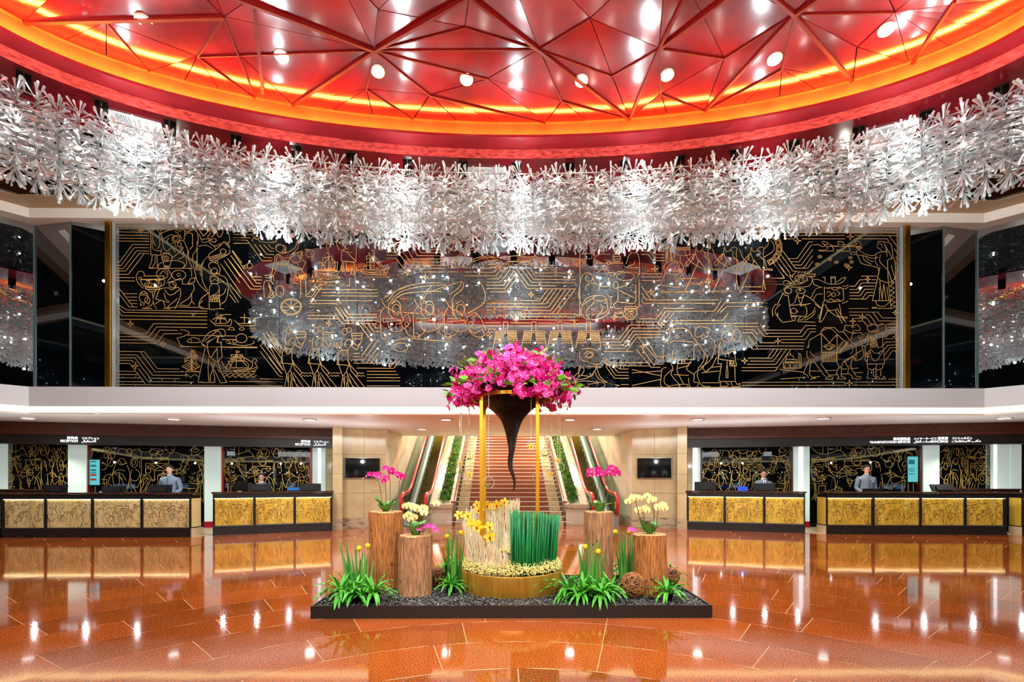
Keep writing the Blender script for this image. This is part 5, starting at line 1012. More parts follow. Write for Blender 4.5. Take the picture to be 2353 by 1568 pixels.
# raised ledge at the back of the concierge desk and of the long desk
for fr, ua, ub, txt in ((F4, 2189, 2345, 'brown stone rear ledge behind the concierge desk'), (F1, -4, 102, 'pale stone rear ledge behind the long reception desk at far left')):
    sa, sb = s_at(fr, ua, -.63), s_at(fr, ub, -.63)
    t = thing('back_counter', txt, 'counter', fr((sa + sb) / 2, -.7, 0))
    MB().fbox(fr, sa, sb, -.82, -.64, 0.006, 1.12).build('cabinet', M_blk, t); MB().fbox(fr, sa - .03, sb + .03, -.84, -.62, 1.12, 1.155).build('stone_top', M_top, t)
for fr, fa, fb, sd in ((HL, F1, F2, 'left'), (HRt, F3, F4, 'right')):
    q = [fa(0, -.03, 0), fa(fa.len, -.03, 0), fb(0, -.03, 0), fb(fb.len, -.03, 0), fr(fr.len + (0 if sd == 'left' else 2), BO - .09, 0), fr(-2 if sd == 'left' else 0, BO - .09, 0)]
    struct(MB().prism([(v.x, v.y) for v in q], -.02, .006).build('floor_reception_' + sd, M_beige), 'pale stone floor behind the %s desks' % sd)
# ---------------------------------------------------------------- monitors and desk-top things
M_mon = mat('monitor_black', (9, 9, 10), .5, 0, .25); M_mon2 = mat('monitor_back', (16, 16, 17), .5, 0, .25)
ZT = 1.087
def monitor(fr, uc, wpx, hpx, label, o=-.22, tilt=.12, cat='monitor'):
    s = s_at(fr, uc, o); c = fr(s, o, ZT); d = c.x * SY + c.y * CY; w = wpx / F * d; h = hpx / F * d
    t = thing('monitor', label, cat, c, atan2(fr.e.y, fr.e.x), 'computer monitors on the desks')
    Mt = Matrix.Translation((0, 0, h / 2)) @ Matrix.Rotation(-tilt, 4, 'X')
    MB().box(-w / 2, w / 2, -.018, .018, -h / 2, h / 2, Mt).build('casing', M_mon, t, False)
    MB().box(-w * .32, w * .32, -.05, -.018, -h * .42, h * .2, Mt).build('rear_housing', M_mon2, t, False)
    MB().box(-w / 2 + .015, w / 2 - .015, .018, .02, -h / 2 + .015, h / 2 - .015, Mt).build('screen', glow('monitor_screen', (150, 180, 240), .8), t, False)
    mb = MB(); mb.box(-.03, .03, -.015, .02, .0, h * .45); mb.box(-.1, .1, -.07, .08, 0, .012); mb.build('stand', M_mon, t, False)
    return t
monitor(F1, 128, 52, 17, 'leftmost black monitor on the long reception desk, by the second light column')
monitor(F1, 262, 52, 15, 'black monitor on the long reception desk left of the standing man in grey')
monitor(F1, 367, 55, 17.5, 'black monitor on the long reception desk in front of the standing man in grey')
monitor(F2, 597, 48, 17, 'black monitor in front of the seated woman')
monitor(F2, 713, 46, 17, 'black monitor beside the light column at the right end of the left bay')
monitor(F3, 1620, 46, 20, 'black monitor at the left end of the desk by the right marble pier')
monitor(F3, 1755, 45, 17.5, 'black monitor in front of the seated man in a tie')
monitor(F4, 2166, 52, 17, 'tilted black monitor on the concierge desk right of the man in glasses', tilt=.5)
def small_box(name, fr, ua, ub, va, m, label, cat, o=-.2, dep=.12):
    sa, sb = s_at(fr, ua, o), s_at(fr, ub, o); c = fr((sa + sb) / 2, o, ZT); d = c.x * SY + c.y * CY
    zt = ZC + (HOR - va) / F * d
    t = thing(name, label, cat, c)
    MB().fbox(fr, sa, sb, o - dep, o, ZT, zt).build('body', m, t)
    MB().fbox(fr, sa + .02, sb - .02, o - dep + .02, o - .02, zt, zt + .008).build('top', m, t)
    return t
M_blue = mat('blue_card', (20, 60, 190), .3, emis=(30, 80, 255), estr=.35)
M_blue2 = mat('blue_folder', (20, 110, 180), .4)
t = small_box('laptop', F4, 1983, 2028, 1124.0, M_mon, 'dark laptop open in front of the standing man in glasses', 'laptop', -.2, .03)
t = small_box('card_display', F3, 1695, 1718, 1119.5, M_blue, 'bright blue card display on the desk left of the seated man in a tie', 'display', -.3, .04)
t = small_box('folder_rack', F2, 660, 700, 1121.5, M_blue2, 'blue folder rack on the desk right of the seated woman', 'rack', -.31, .09)
t = small_box('keyboard', F2, 660, 696, 1128.0, M_mon, 'black keyboard beside the blue folder rack', 'keyboard', -.1, .08)
t = small_box('keyboard', F1, 416, 440, 1129.5, M_mon, 'black keyboard at the right end of the long reception desk', 'keyboard', -.1, .08)
t = small_box('note_box', F1, 228, 238, 1130.0, mat('note_white', (220, 216, 206), .5), 'small white note box left of the second monitor', 'box', -.2, .06)
t = small_box('note_box', F2, 545, 555, 1129.5, mat('note_tan', (196, 176, 130), .5), 'small tan note box at the left end of the desk with the seated woman', 'box', -.2, .06)
# black office chair behind the woman's desk
s = s_at(F2, 553, -1.0); c = F2(s, -1.25, 0.006)
t = thing('office_chair', 'tall black office chair left of the seated woman', 'chair', c)
mb = MB(); pr = smooth_pts([(-.2, .62), (-.21, 1.1), (-.17, 1.3), (0, 1.37), (.17, 1.3), (.21, 1.1), (.2, .62)], 3)
n = len(pr); e2 = F2.e; nn = F2.n
vs = [F2(s + x, -1.25 + .05, z) for x, z in pr] + [F2(s + x, -1.25 - .05, z) for x, z in pr]
mb.add(vs, [tuple(range(n)), tuple(range(2 * n - 1, n - 1, -1))] + [(i, (i + 1) % n, n + (i + 1) % n, n + i) for i in range(n)])
mb.build('backrest', M_black, t); MB().fbox(F2, s - .24, s + .24, -1.2, -.78, .45, .54).build('seat', M_black, t)
mb = MB(); mb.tube([F2(s, -1.0, .006), F2(s, -1.0, .45)], .03, 8); mb.build('column', M_mon, t)
for k in range(5):
    a = 2 * pi * k / 5; p = F2(s, -1.0, .05); mb = MB(); mb.bar(p, p + Vector((.26 * cos(a), .26 * sin(a), -.02)), .04, .03); mb.build('leg', M_mon, t)
# ================================================================ MARBLE PIERS, TVs, STAIRS, ESCALATORS
def SW(x, s, z):                        # stair frame: x across, s metres beyond the stair foot, z up
    d = 15.5 + s
    return W(-.09 - .021 * s + x, d, z)
M_marb = mat('beige_marble', (212, 196, 148), .1, col2=(190, 166, 118), nscale=2.4, detail=7, ramp=(.4, .8), rnd=.05)
M_marb2 = mat('cream_marble', (222, 208, 182), .1, col2=(196, 186, 160), nscale=1.8, detail=8, ramp=(.45, .8), rnd=.03)
M_vein = mat('veined_marble', (196, 178, 146), .12, col2=(96, 84, 72), nscale=4, detail=8, stretch=(1, 1, 3), ramp=(.5, .72))
def marble_wall(label, side, A, B, z0=.28, rows=(.28, 1.0, 1.55, 2.12, 2.87), ncol=2, thick=.2):
    fr = frame(A, B); L = fr.len
    w = struct(MB().fbox(fr, 0, L, -thick, -.012, 0, 2.87).build('wall_pier', mat('marble_joint', (110, 92, 62), .6)), label)
    for k in range(ncol):
        for za, zb in zip(rows, rows[1:]):
            MB().fbox(fr, L * k / ncol + .004, L * (k + 1) / ncol - .004, -.012, 0, za + .004, zb - .004).build('marble_panel', M_marb, w)
    mb = MB(); mb.fbox(fr, -.0, L, -.01, .03, 0, .17); mb.fbox(fr, 0, L, -.01, .02, .17, .28); mb.build('skirting', M_vein, w)
    return fr
def dP(u, d): p = P(u, 1000, d); return (p.x, p.y)
marble_wall('narrow beige marble pier left of the stairs', 0, dP(764, 13.95), dP(787, 14.05), ncol=1)
fL = marble_wall('beige marble wall with a television, left of the stairs', 0, dP(785, 14.35), dP(887, 14.75))
marble_wall('narrow beige marble pier right of the stairs', 0, dP(1556, 14.05), dP(1579, 13.95), ncol=1)
fR = marble_wall('beige marble wall with a television, right of the stairs', 0, dP(1452, 14.75), dP(1558, 14.35))
# end pieces between pier and reception bay
marble_wall('marble return beside the left reception bay', 0, dP(748, 14.9), dP(770, 14.8), ncol=1)
marble_wall('marble return beside the right reception bay', 0, dP(1576, 14.8), dP(1592, 14.9), ncol=1)
M_tvs = mat('tv_glass', (8, 8, 10), .06, 0, .8)
for fr, ua, ub, od in ((fL, 792, 873.4, 'left'), (fR, 1463.6, 1543.7, 'right')):
    sa, sb = s_at(fr, ua, .06), s_at(fr, ub, .06); c = fr((sa + sb) / 2, .05, 0); d = c.x * SY + c.y * CY
    za, zb = ZC + (HOR - 1100) / F * d, ZC + (HOR - 1052.6) / F * d
    t = thing('television', 'flat black television on the marble wall %s of the stairs' % od, 'television', fr((sa + sb) / 2, .03, za))
    MB().fbox(fr, sa, sb, .015, .06, za, zb).build('casing', M_black, t)
    MB().fbox(fr, sa + .012, sb - .012, .06, .064, za + .014, zb - .012).build('screen', M_tvs, t)
    mb = MB(); sv = mat('tv_bezel_silver', (150, 140, 128), .3, .6)
    for q in ((sa, sa + .012, za, zb), (sb - .012, sb, za, zb), (sa, sb, za, za + .014), (sa, sb, zb - .012, zb)): mb.fbox(fr, q[0], q[1], .055, .067, q[2], q[3])
    mb.build('bezel', sv, t); MB().fbox(fr, (sa + sb) / 2 - .15, (sa + sb) / 2 + .15, 0, .02, za + .2, zb - .2).build('wall_mount', M_black, t)
# ---- main stairs
R_, T_, NS = .137, .29, 27
S0 = -.55
M_carpet = mat('terracotta_stair', (148, 74, 38), .6, col2=(128, 62, 32), nscale=40)
M_stone = mat('cream_stair_stone', (206, 186, 142), .3, col2=(150, 134, 92), nscale=6, detail=7, ramp=(.45, .75))
M_nose = mat('metal_nosing', (236, 226, 214), .25, .3)
st = thing('staircase', 'wide terracotta staircase with pale nosings rising behind the flower display', 'staircase', SW(0, S0, 0))
for k in range(NS):
    s = S0 + k * T_; z1 = (k + 1) * R_; z0 = max(0, z1 - R_)
    def sb(x0, x1, sa, se, za, zb): return MB().hexa([SW(x0, sa, za), SW(x1, sa, za), SW(x1, se, za), SW(x0, se, za), SW(x0, sa, zb), SW(x1, sa, zb), SW(x1, se, zb), SW(x0, se, zb)])
    b = sb(-1.62, 1.62, s, s + T_ + .02, z0, z1 - .012).build('step', M_stone, st)
    sb(-1.27, 1.27, s - .008, s + T_ - .01, z0 + .002, z1 - .02).build('carpet', M_carpet, b)
    sb(-1.70 if k else -1.9, 1.70 if k else 1.9, s - .016, s + .05, z1 - .02, z1).build('nosing', M_nose, b)
mb = MB()
mb.hexa([SW(-1.66, S0 + .1, 0), SW(1.66, S0 + .1, 0), SW(1.66, S0 + NS * T_, 0), SW(-1.66, S0 + NS * T_, 0), SW(-1.6, S0 + .3, .02), SW(1.6, S0 + .3, .02), SW(1.6, S0 + NS * T_, NS * R_ - .2), SW(-1.6, S0 + NS * T_, NS * R_ - .2)])
# ---- planted balustrades either side
M_soil = mat('planter_soil', (70, 58, 30), .9)
M_leafd = mat('strip_leaf', (104, 176, 60), .45, col2=(64, 140, 44), nscale=6, rnd=.1)
M_leafy = mat('strip_leaf_yellow', (220, 170, 40), .5)
SL = R_ / T_
def slope_box(x0, x1, s0, s1, za0, zb0, za1=None):   # sloped slab
    return MB().hexa([SW(x0, s0, 0), SW(x1, s0, 0), SW(x1, s1, 0), SW(x0, s1, 0), SW(x0, s0, za0), SW(x1, s0, za0), SW(x1, s1, zb0), SW(x0, s1, zb0)])
ZP = .615
for sgn, od in ((-1, 'left'), (1, 'right')):
    t = thing('planted_balustrade', 'cream marble stair balustrade with a strip of green plants, %s of the stairs' % od, 'balustrade', SW(sgn * 2.1, -.02, 0))
    a, b = sorted((sgn * 1.76, sgn * 2.46))
    MB().hexa([SW(a, -.05, 0), SW(b, -.05, 0), SW(b, 8, 0), SW(a, 8, 0), SW(a, -.05, ZP - .05), SW(b, -.05, ZP - .05), SW(b, 8, ZP - .05 + 8.0 * SL), SW(a, 8, ZP - .05 + 8.0 * SL)]).build('plinth', M_marb2, t)
    mb = MB(); mb.hexa([SW(a - .03, -.1, ZP - .12), SW(b + .03, -.1, ZP - .12), SW(b + .03, .08, ZP - .12), SW(a - .03, .08, ZP - .12), SW(a - .03, -.1, ZP), SW(b + .03, -.1, ZP), SW(b + .03, .08, ZP), SW(a - .03, .08, ZP)])
    mb.build('ledge', M_vein, t)
    for x0, x1 in ((1.74, 1.845), (2.195, 2.48)):
        x0, x1 = sorted((sgn * x0, sgn * x1))
        MB().hexa([SW(x0, -.02, ZP - .2), SW(x1, -.02, ZP - .2), SW(x1, 8, ZP - .2 + 8 * SL), SW(x0, 8, ZP - .2 + 8 * SL), SW(x0, -.02, ZP + .01), SW(x1, -.02, ZP + .01), SW(x1, 8, ZP + .01 + 8 * SL), SW(x0, 8, ZP + .01 + 8 * SL)]).build('marble_slope', M_marb2, t)
    x0, x1 = sorted((sgn * 1.845, sgn * 2.195))
    MB().hexa([SW(x0, .06, ZP - .15), SW(x1, .06, ZP - .15), SW(x1, 8, ZP - .15 + 8 * SL), SW(x0, 8, ZP - .15 + 8 * SL), SW(x0, .06, ZP), SW(x1, .06, ZP), SW(x1, 8, ZP + 8 * SL), SW(x0, 8, ZP + 8 * SL)]).build('soil', M_soil, t)
    lf = MB(); ly = MB(); rg = random.Random(20 + sgn)
    for q in range(300):
        s = rg.uniform(.1, 6.6); x = sgn * rg.uniform(1.87, 2.17); base = SW(x, s, ZP + s * SL)
        for j in range(5):
            a2 = rg.uniform(0, 6.28); l = rg.uniform(.09, .19); up = rg.uniform(.5, 1.3)
            d = Vector((cos(a2), sin(a2), up)).normalized(); sd = d.cross(Vector((0, 0, 1))).normalized() * rg.uniform(.012, .02)
            m1 = base + d * l * .55; tip = base + d * l + Vector((0, 0, -.03))
            (ly if rg.random() < .09 else lf).add([base - sd * .3, m1 - sd, tip, m1 + sd, ], [(0, 1, 2, 3)])
    lf.build('green_leaves', M_leafd, t, kind='stuff'); ly.build('yellow_leaves', M_leafy, t, kind='stuff')
    # bronze handrail of the stairs
    h = thing('handrail', 'brown metal stair handrail on the %s side of the stairs' % od, 'handrail', SW(sgn * 1.66, -.1, 0))
    p0, p1 = SW(sgn * 1.66, -.15, .72), SW(sgn * 1.66, 7.4, .72 + 7.5 * SL)
    mb = MB(); mb.tube([SW(sgn * 1.76, -.28, .70), SW(sgn * 1.66, -.24, .71), p0, p1], .035, 8); mb.build('rail', mat('bronze_rail', (150, 92, 74), .2, .6), h)
    for s in (-.1, .02, 1.2, 2.4, 3.6, 4.8, 6.0):
        mb = MB(); mb.tube([SW(sgn * 1.66, s, .72 + s * SL), SW(sgn * 1.66, s, .42 + s * SL), SW(sgn * 1.76, s, .40 + s * SL)], .012, 6); mb.build('bracket', mat('bronze_bracket', (150, 100, 84), .25, .7), h)
# ---- escalators
M_rub = mat('red_handrail', (200, 30, 40), .25); M_esteel = mat('escalator_steel', (190, 194, 192), .22, .8)
M_etread = mat('escalator_step', (132, 106, 24), .4, .2, col2=(110, 88, 18), nscale=30); M_skirt = mat('escalator_skirt', (214, 222, 226), .3, .1)
M_eglass = thin_glass('escalator_glass', (206, 232, 220), .10)
TI = tan(radians(30))
def esc_z(s): return max(0, s - .75) * TI
for sgn, od in ((-1, 'left'), (1, 'right')):
    t = thing('escalator', 'escalator with red handrails and glass sides, %s of the stairs' % od, 'escalator', SW(sgn * 2.85, -.3, 0))
    for xo, nm in ((2.50, 'inner'), (3.22, 'outer')):
        x = sgn * xo; ss = [q * .35 for q in range(-1, 24)]
        path = [SW(x, -.35, .26), SW(x, -.52, .36), SW(x, -.62, .55), SW(x, -.60, .78), SW(x, -.5, .92), SW(x, -.32, .97), SW(x, 0, .97), SW(x, .45, .99), SW(x, .75, 1.05)] + [SW(x, s, .98 + esc_z(s)) for s in ss if s > 1.0]
        mb = MB(); mb.tube(path, .048, 8); mb.build('handrail', M_rub, t)
        mb = MB(); mb.tube([p - Vector((0, 0, .05)) for p in path[4:]], .028, 6); mb.build('handrail_track', M_esteel, t)
        gl = MB(); prof = [(-.45, .3, .88), (-.2, .3, .92), (.4, .3, .94), (.8, .33, 1.0)] + [(s, .32 + esc_z(s), .94 + esc_z(s)) for s in ss if s > 1.0]
        vs = []; fs = []
        for s, za, zb in prof: vs += [SW(x - .006, s, za), SW(x - .006, s, zb), SW(x + .006, s, za), SW(x + .006, s, zb)]
        for i in range(len(prof) - 1):
            b = 4 * i; fs += [(b, b + 4, b + 5, b + 1), (b + 2, b + 3, b + 7, b + 6), (b + 1, b + 5, b + 7, b + 3)]
        gl.add(vs, fs); gl.build('glass_balustrade', M_eglass, t)
        bx = MB(); xa, xb = sorted((x, x - sgn * .10)) if nm == 'outer' else sorted((x, x + sgn * .10))
        for s0_, s1_ in [(-.4, .3), (.3, .8)] + [(s, s + .7) for s in [.8 + .7 * q for q in range(10)]]:
            bx.hexa([SW(xa, s0_, 0), SW(xb, s0_, 0), SW(xb, s1_, 0), SW(xa, s1_, 0), SW(xa, s0_, .30 + esc_z(s0_)), SW(xb, s0_, .30 + esc_z(s0_)), SW(xb, s1_, .30 + esc_z(s1_)), SW(xa, s1_, .30 + esc_z(s1_))])
        bx.build('skirt_panel', M_skirt if nm == 'outer' else M_esteel, t)
    xa, xb = sorted((sgn * 2.60, sgn * 3.12)); n = 0; s = .45
    cbx = lambda x0, x1, a, b, z0, z1: MB().hexa([SW(x0, a, z0), SW(x1, a, z0), SW(x1, b, z0), SW(x0, b, z0), SW(x0, a, z1), SW(x1, a, z1), SW(x1, b, z1), SW(x0, b, z1)])
    cbx(xa, xb, -.5, .45, 0, .02).build('comb_plate', M_esteel, t)
    while s < 6.6:
        z = esc_z(s + .2) + .03
        cbx(xa, xb, s, s + .41, max(0, z - .24), z).build('step', M_etread, t); s += .4
    MB().hexa([SW(xa - .15, -.75, 0), SW(xb + .15, -.75, 0), SW(xb + .15, -.45, 0), SW(xa - .15, -.45, 0), SW(xa - .15, -.75, .012), SW(xb + .15, -.75, .012), SW(xb + .15, -.45, .012), SW(xa - .15, -.45, .012)]).build('entry_plate', mat('grey_mat', (120, 118, 114), .4, .3), t)
    for xo in (2.50, 3.22):
        x = sgn * xo; cbx(x - .07, x + .07, -.5, -.2, 0, .30).build('newel_base', M_esteel, t)
    # notice sticker on the outer newel glass
    x = sgn * 3.20
    MB().hexa([SW(x - .05, -.56, .52), SW(x + .05, -.56, .52), SW(x + .05, -.555, .52), SW(x - .05, -.555, .52), SW(x - .05, -.56, .74), SW(x + .05, -.56, .74), SW(x + .05, -.555, .74), SW(x - .05, -.555, .74)]).build('yellow_notice', mat('notice_yellow', (214, 200, 60), .5), t)
    # polished marble wall outside the escalator, in panels
    w = struct(MB().hexa([SW(sgn * 3.62, -.75, 0), SW(sgn * 3.75, -.75, 0), SW(sgn * 3.75, 9, 0), SW(sgn * 3.62, 9, 0), SW(sgn * 3.62, -.75, 6.5), SW(sgn * 3.75, -.75, 6.5), SW(sgn * 3.75, 9, 6.5), SW(sgn * 3.62, 9, 6.5)][::1]).build('wall_escalator_' + od, M_marb2), 'polished cream marble wall outside the %s escalator' % od)
    for i in range(6):
        for j in range(5):
            x = sgn * 3.61
            cbx(min(x, sgn * 3.625), max(x, sgn * 3.625), -.75 + 1.6 * i + .003, -.75 + 1.6 * (i + 1) - .003, .28 + 1.05 * j + .003, .28 + 1.05 * (j + 1) - .003).build('marble_panel', M_marb2, w)
    cbx(min(sgn * 3.58, sgn * 3.62), max(sgn * 3.58, sgn * 3.62), -.75, 2, 0, .28).build('skirting', M_vein, w)
# closing wall high behind the stairs, and its ceiling
mb = MB(); mb.hexa([SW(-3.8, 9, 2.5), SW(3.8, 9, 2.5), SW(3.8, 9.1, 2.5), SW(-3.8, 9.1, 2.5), SW(-3.8, 9, 7), SW(3.8, 9, 7), SW(3.8, 9.1, 7), SW(-3.8, 9.1, 7)])
struct(mb.build('wall_upper_landing', M_marb2))
# ---- lower soffit downlights
dl = [(64, 961), (399, 963), (712, 964), (1025, 964), (1309, 964), (1603, 963), (1892, 961), (2308, 961), (970, 986.5), (1372, 986), (1083, 1002.3), (1259, 1002.3)]
nm = ['far left, over the long reception desk', 'over the right end of the long reception desk', 'above the left marble pier', 'left of the flower display, front row', 'right of the flower display, front row', 'above the right marble pier',
      'over the left end of the concierge desk', 'far right, over the concierge desk', 'in front of the left escalator', 'in front of the right escalator', 'at the head of the left stair handrail', 'at the head of the right stair handrail']
for (u, v), od in zip(dl, nm):
    p = PZ(u, v, 2.865)
    t = thing('soffit_downlight', 'round recessed downlight in the pale soffit, ' + od, 'downlight', (p.x, p.y, 2.845), 0, 'downlights in the lower soffit')
    MB().lathe([(.12, .0), (.165, -.008), (.165, .02), (.12, .02)], 18, cap0=False, cap1=False).build('trim_ring', M_trim, t, False)
    MB().lathe([(.0, .004), (.122, .004)], 18, cap0=False, cap1=False).build('lens', glow('soffit_lens', (255, 252, 246), 4), t, False)
    spot('soffit_lamp', (p.x, p.y, 2.80), 70, (250, 248, 244), 150, .8, .1, (p.x, p.y, 0))
for u, v, od in ((205, 951, 'left'), (490, 951.5, 'centre left'), (695, 953, 'right of centre left'), (1590, 954, 'centre right'), (1833, 954, 'right')):
    p = PZ(u, v, 2.862)
    t = thing('air_diffuser', 'slim white air grille near the front edge of the pale soffit, %s' % od, 'vent', p)
    MB().box(p.x - .16, p.x + .16, p.y - .05, p.y + .05, 2.85, 2.866).build('grille', M_trim, t)
for fr_k in (F1, F2, F3, F4):
    for q in (.125, .375, .625, .875): point('aisle_fill', fr_k(fr_k.len * q, 1.0, 1.95), 8.5, (238, 246, 255), .03)  # unseen fill points added in mid-air to lighten soffit and desk fronts
for fr_k in (fL, fR): point('aisle_fill', fr_k(fr_k.len * .5, 1.3, 1.95), 14, (238, 246, 255), .04)  # same added fill before the television walls
# wash lights inside the two reception bays and on the marble
for u, d in ((90, 12.9), (330, 13.2), (600, 14.2), (1700, 14.2), (1960, 13.3), (2220, 13.1)):
    p = P(u, 1030, d); spot('bay_lamp', (p.x, p.y, 2.26), 40, (255, 246, 232), 130, .7, .05, (p.x, p.y + .3, 0))
for sgn in (-1, 1):
    p = SW(sgn * 1.2, 2.8, 3.1); point('stair_lamp', p, 110, (255, 236, 208), .15)
    p = SW(sgn * 3.0, 5.0, 5.2); point('stair_lamp', p, 360, (255, 240, 216), .3)
    p = SW(sgn * 1.0, 6.0, 5.6); point('stair_lamp', p, 160, (255, 236, 208), .3)
# ================================================================ FLOWER DISPLAY
PA, PB = PZ(713.5, 1393.5, .13), PZ(1637, 1391.6, .13)
PF = frame((PA.x, PA.y), (PB.x, PB.y)); PL = PF.len; PDEP = 1.62
M_pblk = mat('black_board', (26, 20, 17), .4)
plat = thing('display_platform', 'low black platform filled with dark gravel in the middle of the hall', 'platform', PF(PL / 2, -PDEP / 2, 0))
MB().fbox(PF, .02, PL - .02, -PDEP + .02, -.02, 0, .105).build('base', M_pblk, plat)
bu = [s_at(PF, u) for u in (987, 1098, 1366)]; eb = [0] + bu + [PL]
for a, b in zip(eb, eb[1:]): MB().fbox(PF, a + .001, b - .001, -.02, 0, 0, .13).build('front_board', M_pblk, plat)
for a, b, o0_, o1_ in ((0, .02, -PDEP, -.02), (PL - .02, PL, -PDEP, -.02), (0, PL, -PDEP, -PDEP + .02)): MB().fbox(PF, a, b, o0_, o1_, 0, .13).build('edge_board', M_pblk, plat)
rg = random.Random(4); OV = [(1, 0, 0), (-1, 0, 0), (0, 1, 0), (0, -1, 0), (0, 0, 1), (0, 0, -1)]; OF = [(0, 2, 4), (2, 1, 4), (1, 3, 4), (3, 0, 4), (2, 0, 5), (1, 2, 5), (3, 1, 5), (0, 3, 5)]
pb = MB()
for k in range(13500):
    s, o = rg.uniform(.035, PL - .035), -rg.uniform(.035, PDEP - .035) if rg.random() < .6 else -rg.uniform(.035, .8)
    c = PF(s, o, .107 + rg.uniform(0, .018)); a = rg.uniform(0, 6.28); r1, r2, r3 = rg.uniform(.012, .022), rg.uniform(.008, .015), rg.uniform(.006, .012); tl = rg.uniform(-.5, .5)
    pb.add([(c.x + (x * r1 * cos(a) - y * r2 * sin(a)), c.y + (x * r1 * sin(a) + y * r2 * cos(a)), c.z + z * r3 + x * tl * .008) for x, y, z in OV], OF)
pb.build('gravel', mat('dark_gravel', (44, 44, 44), .22, col2=(132, 130, 124), nscale=30, detail=1, ramp=(.46, .74)), plat, kind='stuff')
ZG = .118
# ---- round golden planter
C0 = P(1176, 1300, 6.09); CXD, CYD = C0.x, C0.y
planter = thing('round_planter', 'round golden wood-veneer planter ringed with pale yellow blossoms in the centre of the platform', 'planter', (CXD, CYD, .1))
M_ven = mat('gold_veneer', (206, 156, 62), .22, .55, col2=(176, 118, 36), nscale=7, stretch=(2.4, 2.4, .25), detail=3, ramp=(.35, .7))
MB().lathe([(.612, .1), (.615, .12), (.615, .35), (.612, .358), (.58, .358), (.58, .2)], 96, (CXD, CYD, 0), cap1=False).build('veneer_wall', M_ven, planter)
MB().lathe([(.0, .31), (.585, .31)], 48, (CXD, CYD, 0), cap0=False, cap1=False).build('bed', M_soil, planter)
mo = MB()
for k in range(6500):
    a = rg.uniform(0, 6.283); r = .34 + .26 * sqrt(rg.random()); h = .35 + .155 * sqrt(max(0, 1 - ((r - .46) / .15) ** 2)) if r < .61 else .35
    c = Vector((CXD + r * cos(a), CYD + r * sin(a), (h if r < .5 else .36 + (h - .355) * rg.random() ** .6) + rg.uniform(-.012, .014))); q = rg.uniform(.008, .0145); t = rg.uniform(0, 3)
    vs = [(c.x + q * rg.uniform(.7, 1.2) * cos(t + k2 * 1.57), c.y + q * rg.uniform(.7, 1.2) * sin(t + k2 * 1.57), c.z + q * rg.uniform(-.4, .5)) for k2 in range(4)] + [(c.x, c.y, c.z + q * .9), (c.x, c.y, c.z - q)]
    mo.add(vs, [(0, 1, 4), (1, 2, 4), (2, 3, 4), (3, 0, 4), (1, 0, 5), (2, 1, 5), (3, 2, 5), (0, 3, 5)])
mo.build('pale_blossoms', mat('pale_blossom', (244, 232, 156), .6, col2=(216, 202, 110), nscale=50, detail=1), planter, kind='stuff')
# ---- white twig screen and green reeds
M_twig = mat('bleached_twig', (254, 244, 212), .6, col2=(242, 220, 176), nscale=20, rnd=.12)
M_reed = mat('green_reed', (30, 150, 80), .4, col2=(18, 118, 60), nscale=9, stretch=(6, 6, 1), rnd=.22)
tw = thing('twig_screen', 'curved screen of bleached white twigs standing in the round planter', 'twig screen', (CXD, CYD, .33))
re_ = thing('reed_screen', 'curved screen of straight dark green reeds standing in the round planter', 'reed screen', (CXD, CYD, .33))
for k in range(290):
    f = k / 289; th = -pi / 2 - .10 - f * 3.25 + rg.uniform(-.02, .02)          # from the front, round the left, to the back
    z1 = .60 + .42 * min(1, f * 2.0) + .12 * max(0, f - .5) * 2 + rg.uniform(-.06, .05); r0, r1_ = .50 + rg.uniform(-.04, .03), .56 + rg.uniform(-.05, .04)
    pts = []
    for q in range(8):
        t = q / 7; r = r0 + (r1_ - r0) * t; w = .012 if 0 < q < 7 else 0
        pts.append((CXD + r * cos(th) + rg.uniform(-w, w), CYD + r * sin(th) + rg.uniform(-w, w), .30 + (z1 - .30) * t))
    mb = MB(); mb.tube(pts, [.010, .0095, .009, .0085, .008, .007, .006, .0045], 4, False); mb.build('twig', M_twig, tw)
for k in range(270):
    f = k / 269; th = -pi / 2 - .02 + f * 2.35 + rg.uniform(-.02, .02); z1 = 1.08 - .17 * f + rg.uniform(-.04, .03)
    r0 = .50 + rg.uniform(-.05, .03); r1_ = r0 + .035 + rg.uniform(-.02, .03); t2 = th + rg.uniform(-.03, .03)
    mb = MB(); mb.tube([(CXD + r0 * cos(th), CYD + r0 * sin(th), .30), (CXD + (r0 + r1_) / 2 * cos(th), CYD + (r0 + r1_) / 2 * sin(th), .30 + (z1 - .3) * .5), (CXD + r1_ * cos(t2), CYD + r1_ * sin(t2), z1)], [.009, .009, .007], 5, True); mb.build('reed', M_reed, re_)
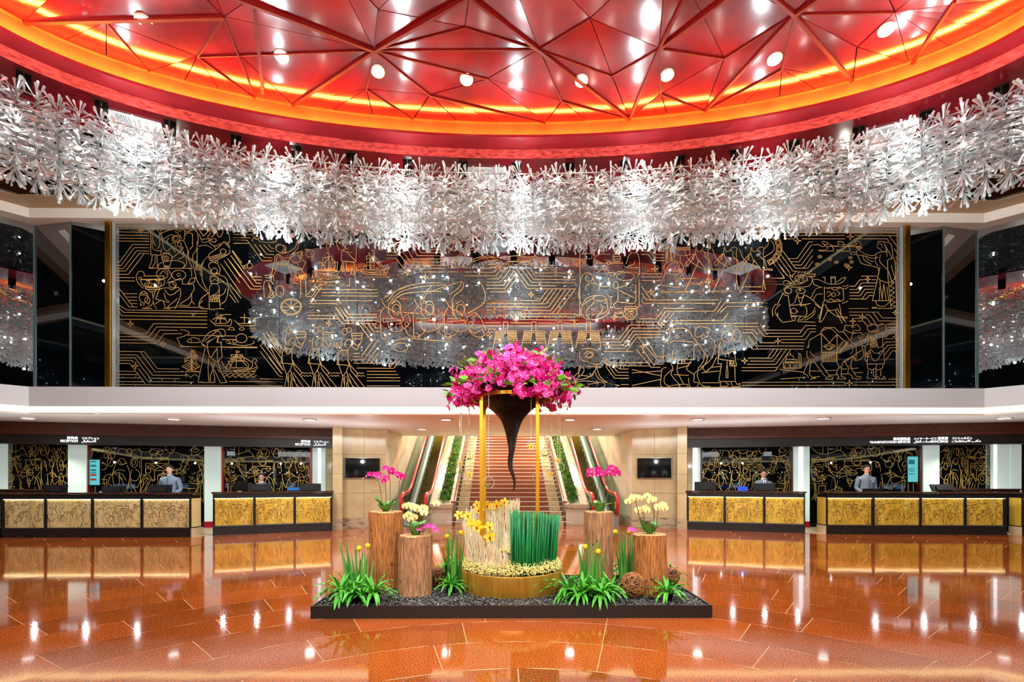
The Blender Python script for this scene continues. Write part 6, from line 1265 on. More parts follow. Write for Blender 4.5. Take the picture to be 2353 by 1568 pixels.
# ---- flowers
def petal(mb, ang, L, w, lift, n=3, tw_=0.):
    """one petal lying out from the origin in direction ang (flower faces +Z)"""
    d = Vector((cos(ang), sin(ang), 0)); s = Vector((-sin(ang), cos(ang), 0)); vs = []
    prof = [(0, .12), (.4, .85), (.75, 1.0), (1, .35)]
    for t, ww in prof:
        c = d * L * t + Vector((0, 0, lift * L * sin(t * 2.2)))
        vs += [c - s * w * ww + Vector((0, 0, .12 * w)), c, c + s * w * ww + Vector((0, 0, .12 * w))]
    fs = []
    for i in range(3): b = 3 * i; fs += [(b, b + 3, b + 4, b + 1), (b + 1, b + 4, b + 5, b + 2)]
    mb.add(vs, fs, True)
def phal(name, m, m_lip, r=.042):
    mb = MB()
    for a, L, w in ((pi / 2, 1., .36), (pi / 2 + 2.2, .95, .36), (pi / 2 - 2.2, .95, .36)): petal(mb, a, r * L, r * w, .12)
    for a in (.25, pi - .25): petal(mb, a, r * 1.05, r * .62, .2)
    mb.add([(0, -.1 * r, .15 * r), (-.2 * r, -.3 * r, .4 * r), (0, -.5 * r, .35 * r), (.2 * r, -.3 * r, .4 * r), (0, .05 * r, .4 * r)], [(0, 1, 4), (0, 4, 3), (1, 2, 4), (4, 2, 3)])
    me = mb.mesh(name, m); me.materials.append(m_lip)
    for p in me.polygons[-4:]: p.material_index = 1
    return me
def cymb(name, m, m_lip, r):
    mb = MB()
    for a in (pi / 2, pi / 2 + 1.2, pi / 2 - 1.2, pi / 2 + 2.45, pi / 2 - 2.45): petal(mb, a, r * 1.1, r * .34, .18)
    mb.add([(0, -.05 * r, .1 * r), (-.26 * r, -.25 * r, .45 * r), (0, -.6 * r, .3 * r), (.26 * r, -.25 * r, .45 * r), (0, .1 * r, .45 * r)], [(0, 1, 4), (0, 4, 3), (1, 2, 4), (4, 2, 3)])
    me = mb.mesh(name, m); me.materials.append(m_lip)
    for p in me.polygons[-4:]: p.material_index = 1
    return me
M_mag = mat('magenta_petal', (226, 14, 134), .45, rnd=.12, sss=0.); M_mag2 = mat('magenta_petal_light', (244, 70, 176), .45, rnd=.12); M_ypet = mat('cream_yellow_petal', (254, 244, 160), .5, rnd=.06)
M_gpet = mat('golden_petal', (252, 200, 20), .45, rnd=.06); M_lipr = mat('orchid_lip_red', (190, 40, 30), .5); M_lipw = mat('orchid_lip_pale', (250, 200, 226), .5)
me_mag, me_mag2, me_yel, me_gold = phal('flower', M_mag, M_lipw), phal('flower', M_mag2, M_lipw), phal('flower', M_ypet, M_lipr, .038), cymb('flower', M_gpet, M_lipr, .058)
def aim(p, d, roll=0., s=1.):
    return Matrix.Translation(p) @ Vector(d).to_track_quat('Z', 'Y').to_matrix().to_4x4() @ Matrix.Rotation(roll, 4, 'Z') @ Matrix.Scale(s, 4)
M_stem = mat('orchid_stem', (96, 104, 44), .5); M_oleaf = mat('orchid_leaf', (64, 136, 56), .28, col2=(96, 166, 76), nscale=5, rnd=.08); M_bud = mat('orchid_bud', (226, 150, 150), .5)
def blade(mb, base, d, L, w, droop, n=5, fold=.25, wave=0.):
    """arching leaf: starts at base along d, bends down by droop"""
    d = Vector(d).normalized(); side = d.cross(Vector((0, 0, 1)))
    side = side.normalized() if side.length > 1e-3 else Vector((1, 0, 0)); vs = []; p = Vector(base); dd = d.copy()
    for i in range(n + 1):
        t = i / n; ww = w * (sin(pi * min(1, .12 + .88 * t)) ** .7 if t < 1 else .02)
        up = side.cross(dd).normalized(); wv = wave * w * (1 if i % 2 else -1)
        vs += [p - side * ww + up * (ww * fold + wv), p, p + side * ww + up * (ww * fold - wv)]
        p = p + dd * (L / n); dd = (dd + Vector((0, 0, -droop / n))).normalized()
    fs = []
    for i in range(n): b = 3 * i; fs += [(b, b + 1, b + 4, b + 3), (b + 1, b + 2, b + 5, b + 4)]
    mb.add(vs, fs, True); return mb
# ---- log pedestals
M_bark = mat('log_bark', (212, 138, 70), .8, col2=(140, 80, 36), nscale=16, stretch=(4, 4, .45), detail=6, ramp=(.35, .65), bump=.8)
M_bark2 = mat('grey_log_bark', (210, 152, 106), .8, col2=(140, 94, 60), nscale=16, stretch=(4, 4, .45), detail=6, ramp=(.35, .65), bump=.8)
M_cut = mat('cut_wood', (226, 184, 124), .6, col2=(206, 158, 96), nscale=8)
def log(label, u, d, r, ztop, m, seed, lean=0.):
    c = P(u, 1300, d); t = thing('log_pedestal', label, 'log', (c.x, c.y, .1)); rr = random.Random(seed)
    n, mz = 84, 26; vs = []; fs = []
    for j in range(mz):
        z = .1 + (ztop - .1) * j / (mz - 1)
        for k in range(n):
            a = 2 * pi * k / n; nv = noise.noise(Vector((cos(a) * 9 + seed, sin(a) * 9, z * 1.6))) * .012 + noise.noise(Vector((cos(a) * 22, sin(a) * 22 + seed, z * 5))) * .005
            q = r * (1 + .03 * sin(2 * a + seed) + (.04 if j == 0 else 0)) + nv
            vs.append((c.x + q * cos(a) + lean * (z - .1), c.y + q * sin(a), z))
    for j in range(mz - 1):
        for k in range(n): fs.append((j * n + k, j * n + (k + 1) % n, (j + 1) * n + (k + 1) % n, (j + 1) * n + k))
    MB().add(vs, fs, True).build('bark', m, t)
    MB().lathe([(.0, ztop + .003), (r * .965, ztop + .003), (r * 1.0, ztop - .012)], 48, (c.x + lean * (ztop - .1), c.y, 0), cap0=False, cap1=False).build('cut_top', M_cut, t)
    for q in range(2):
        a = -pi / 2 + rr.uniform(-1.1, 1.1); z = rr.uniform(.25, ztop - .1); p = Vector((c.x + lean * (z - .1) + r * cos(a), c.y + r * sin(a), z))
        mb = MB(); mb.ico(p, .014, 1, (1, 1, 1.3)); mb.build('knot', mat('bark_knot', (120, 74, 40), .8), t)
    return Vector((c.x + lean * (ztop - .1), c.y, ztop))
T1 = log('tall brown log pedestal at the back left, topped by a magenta orchid', 886.5, 6.13, .195, 1.035, M_bark, 1)
T2 = log('short log pedestal at the front left, topped by yellow orchids', 954, 5.74, .182, .79, M_bark2, 2, .012)
T3 = log('tall slim log pedestal at the back right, topped by a magenta orchid', 1375.5, 6.48, .182, 1.01, M_bark2, 3)
T4 = log('short log pedestal at the front right, topped by pale yellow orchids', 1497, 5.76, .186, .80, M_bark, 4, -.03)
def orchid(label, top, d, fl, stems, me, size, leafc=7, seed=0, extra=None, buds=()):
    t = thing('potted_orchid', label, 'orchid', top); rr = random.Random(seed)
    for k in range(leafc):
        a = 2 * pi * k / leafc + rr.uniform(-.2, .2); mb = MB(); L = rr.uniform(.17, .25)
        blade(mb, top + Vector((cos(a) * .015, sin(a) * .015, 0)), (cos(a), sin(a), rr.uniform(.7, 1.9)), L, .06, rr.uniform(.5, 1.1), 6, .3); mb.build('leaf', M_oleaf, t)
    for pts in stems:
        q = [P(u, v, d + .02 * (i % 2)) for i, (u, v) in enumerate(pts)]; q[0] = Vector((top.x + (q[0].x - top.x) * .6, top.y - .02, top.z))
        mb = MB(); mb.tube([Vector(x) for x in smooth_pts([tuple(x) for x in q], 4)], .0045, 5); mb.build('stem', M_stem, t)
    for i, (u, v) in enumerate(fl):
        p = P(u, v, d - .02 + .03 * ((i * 7) % 3 - 1)); dr = Vector((rr.uniform(-.6, .6), -1, rr.uniform(-.1, .35)))
        me_ = me
        link('flower', me_, t, MW[t.name].inverted() @ aim(p, dr, rr.uniform(-.2, .2), size * rr.uniform(.9, 1.1)))
    for u, v in buds:
        p = P(u, v, d); mb = MB(); mb.ico(p, .011, 1, (1, 1, 1.4)); mb.build('bud', M_bud, t)
    if extra:
        for u, v in extra[0]:
            p = P(u, v, d - .06); link('flower', extra[1], t, MW[t.name].inverted() @ aim(p, (rr.uniform(-.5, .5), -1, .3), 0, .8))
    return t
def z1(pts, u0=700, v0=1040): return [(u0 + x / 4.02, v0 + y / 4.02) for x, y in pts]
orchid('magenta orchid with four stems on the tall left log', T1, 6.13, z1([(605, 205), (640, 208), (680, 205), (685, 225), (748, 148), (752, 238), (738, 265), (808, 168), (800, 185), (858, 200), (908, 232), (880, 215)]),
       [z1([(712, 545), (710, 430), (690, 290), (655, 235), (600, 215), (545, 240)]), z1([(752, 545), (752, 400), (745, 285)]), z1([(788, 545), (790, 400), (785, 205)]), z1([(850, 545), (862, 400), (875, 255)])], me_mag, 1.0, 8, 1, None, z1([(540, 243), (568, 222), (668, 288), (657, 343), (850, 270)]))
orchid('pale yellow orchid with a small pink one, on the short left log', T2, 5.72, z1([(930, 500), (960, 490), (1000, 505), (1040, 520), (1085, 515), (1108, 520), (1105, 560), (1060, 530), (940, 595), (960, 575), (1010, 600), (985, 620)]),
       [z1([(985, 765), (982, 650), (995, 540), (985, 500)]), z1([(1085, 765), (1088, 650), (1080, 540)]), z1([(975, 765), (970, 680), (985, 620)])], me_yel, 1.15, 7, 2, (z1([(1110, 690), (1145, 682), (1190, 688), (1208, 722), (1060, 710)]), me_mag2))
orchid('magenta orchid with three stems on the tall right log', T3, 6.48, z1([(265, 175), (265, 205), (335, 160), (330, 205), (365, 195), (390, 205), (430, 175), (460, 145), (490, 160), (512, 195), (440, 200)], 1290),
       [z1([(335, 545), (340, 400), (352, 240)], 1290), z1([(390, 545), (392, 400), (412, 245)], 1290), z1([(412, 545), (430, 380), (462, 220), (545, 205)], 1290)], me_mag, 1.15, 7, 3, None, z1([(545, 190), (548, 212), (300, 165)], 1290))
orchid('pale yellow orchids on four stems on the short right log', T4, 5.75, z1([(612, 455), (640, 440), (650, 420), (690, 420), (725, 425), (795, 405), (820, 445), (848, 435), (710, 535), (740, 525), (790, 535), (775, 520), (880, 510), (915, 500), (935, 490), (955, 515), (925, 525)], 1290),
       [z1([(770, 765), (772, 650), (755, 560), (720, 540)], 1290), z1([(740, 765), (730, 640), (700, 500), (680, 440)], 1290), z1([(850, 765), (855, 600), (840, 480), (825, 440)], 1290), z1([(880, 765), (880, 650), (892, 560), (930, 510)], 1290)], me_yel, 1.15, 7, 4, (z1([(640, 712), (660, 722)], 1290), me_mag2))
# ---- brass stand with wicker horn and magenta blossoms
M_brass = mat('stand_brass', (222, 160, 30), .3, .6)
stand = thing('brass_stand', 'tall golden ring stand on four legs rising from the round planter', 'stand', (CXD, CYD, .33))
for x, y in ((-.355, -.30), (-.345, .30), (.29, -.36), (.335, .30)):
    MB().box(CXD + x - .019, CXD + x + .019, CYD + y - .019, CYD + y + .019, .32, 2.40).build('leg', M_brass, stand)
mb = MB(); n = 72; vs = []; fs = []
for k in range(n):
    a = 2 * pi * k / n
    for r, z in ((.465, 2.39), (.50, 2.39), (.50, 2.428), (.465, 2.428)): vs.append((CXD + r * cos(a), CYD + r * sin(a), z))
for k in range(n):
    for q in range(4): fs.append((4 * k + q, 4 * ((k + 1) % n) + q, 4 * ((k + 1) % n) + (q + 1) % 4, 4 * k + (q + 1) % 4))
mb.add(vs, fs, False); mb.build('ring', M_brass, stand)
M_wick = mat('dark_wicker', (58, 34, 24), .45, col2=(36, 20, 14), nscale=30, rnd=0)
horn = thing('wicker_horn', 'dark wicker horn with a curling tail hanging in the golden ring stand', 'basket', (CXD, CYD, 2.4))
prof = [(.60, 2.52, 0), (.605, 2.47, 0), (.56, 2.455, 0), (.47, 2.43, 0), (.37, 2.381, 0), (.25, 2.281, 0), (.172, 2.206, 0), (.119, 2.131, 0), (.076, 2.006, 0), (.05, 1.881, 0), (.035, 1.768, -.002), (.031, 1.70, -.012), (.029, 1.643, -.019), (.025, 1.556, -.012), (.02, 1.468, .019), (.015, 1.393, .035), (.009, 1.318, .0275), (.003, 1.275, .01)]
pp = smooth_pts(prof, 9); n = 72; vs = []; fs = []
for j, (r, z, x) in enumerate(pp):
    for k in range(n):
        a = 2 * pi * k / n; w = (.085 * r + .002) * (1 if (k // 2 + j) % 2 else -1) * .5
        vs.append((CXD + x + (r + w) * cos(a), CYD + (r + w) * sin(a), z))
for j in range(len(pp) - 1):
    for k in range(n): fs.append((j * n + k, j * n + (k + 1) % n, (j + 1) * n + (k + 1) % n, (j + 1) * n + k))
MB().add(vs, fs, False).build('woven_body', M_wick, horn)
mb = MB(); mb.tube([(CXD + .602 * cos(2 * pi * k / 60), CYD + .602 * sin(2 * pi * k / 60), 2.52) for k in range(61)], .018, 6, False); mb.build('rim', M_wick, horn)
mb = MB(); mb.tube([(CXD - .005, CYD - .03, 1.70), (CXD - .03, CYD - .01, 1.697), (CXD - .005, CYD + .03, 1.70)], .006, 5); mb.build('binding', M_wick, horn)
arr = thing('blossom_dome', 'large dome of magenta blossoms and green leaves filling the wicker horn', 'flower arrangement', (CXD, CYD, 2.5))
fl = []; rg = random.Random(9)
for k in range(230):
    az = rg.uniform(0, 6.283); el = math.asin(rg.uniform(-.22, .98)); Rh, Rv = .76, .50
    end = Vector((Rh * cos(az) * cos(el), Rh * sin(az) * cos(el), Rv * sin(el) - .06 * cos(el) ** 4)) * rg.uniform(.88, 1.06); base = end * .55 + Vector((0, 0, .04))
    light = rg.random() < .42
    for q in range(8):
        t = q / 7; p = base.lerp(end, .15 + .85 * t) + Vector((rg.gauss(0, .022), rg.gauss(0, .022), rg.gauss(0, .022)))
        d = (end.normalized() + Vector((rg.gauss(0, .5), rg.gauss(0, .5), rg.gauss(0, .4)))).normalized(); fl.append((Vector((CXD, CYD, 2.5)) + p, d, (1.45 - .5 * t) * rg.uniform(.85, 1.1), light))
fl.sort(key=lambda f: f[0].y - (f[0] - Vector((CXD, CYD, 2.45))).length * .7)
iv = MW[arr.name].inverted(); restm = [MB(), MB()]
for i, (p, d, s, lt) in enumerate(fl):
    Mx = aim(p, d, rg.uniform(0, 6.28), s)
    if i < 290: link('flower', me_mag2 if lt else me_mag, arr, iv @ Mx)
    else:
        src = me_mag2 if lt else me_mag
        restm[1 if lt else 0].add([v.co for v in src.vertices], [tuple(f.vertices) for f in src.polygons], True, Mx)
restm[0].build('rear_flowers', M_mag, arr, kind='stuff'); restm[1].build('rear_flowers', M_mag2, arr, kind='stuff')
M_gleaf = mat('arrangement_leaf', (128, 186, 50), .4, col2=(84, 150, 40), nscale=8, rnd=.12)
lf = MB().v; lme = blade(MB(), (0, 0, 0), (0, 0, 1), .10, .024, .25, 4).mesh('leaf', M_gleaf)
for k in range(150):
    az = rg.uniform(-pi, 0) if k < 110 else rg.uniform(0, 6.28); r = rg.uniform(.62, .78); z = 2.50 + rg.uniform(-.06, .08)
    if k > 95: r = rg.uniform(.2, .7); z = 2.52 + .42 * sqrt(max(0, 1 - (r / .76) ** 2)) + rg.uniform(-.02, .05)
    p = Vector((CXD + r * cos(az), CYD + r * sin(az), z)); link('leaf', lme, arr, iv @ aim(p, (cos(az) + rg.gauss(0, .5), sin(az) + rg.gauss(0, .5), rg.uniform(-.5, .6)), rg.uniform(0, 6), rg.uniform(.7, 1.2)))
M_sprig = mat('pale_sprig', (160, 170, 86), .5); sp = MB()
for k in range(34):
    az = rg.uniform(0, 6.28); el = rg.uniform(.15, 1.3); d = Vector((cos(az) * cos(el), sin(az) * cos(el), sin(el) * .8)); p0 = Vector((CXD, CYD, 2.5)) + Vector((d.x * .6, d.y * .6, d.z * .42)); p1 = p0 + d * rg.uniform(.18, .28)
    sp.tube([p0, (p0 + p1) / 2 + Vector((0, 0, .01)), p1], [.003, .0025, .001], 3, False)
    for q in range(9):
        c = p0.lerp(p1, .3 + .08 * q) + Vector((rg.gauss(0, .012), rg.gauss(0, .012), rg.gauss(0, .012))); sp.add([(c.x + .008 * x, c.y + .008 * y, c.z + .008 * z) for x, y, z in OV], OF)
sp.build('sprigs', M_sprig, arr, kind='stuff')
# ---- yellow cymbidiums on the twigs
for (x, y, d, lab) in ((240, 240, 5.85, 'at the far left edge of'), (350, 245, 5.72, 'second from the left on'), (390, 335, 5.58, 'left end of the middle row on'), (480, 385, 5.52, 'middle of the front row on'), (615, 385, 5.48, 'right of the stand legs on'), (625, 510, 5.48, 'hanging lowest at the front of'),
                       (470, 110, 6.35, 'standing tall just left of the stand legs on'), (495, 175, 6.3, 'beneath the tall one left of the stand legs on'), (600, 120, 6.48, 'at the back between the stand legs on'), (715, 115, 6.52, 'second from the right at the back of'), (805, 80, 6.55, 'topmost and rightmost at the back of'), (440, 350, 5.55, 'overlapping the middle front bloom on')):
    p = P(1010 + x / 5.406, 1140 + y / 5.406, d); t = thing('yellow_orchid', 'golden orchid bloom %s the white twigs' % lab, 'orchid bloom', p, 0, 'yellow orchids on the white twigs')
    link('petals', me_gold, t, aim((0, 0, 0), (rg.uniform(-.5, .3), -1, rg.uniform(0, .5)), rg.uniform(-.4, .4), rg.uniform(.85, 1.1)))
    mb = MB(); mb.tube([(0, .0, 0), (.01, .06, -.05)], .004, 4); mb.build('stalk', M_stem, t, False)
p = P(1003, 1158, 5.7); t = thing('yellow_orchid', 'single cream orchid bloom leaning out right of the short left log', 'orchid bloom', p); link('petals', me_yel, t, aim((0, 0, 0), (.2, -1, .2), 0, 1.1))
mb = MB(); mb.tube([Vector((0, 0, 0)), Vector((-.06, .02, -.12)), Vector((-.17, .04, -.36))], .003, 4); mb.build('stalk', M_stem, t, False)
# ---- ferns in black pots
M_frond = mat('fern_frond', (98, 190, 46), .38, col2=(50, 154, 40), nscale=5, rnd=.16)
M_pot = mat('black_pot', (16, 16, 16), .4)
frs = []
for k, (L, up, dr) in enumerate(((.23, 1.5, 1.7), (.26, .9, 1.9), (.24, .5, 1.7), (.20, 2.4, 1.0), (.22, .25, 1.5))):
    mb = MB(); blade(mb, (0, 0, 0), (1, 0, up), L * 1.2, .018, dr, 9, .35, .22); frs.append(mb.mesh('frond', M_frond))
def make_fern(seed):
    rr = random.Random(seed); t = thing('potted_fern', 'x', 'fern', (0, 0, 0))
    MB().lathe([(.045, 0), (.062, .085), (.066, .085), (.066, .095), (.055, .095)], 16, cap1=True).build('pot', M_pot, t, False)
    for k in range(30):
        i = 3 if k < 6 else rr.choice((0, 0, 1, 1, 2, 4)); link('frond', frs[i], t, Matrix.Translation((0, 0, .085)) @ Matrix.Rotation(2 * pi * k / 30 * 7 + rr.uniform(-.2, .2), 4, 'Z') @ Matrix.Scale(rr.uniform(.8, 1.1), 4))
    return t
protos = [make_fern(s) for s in (1, 2, 3)]
ferns = [(783, 1384, 'leftmost fern of the left front cluster', 1.15), (814.5, 1386.5, 'middle fern of the left front cluster, with the lowest pot', 1.0), (858, 1384.5, 'right-hand fern of the left front cluster, beside the short log', 1.1), (800, 1366, 'fern at the back of the left front cluster, under the iris blades', 1.0),
         (1035.8, 1363, 'small fern in a clearly seen pot between the short left log and the planter', .85), (1030, 1334, 'dark fern behind the small one, left of the planter', 1.2), (1337, 1383.5, 'fern in the middle of the right front cluster', 1.1), (1379.5, 1384.5, 'fern of the right front cluster with an open black pot in front', 1.05),
         (1403, 1375, 'fern at the right end of the right front cluster, beside the wicker ball', 1.0), (1306, 1378, 'leftmost fern of the right front cluster, touching the planter', 1.1), (1355, 1362, 'fern at the back of the right front cluster, under the iris blades', 1.0), (1533.8, 1380, 'lone fern in front of the short right log', .95), (1434, 1326, 'fern behind the wicker ball between the two right logs', 1.15), (1538, 1338, 'fern mostly hidden behind the short right log', .9), (1052, 1332, 'fern tucked behind the left side of the planter', 1.1)]
for i, (u, v, lab, s) in enumerate(ferns):
    p = PZ(u, v, ZG); lab = 'green bird-nest fern, ' + lab if len(lab.split()) < 13 else 'fern, ' + lab
    t = protos[i] if i < 3 else dup(protos[i % 3])
    t.location = (p.x, p.y, ZG - .01); t.rotation_euler = (0, 0, i * 1.3); t.scale = (s, s, s); t['label'] = lab; t['group'] = 'potted ferns on the gravel'
# ---- iris blades and billy buttons
M_iris = mat('iris_blade', (74, 146, 58), .4, col2=(104, 172, 74), nscale=3, stretch=(1, 1, .3), rnd=.12)
def iris(label, ulist, d, vb, seed):
    rr = random.Random(seed); c = P(sum(x[0] for x in ulist) / len(ulist), 1300, d); t = thing('iris_clump', label, 'plant', (c.x, c.y, ZG))
    for (ub, ut, vt) in ulist:
        dd = d + rr.uniform(-.1, .1); b = P(ub, 1300, dd); b.z = ZG; e = P(ut, vt, dd - .05); m = (b + e) / 2 + Vector(((b.x - e.x) * .12, 0, .02)); mb = MB(); w = Vector((1, .25, 0)).normalized(); q = smooth_pts([tuple(b), tuple(m), tuple(e)], 3); vs = []; 
        for k, p in enumerate(q):
            ww = .015 * (1 - (k / (len(q) - 1)) ** 2.2) + .0006; p = Vector(p); vs += [p - w * ww, p + Vector((0, -.004, 0)), p + w * ww]
        mb.add(vs, [f for k in range(len(q) - 1) for f in ((3 * k, 3 * k + 1, 3 * k + 4, 3 * k + 3), (3 * k + 1, 3 * k + 2, 3 * k + 5, 3 * k + 4))], True); mb.build('blade', M_iris, t)
    return t
def zz1(L, u0=700, v0=1040, s=4.02): return [(u0 + a / s, u0 + b / s, v0 + c / s) for a, b, c in L]
iris('clump of upright iris blades behind the left front ferns', zz1([(400, 322, 805), (420, 385, 800), (440, 320, 870), (450, 400, 905), (470, 430, 920), (480, 475, 820), (495, 462, 875), (510, 540, 895), (530, 530, 930), (545, 565, 905), (560, 580, 930), (575, 550, 920), (500, 520, 960), (600, 640, 980)]), 5.68, 0, 1)
iris('clump of upright iris blades left of the golden planter', zz1([(1330, 1325, 660), (1350, 1380, 665), (1370, 1340, 720), (1385, 1395, 720), (1400, 1420, 700), (1420, 1450, 760), (1340, 1300, 800), (1360, 1365, 830), (1400, 1385, 820), (1440, 1475, 800)]), 6.12, 0, 2)
iris('clump of upright iris blades in front of the tall right log', zz1([(200, 135, 765), (210, 150, 860), (225, 190, 870), (240, 210, 820), (260, 262, 780), (270, 250, 830), (290, 280, 800), (300, 330, 800), (320, 345, 780), (340, 370, 880), (360, 415, 880), (230, 165, 900)], 1290), 5.66, 0, 3)
iris('clump of upright iris blades between the two right logs', zz1([(560, 500, 690), (570, 530, 720), (580, 545, 700), (590, 570, 730), (600, 580, 710), (610, 620, 760), (625, 640, 740), (640, 660, 750), (550, 480, 800), (655, 670, 800)], 1290), 6.15, 0, 4)
M_billy = mat('billy_button', (248, 206, 20), .7, bump=.6, bscale=60)
for u, v, d, lab in ((825, 1261, 5.62, 'left one of two yellow ball flowers above the left front ferns'), (845, 1255, 5.6, 'right one of two yellow ball flowers above the left front ferns'), (1027, 1233.5, 6.0, 'yellow ball flower left of the twig screen, the lower left one'), (1059.5, 1224.6, 6.0, 'yellow ball flower touching the left side of the twig screen'),
                   (1344, 1257, 5.55, 'yellow ball flower on the left of the tall right log'), (1374.6, 1268, 5.55, 'yellow ball flower in front of the tall right log'), (1414, 1223, 6.05, 'yellow ball flower beside the top of the tall right log'), (1447, 1222, 6.05, 'yellow ball flower left of the short right log')):
    p = P(u, v, d); t = thing('billy_button', lab, 'flower', (p.x, p.y, ZG), 0, 'yellow ball flowers')
    MB().ico(p, .031, 2).build('flower_head', M_billy, t); mb = MB(); mb.tube([(p.x + .02, p.y, ZG), (p.x + .005, p.y, (ZG + p.z) / 2), p], .004, 5); mb.build('stem', M_stem, t)
# ---- wicker balls
M_rat = mat('rattan', (188, 126, 70), .5, col2=(140, 88, 44), nscale=12, rnd=.1)
def wball(u, v, d, r, lab, n=46, seed=0):
    rr = random.Random(seed); c = P(u, v, d); c.z = ZG + r - .006; t = thing('wicker_ball', lab, 'ball', c)
    MB().ico(c, r * .9, 2).build('core', mat('rattan_core', (60, 36, 20), .8), t)
    for k in range(n):
        ax = Vector((rr.gauss(0, 1), rr.gauss(0, 1), rr.gauss(0, 1))).normalized(); a = ax.orthogonal().normalized(); b = ax.cross(a); off = rr.uniform(-.55, .55); q = sqrt(1 - off * off)
        mb = MB(); mb.tube([c + (a * cos(2 * pi * i / 18) + b * sin(2 * pi * i / 18)) * r * q + ax * off * r for i in range(19)], .0042, 3, False); mb.build('strand', M_rat, t)
wball(1454, 1348, 5.56, .142, 'round woven rattan ball on the gravel in front of the short right log', 60, 1)
wball(1541, 1313, 6.25, .11, 'rattan ball half hidden behind the short right log', 24, 2)
wball(999, 1318, 6.2, .12, 'rattan ball half hidden behind the short left log', 24, 3)
# ---- hanging glass globes on bead strings
M_globe = thin_glass('globe_glass', (250, 252, 250), .03); M_bead = mat('pearl_bead', (226, 210, 190), .2, coat=.5); M_moss = mat('globe_moss', (120, 150, 50), .7); M_gfl = mat('globe_flower', (250, 180, 20), .5)
def globe(x, y, r, d, kind, xs, lab):
    u, v = 1010 + x / 4.236, 790 + y / 4.236; p = P(u, v, d); R0 = r / 4.236 / F * d
    t = thing('glass_globe', lab, 'glass globe', p, 0, 'hanging glass globes')
    MB().ico(p, R0, 3).build('glass', M_globe, t)
    mb = MB(); mb.tube([p + Vector((R0 * .99 * cos(2 * pi * k / 28), 0, R0 * .99 * sin(2 * pi * k / 28))) for k in range(29)], .0022, 4, False); mb.build('glass_edge', mat('glass_line', (226, 226, 220), .15, .0, .9), t)
    if kind == 'f':
        link('petals', me_gold, t, MW[t.name].inverted() @ aim(p + Vector((0, 0, -R0 * .15)), (rg.uniform(-.3, .3), -1, .3), 0, R0 * .75 / .058))
    else:
        mb = MB()
        for k in range(26):
            a = rg.uniform(0, 6.28); q = R0 * .6 * sqrt(rg.random()); blade(mb, p + Vector((q * cos(a), q * sin(a), -R0 * .72)), (cos(a) * .6, sin(a) * .6, 1), R0 * .5, R0 * .07, .5, 2)
        mb.build('moss', M_moss, t, kind='stuff')
    z = p.z + R0; mb = MB(); i = 0
    while z < 2.50:
        b = .0085 if i % 2 else .006; mb.add([(p.x + b * a_, p.y + b * b_, z + b * c_) for a_, b_, c_ in OV], OF); z += .017; i += 1
    mb.build('bead_string', M_bead, t, kind='stuff')
    mb = MB(); mb.tube([p + Vector((-.012, 0, R0)), p + Vector((0, 0, R0 + .014)), p + Vector((.012, 0, R0))], .003, 4); mb.build('hook', M_steel, t)
for a in ((478, 1357, 54, 5.55, 'm', 480, 'largest glass globe with green moss, hanging left of the wicker tail'), (891, 997, 44, 5.6, 'f', 892, 'glass globe with an orange bloom, right of the wicker horn against the stairs'), (286, 1100, 43, 6.1, 'm', 288, 'glass globe with sparse moss, above the globe of yellow petals at left'),
          (293, 1268, 42, 6.0, 'f', 293, 'glass globe of yellow petals, hanging lowest on the left'), (196, 1165, 38, 6.35, 'f', 196, 'outermost left glass globe, with a yellow bloom'), (212, 1226, 50, 5.9, 'm', 215, 'glass globe with moss in front of the outermost left globe'), (440, 1047, 40, 6.6, 'f', 428, 'glass globe with a yellow bloom behind the left stand legs'),
          (1028, 1065, 46, 5.9, 'm', 1035, 'upper right glass globe with a spiky air plant'), (1080, 1268, 36, 6.35, 'f', 1080, 'lowest right glass globe, with a yellow bloom'), (1150, 1135, 40, 6.2, 'f', 1152, 'outer right glass globe with an orange bloom'), (1170, 1205, 46, 6.0, 'm', 1174, 'outermost right glass globe with a spiky air plant'), (947, 1303, 43, 6.5, 'm', 947, 'glass globe half hidden behind the right stand leg')):
    globe(*a)
# ================================================================ PEOPLE
def skin_mesh(name, chains, m, parent, Mx, sub=2):
    """grow one surface over a skeleton. chains: list of [(id,(x,y,z),(rx,ry)) ...]; ids shared between chains join them"""
    bm = bmesh.new(); lay = bm.verts.layers.skin.verify(); ids = {}; roots = set()
    for ci, ch in enumerate(chains):
        prev = None
        for (i, p, r) in ch:
            if i in ids: v = ids[i]
            else:
                v = bm.verts.new(p); ids[i] = v; v[lay].radius = r if isinstance(r, tuple) else (r, r)
                if prev is None: v[lay].use_root = True
            if prev is not None: bm.edges.new((prev, v))
            prev = v
    me = bpy.data.meshes.new(name); bm.to_mesh(me); bm.free()
    tmp = bpy.data.objects.new('tmp', me); COL.objects.link(tmp)
    sk = tmp.modifiers.new('s', 'SKIN'); sk.use_smooth_shade = True; sk.branch_smoothing = .3
    ss = tmp.modifiers.new('u', 'SUBSURF'); ss.levels = sub; ss.render_levels = sub
    dg = bpy.context.evaluated_depsgraph_get(); out = bpy.data.meshes.new_from_object(tmp.evaluated_get(dg))
    bpy.data.objects.remove(tmp); bpy.data.meshes.remove(me)
    out.name = name; out.materials.clear(); out.materials.append(m); out.transform(Mx)
    for p in out.polygons: p.use_smooth = True
    return link(name, out, parent)
M_skin = mat('skin', (226, 176, 148), .5); M_skin2 = mat('skin_tan', (208, 150, 120), .5); M_hair = mat('black_hair', (14, 12, 11), .6); M_hairb = mat('brown_hair', (44, 28, 24), .65)
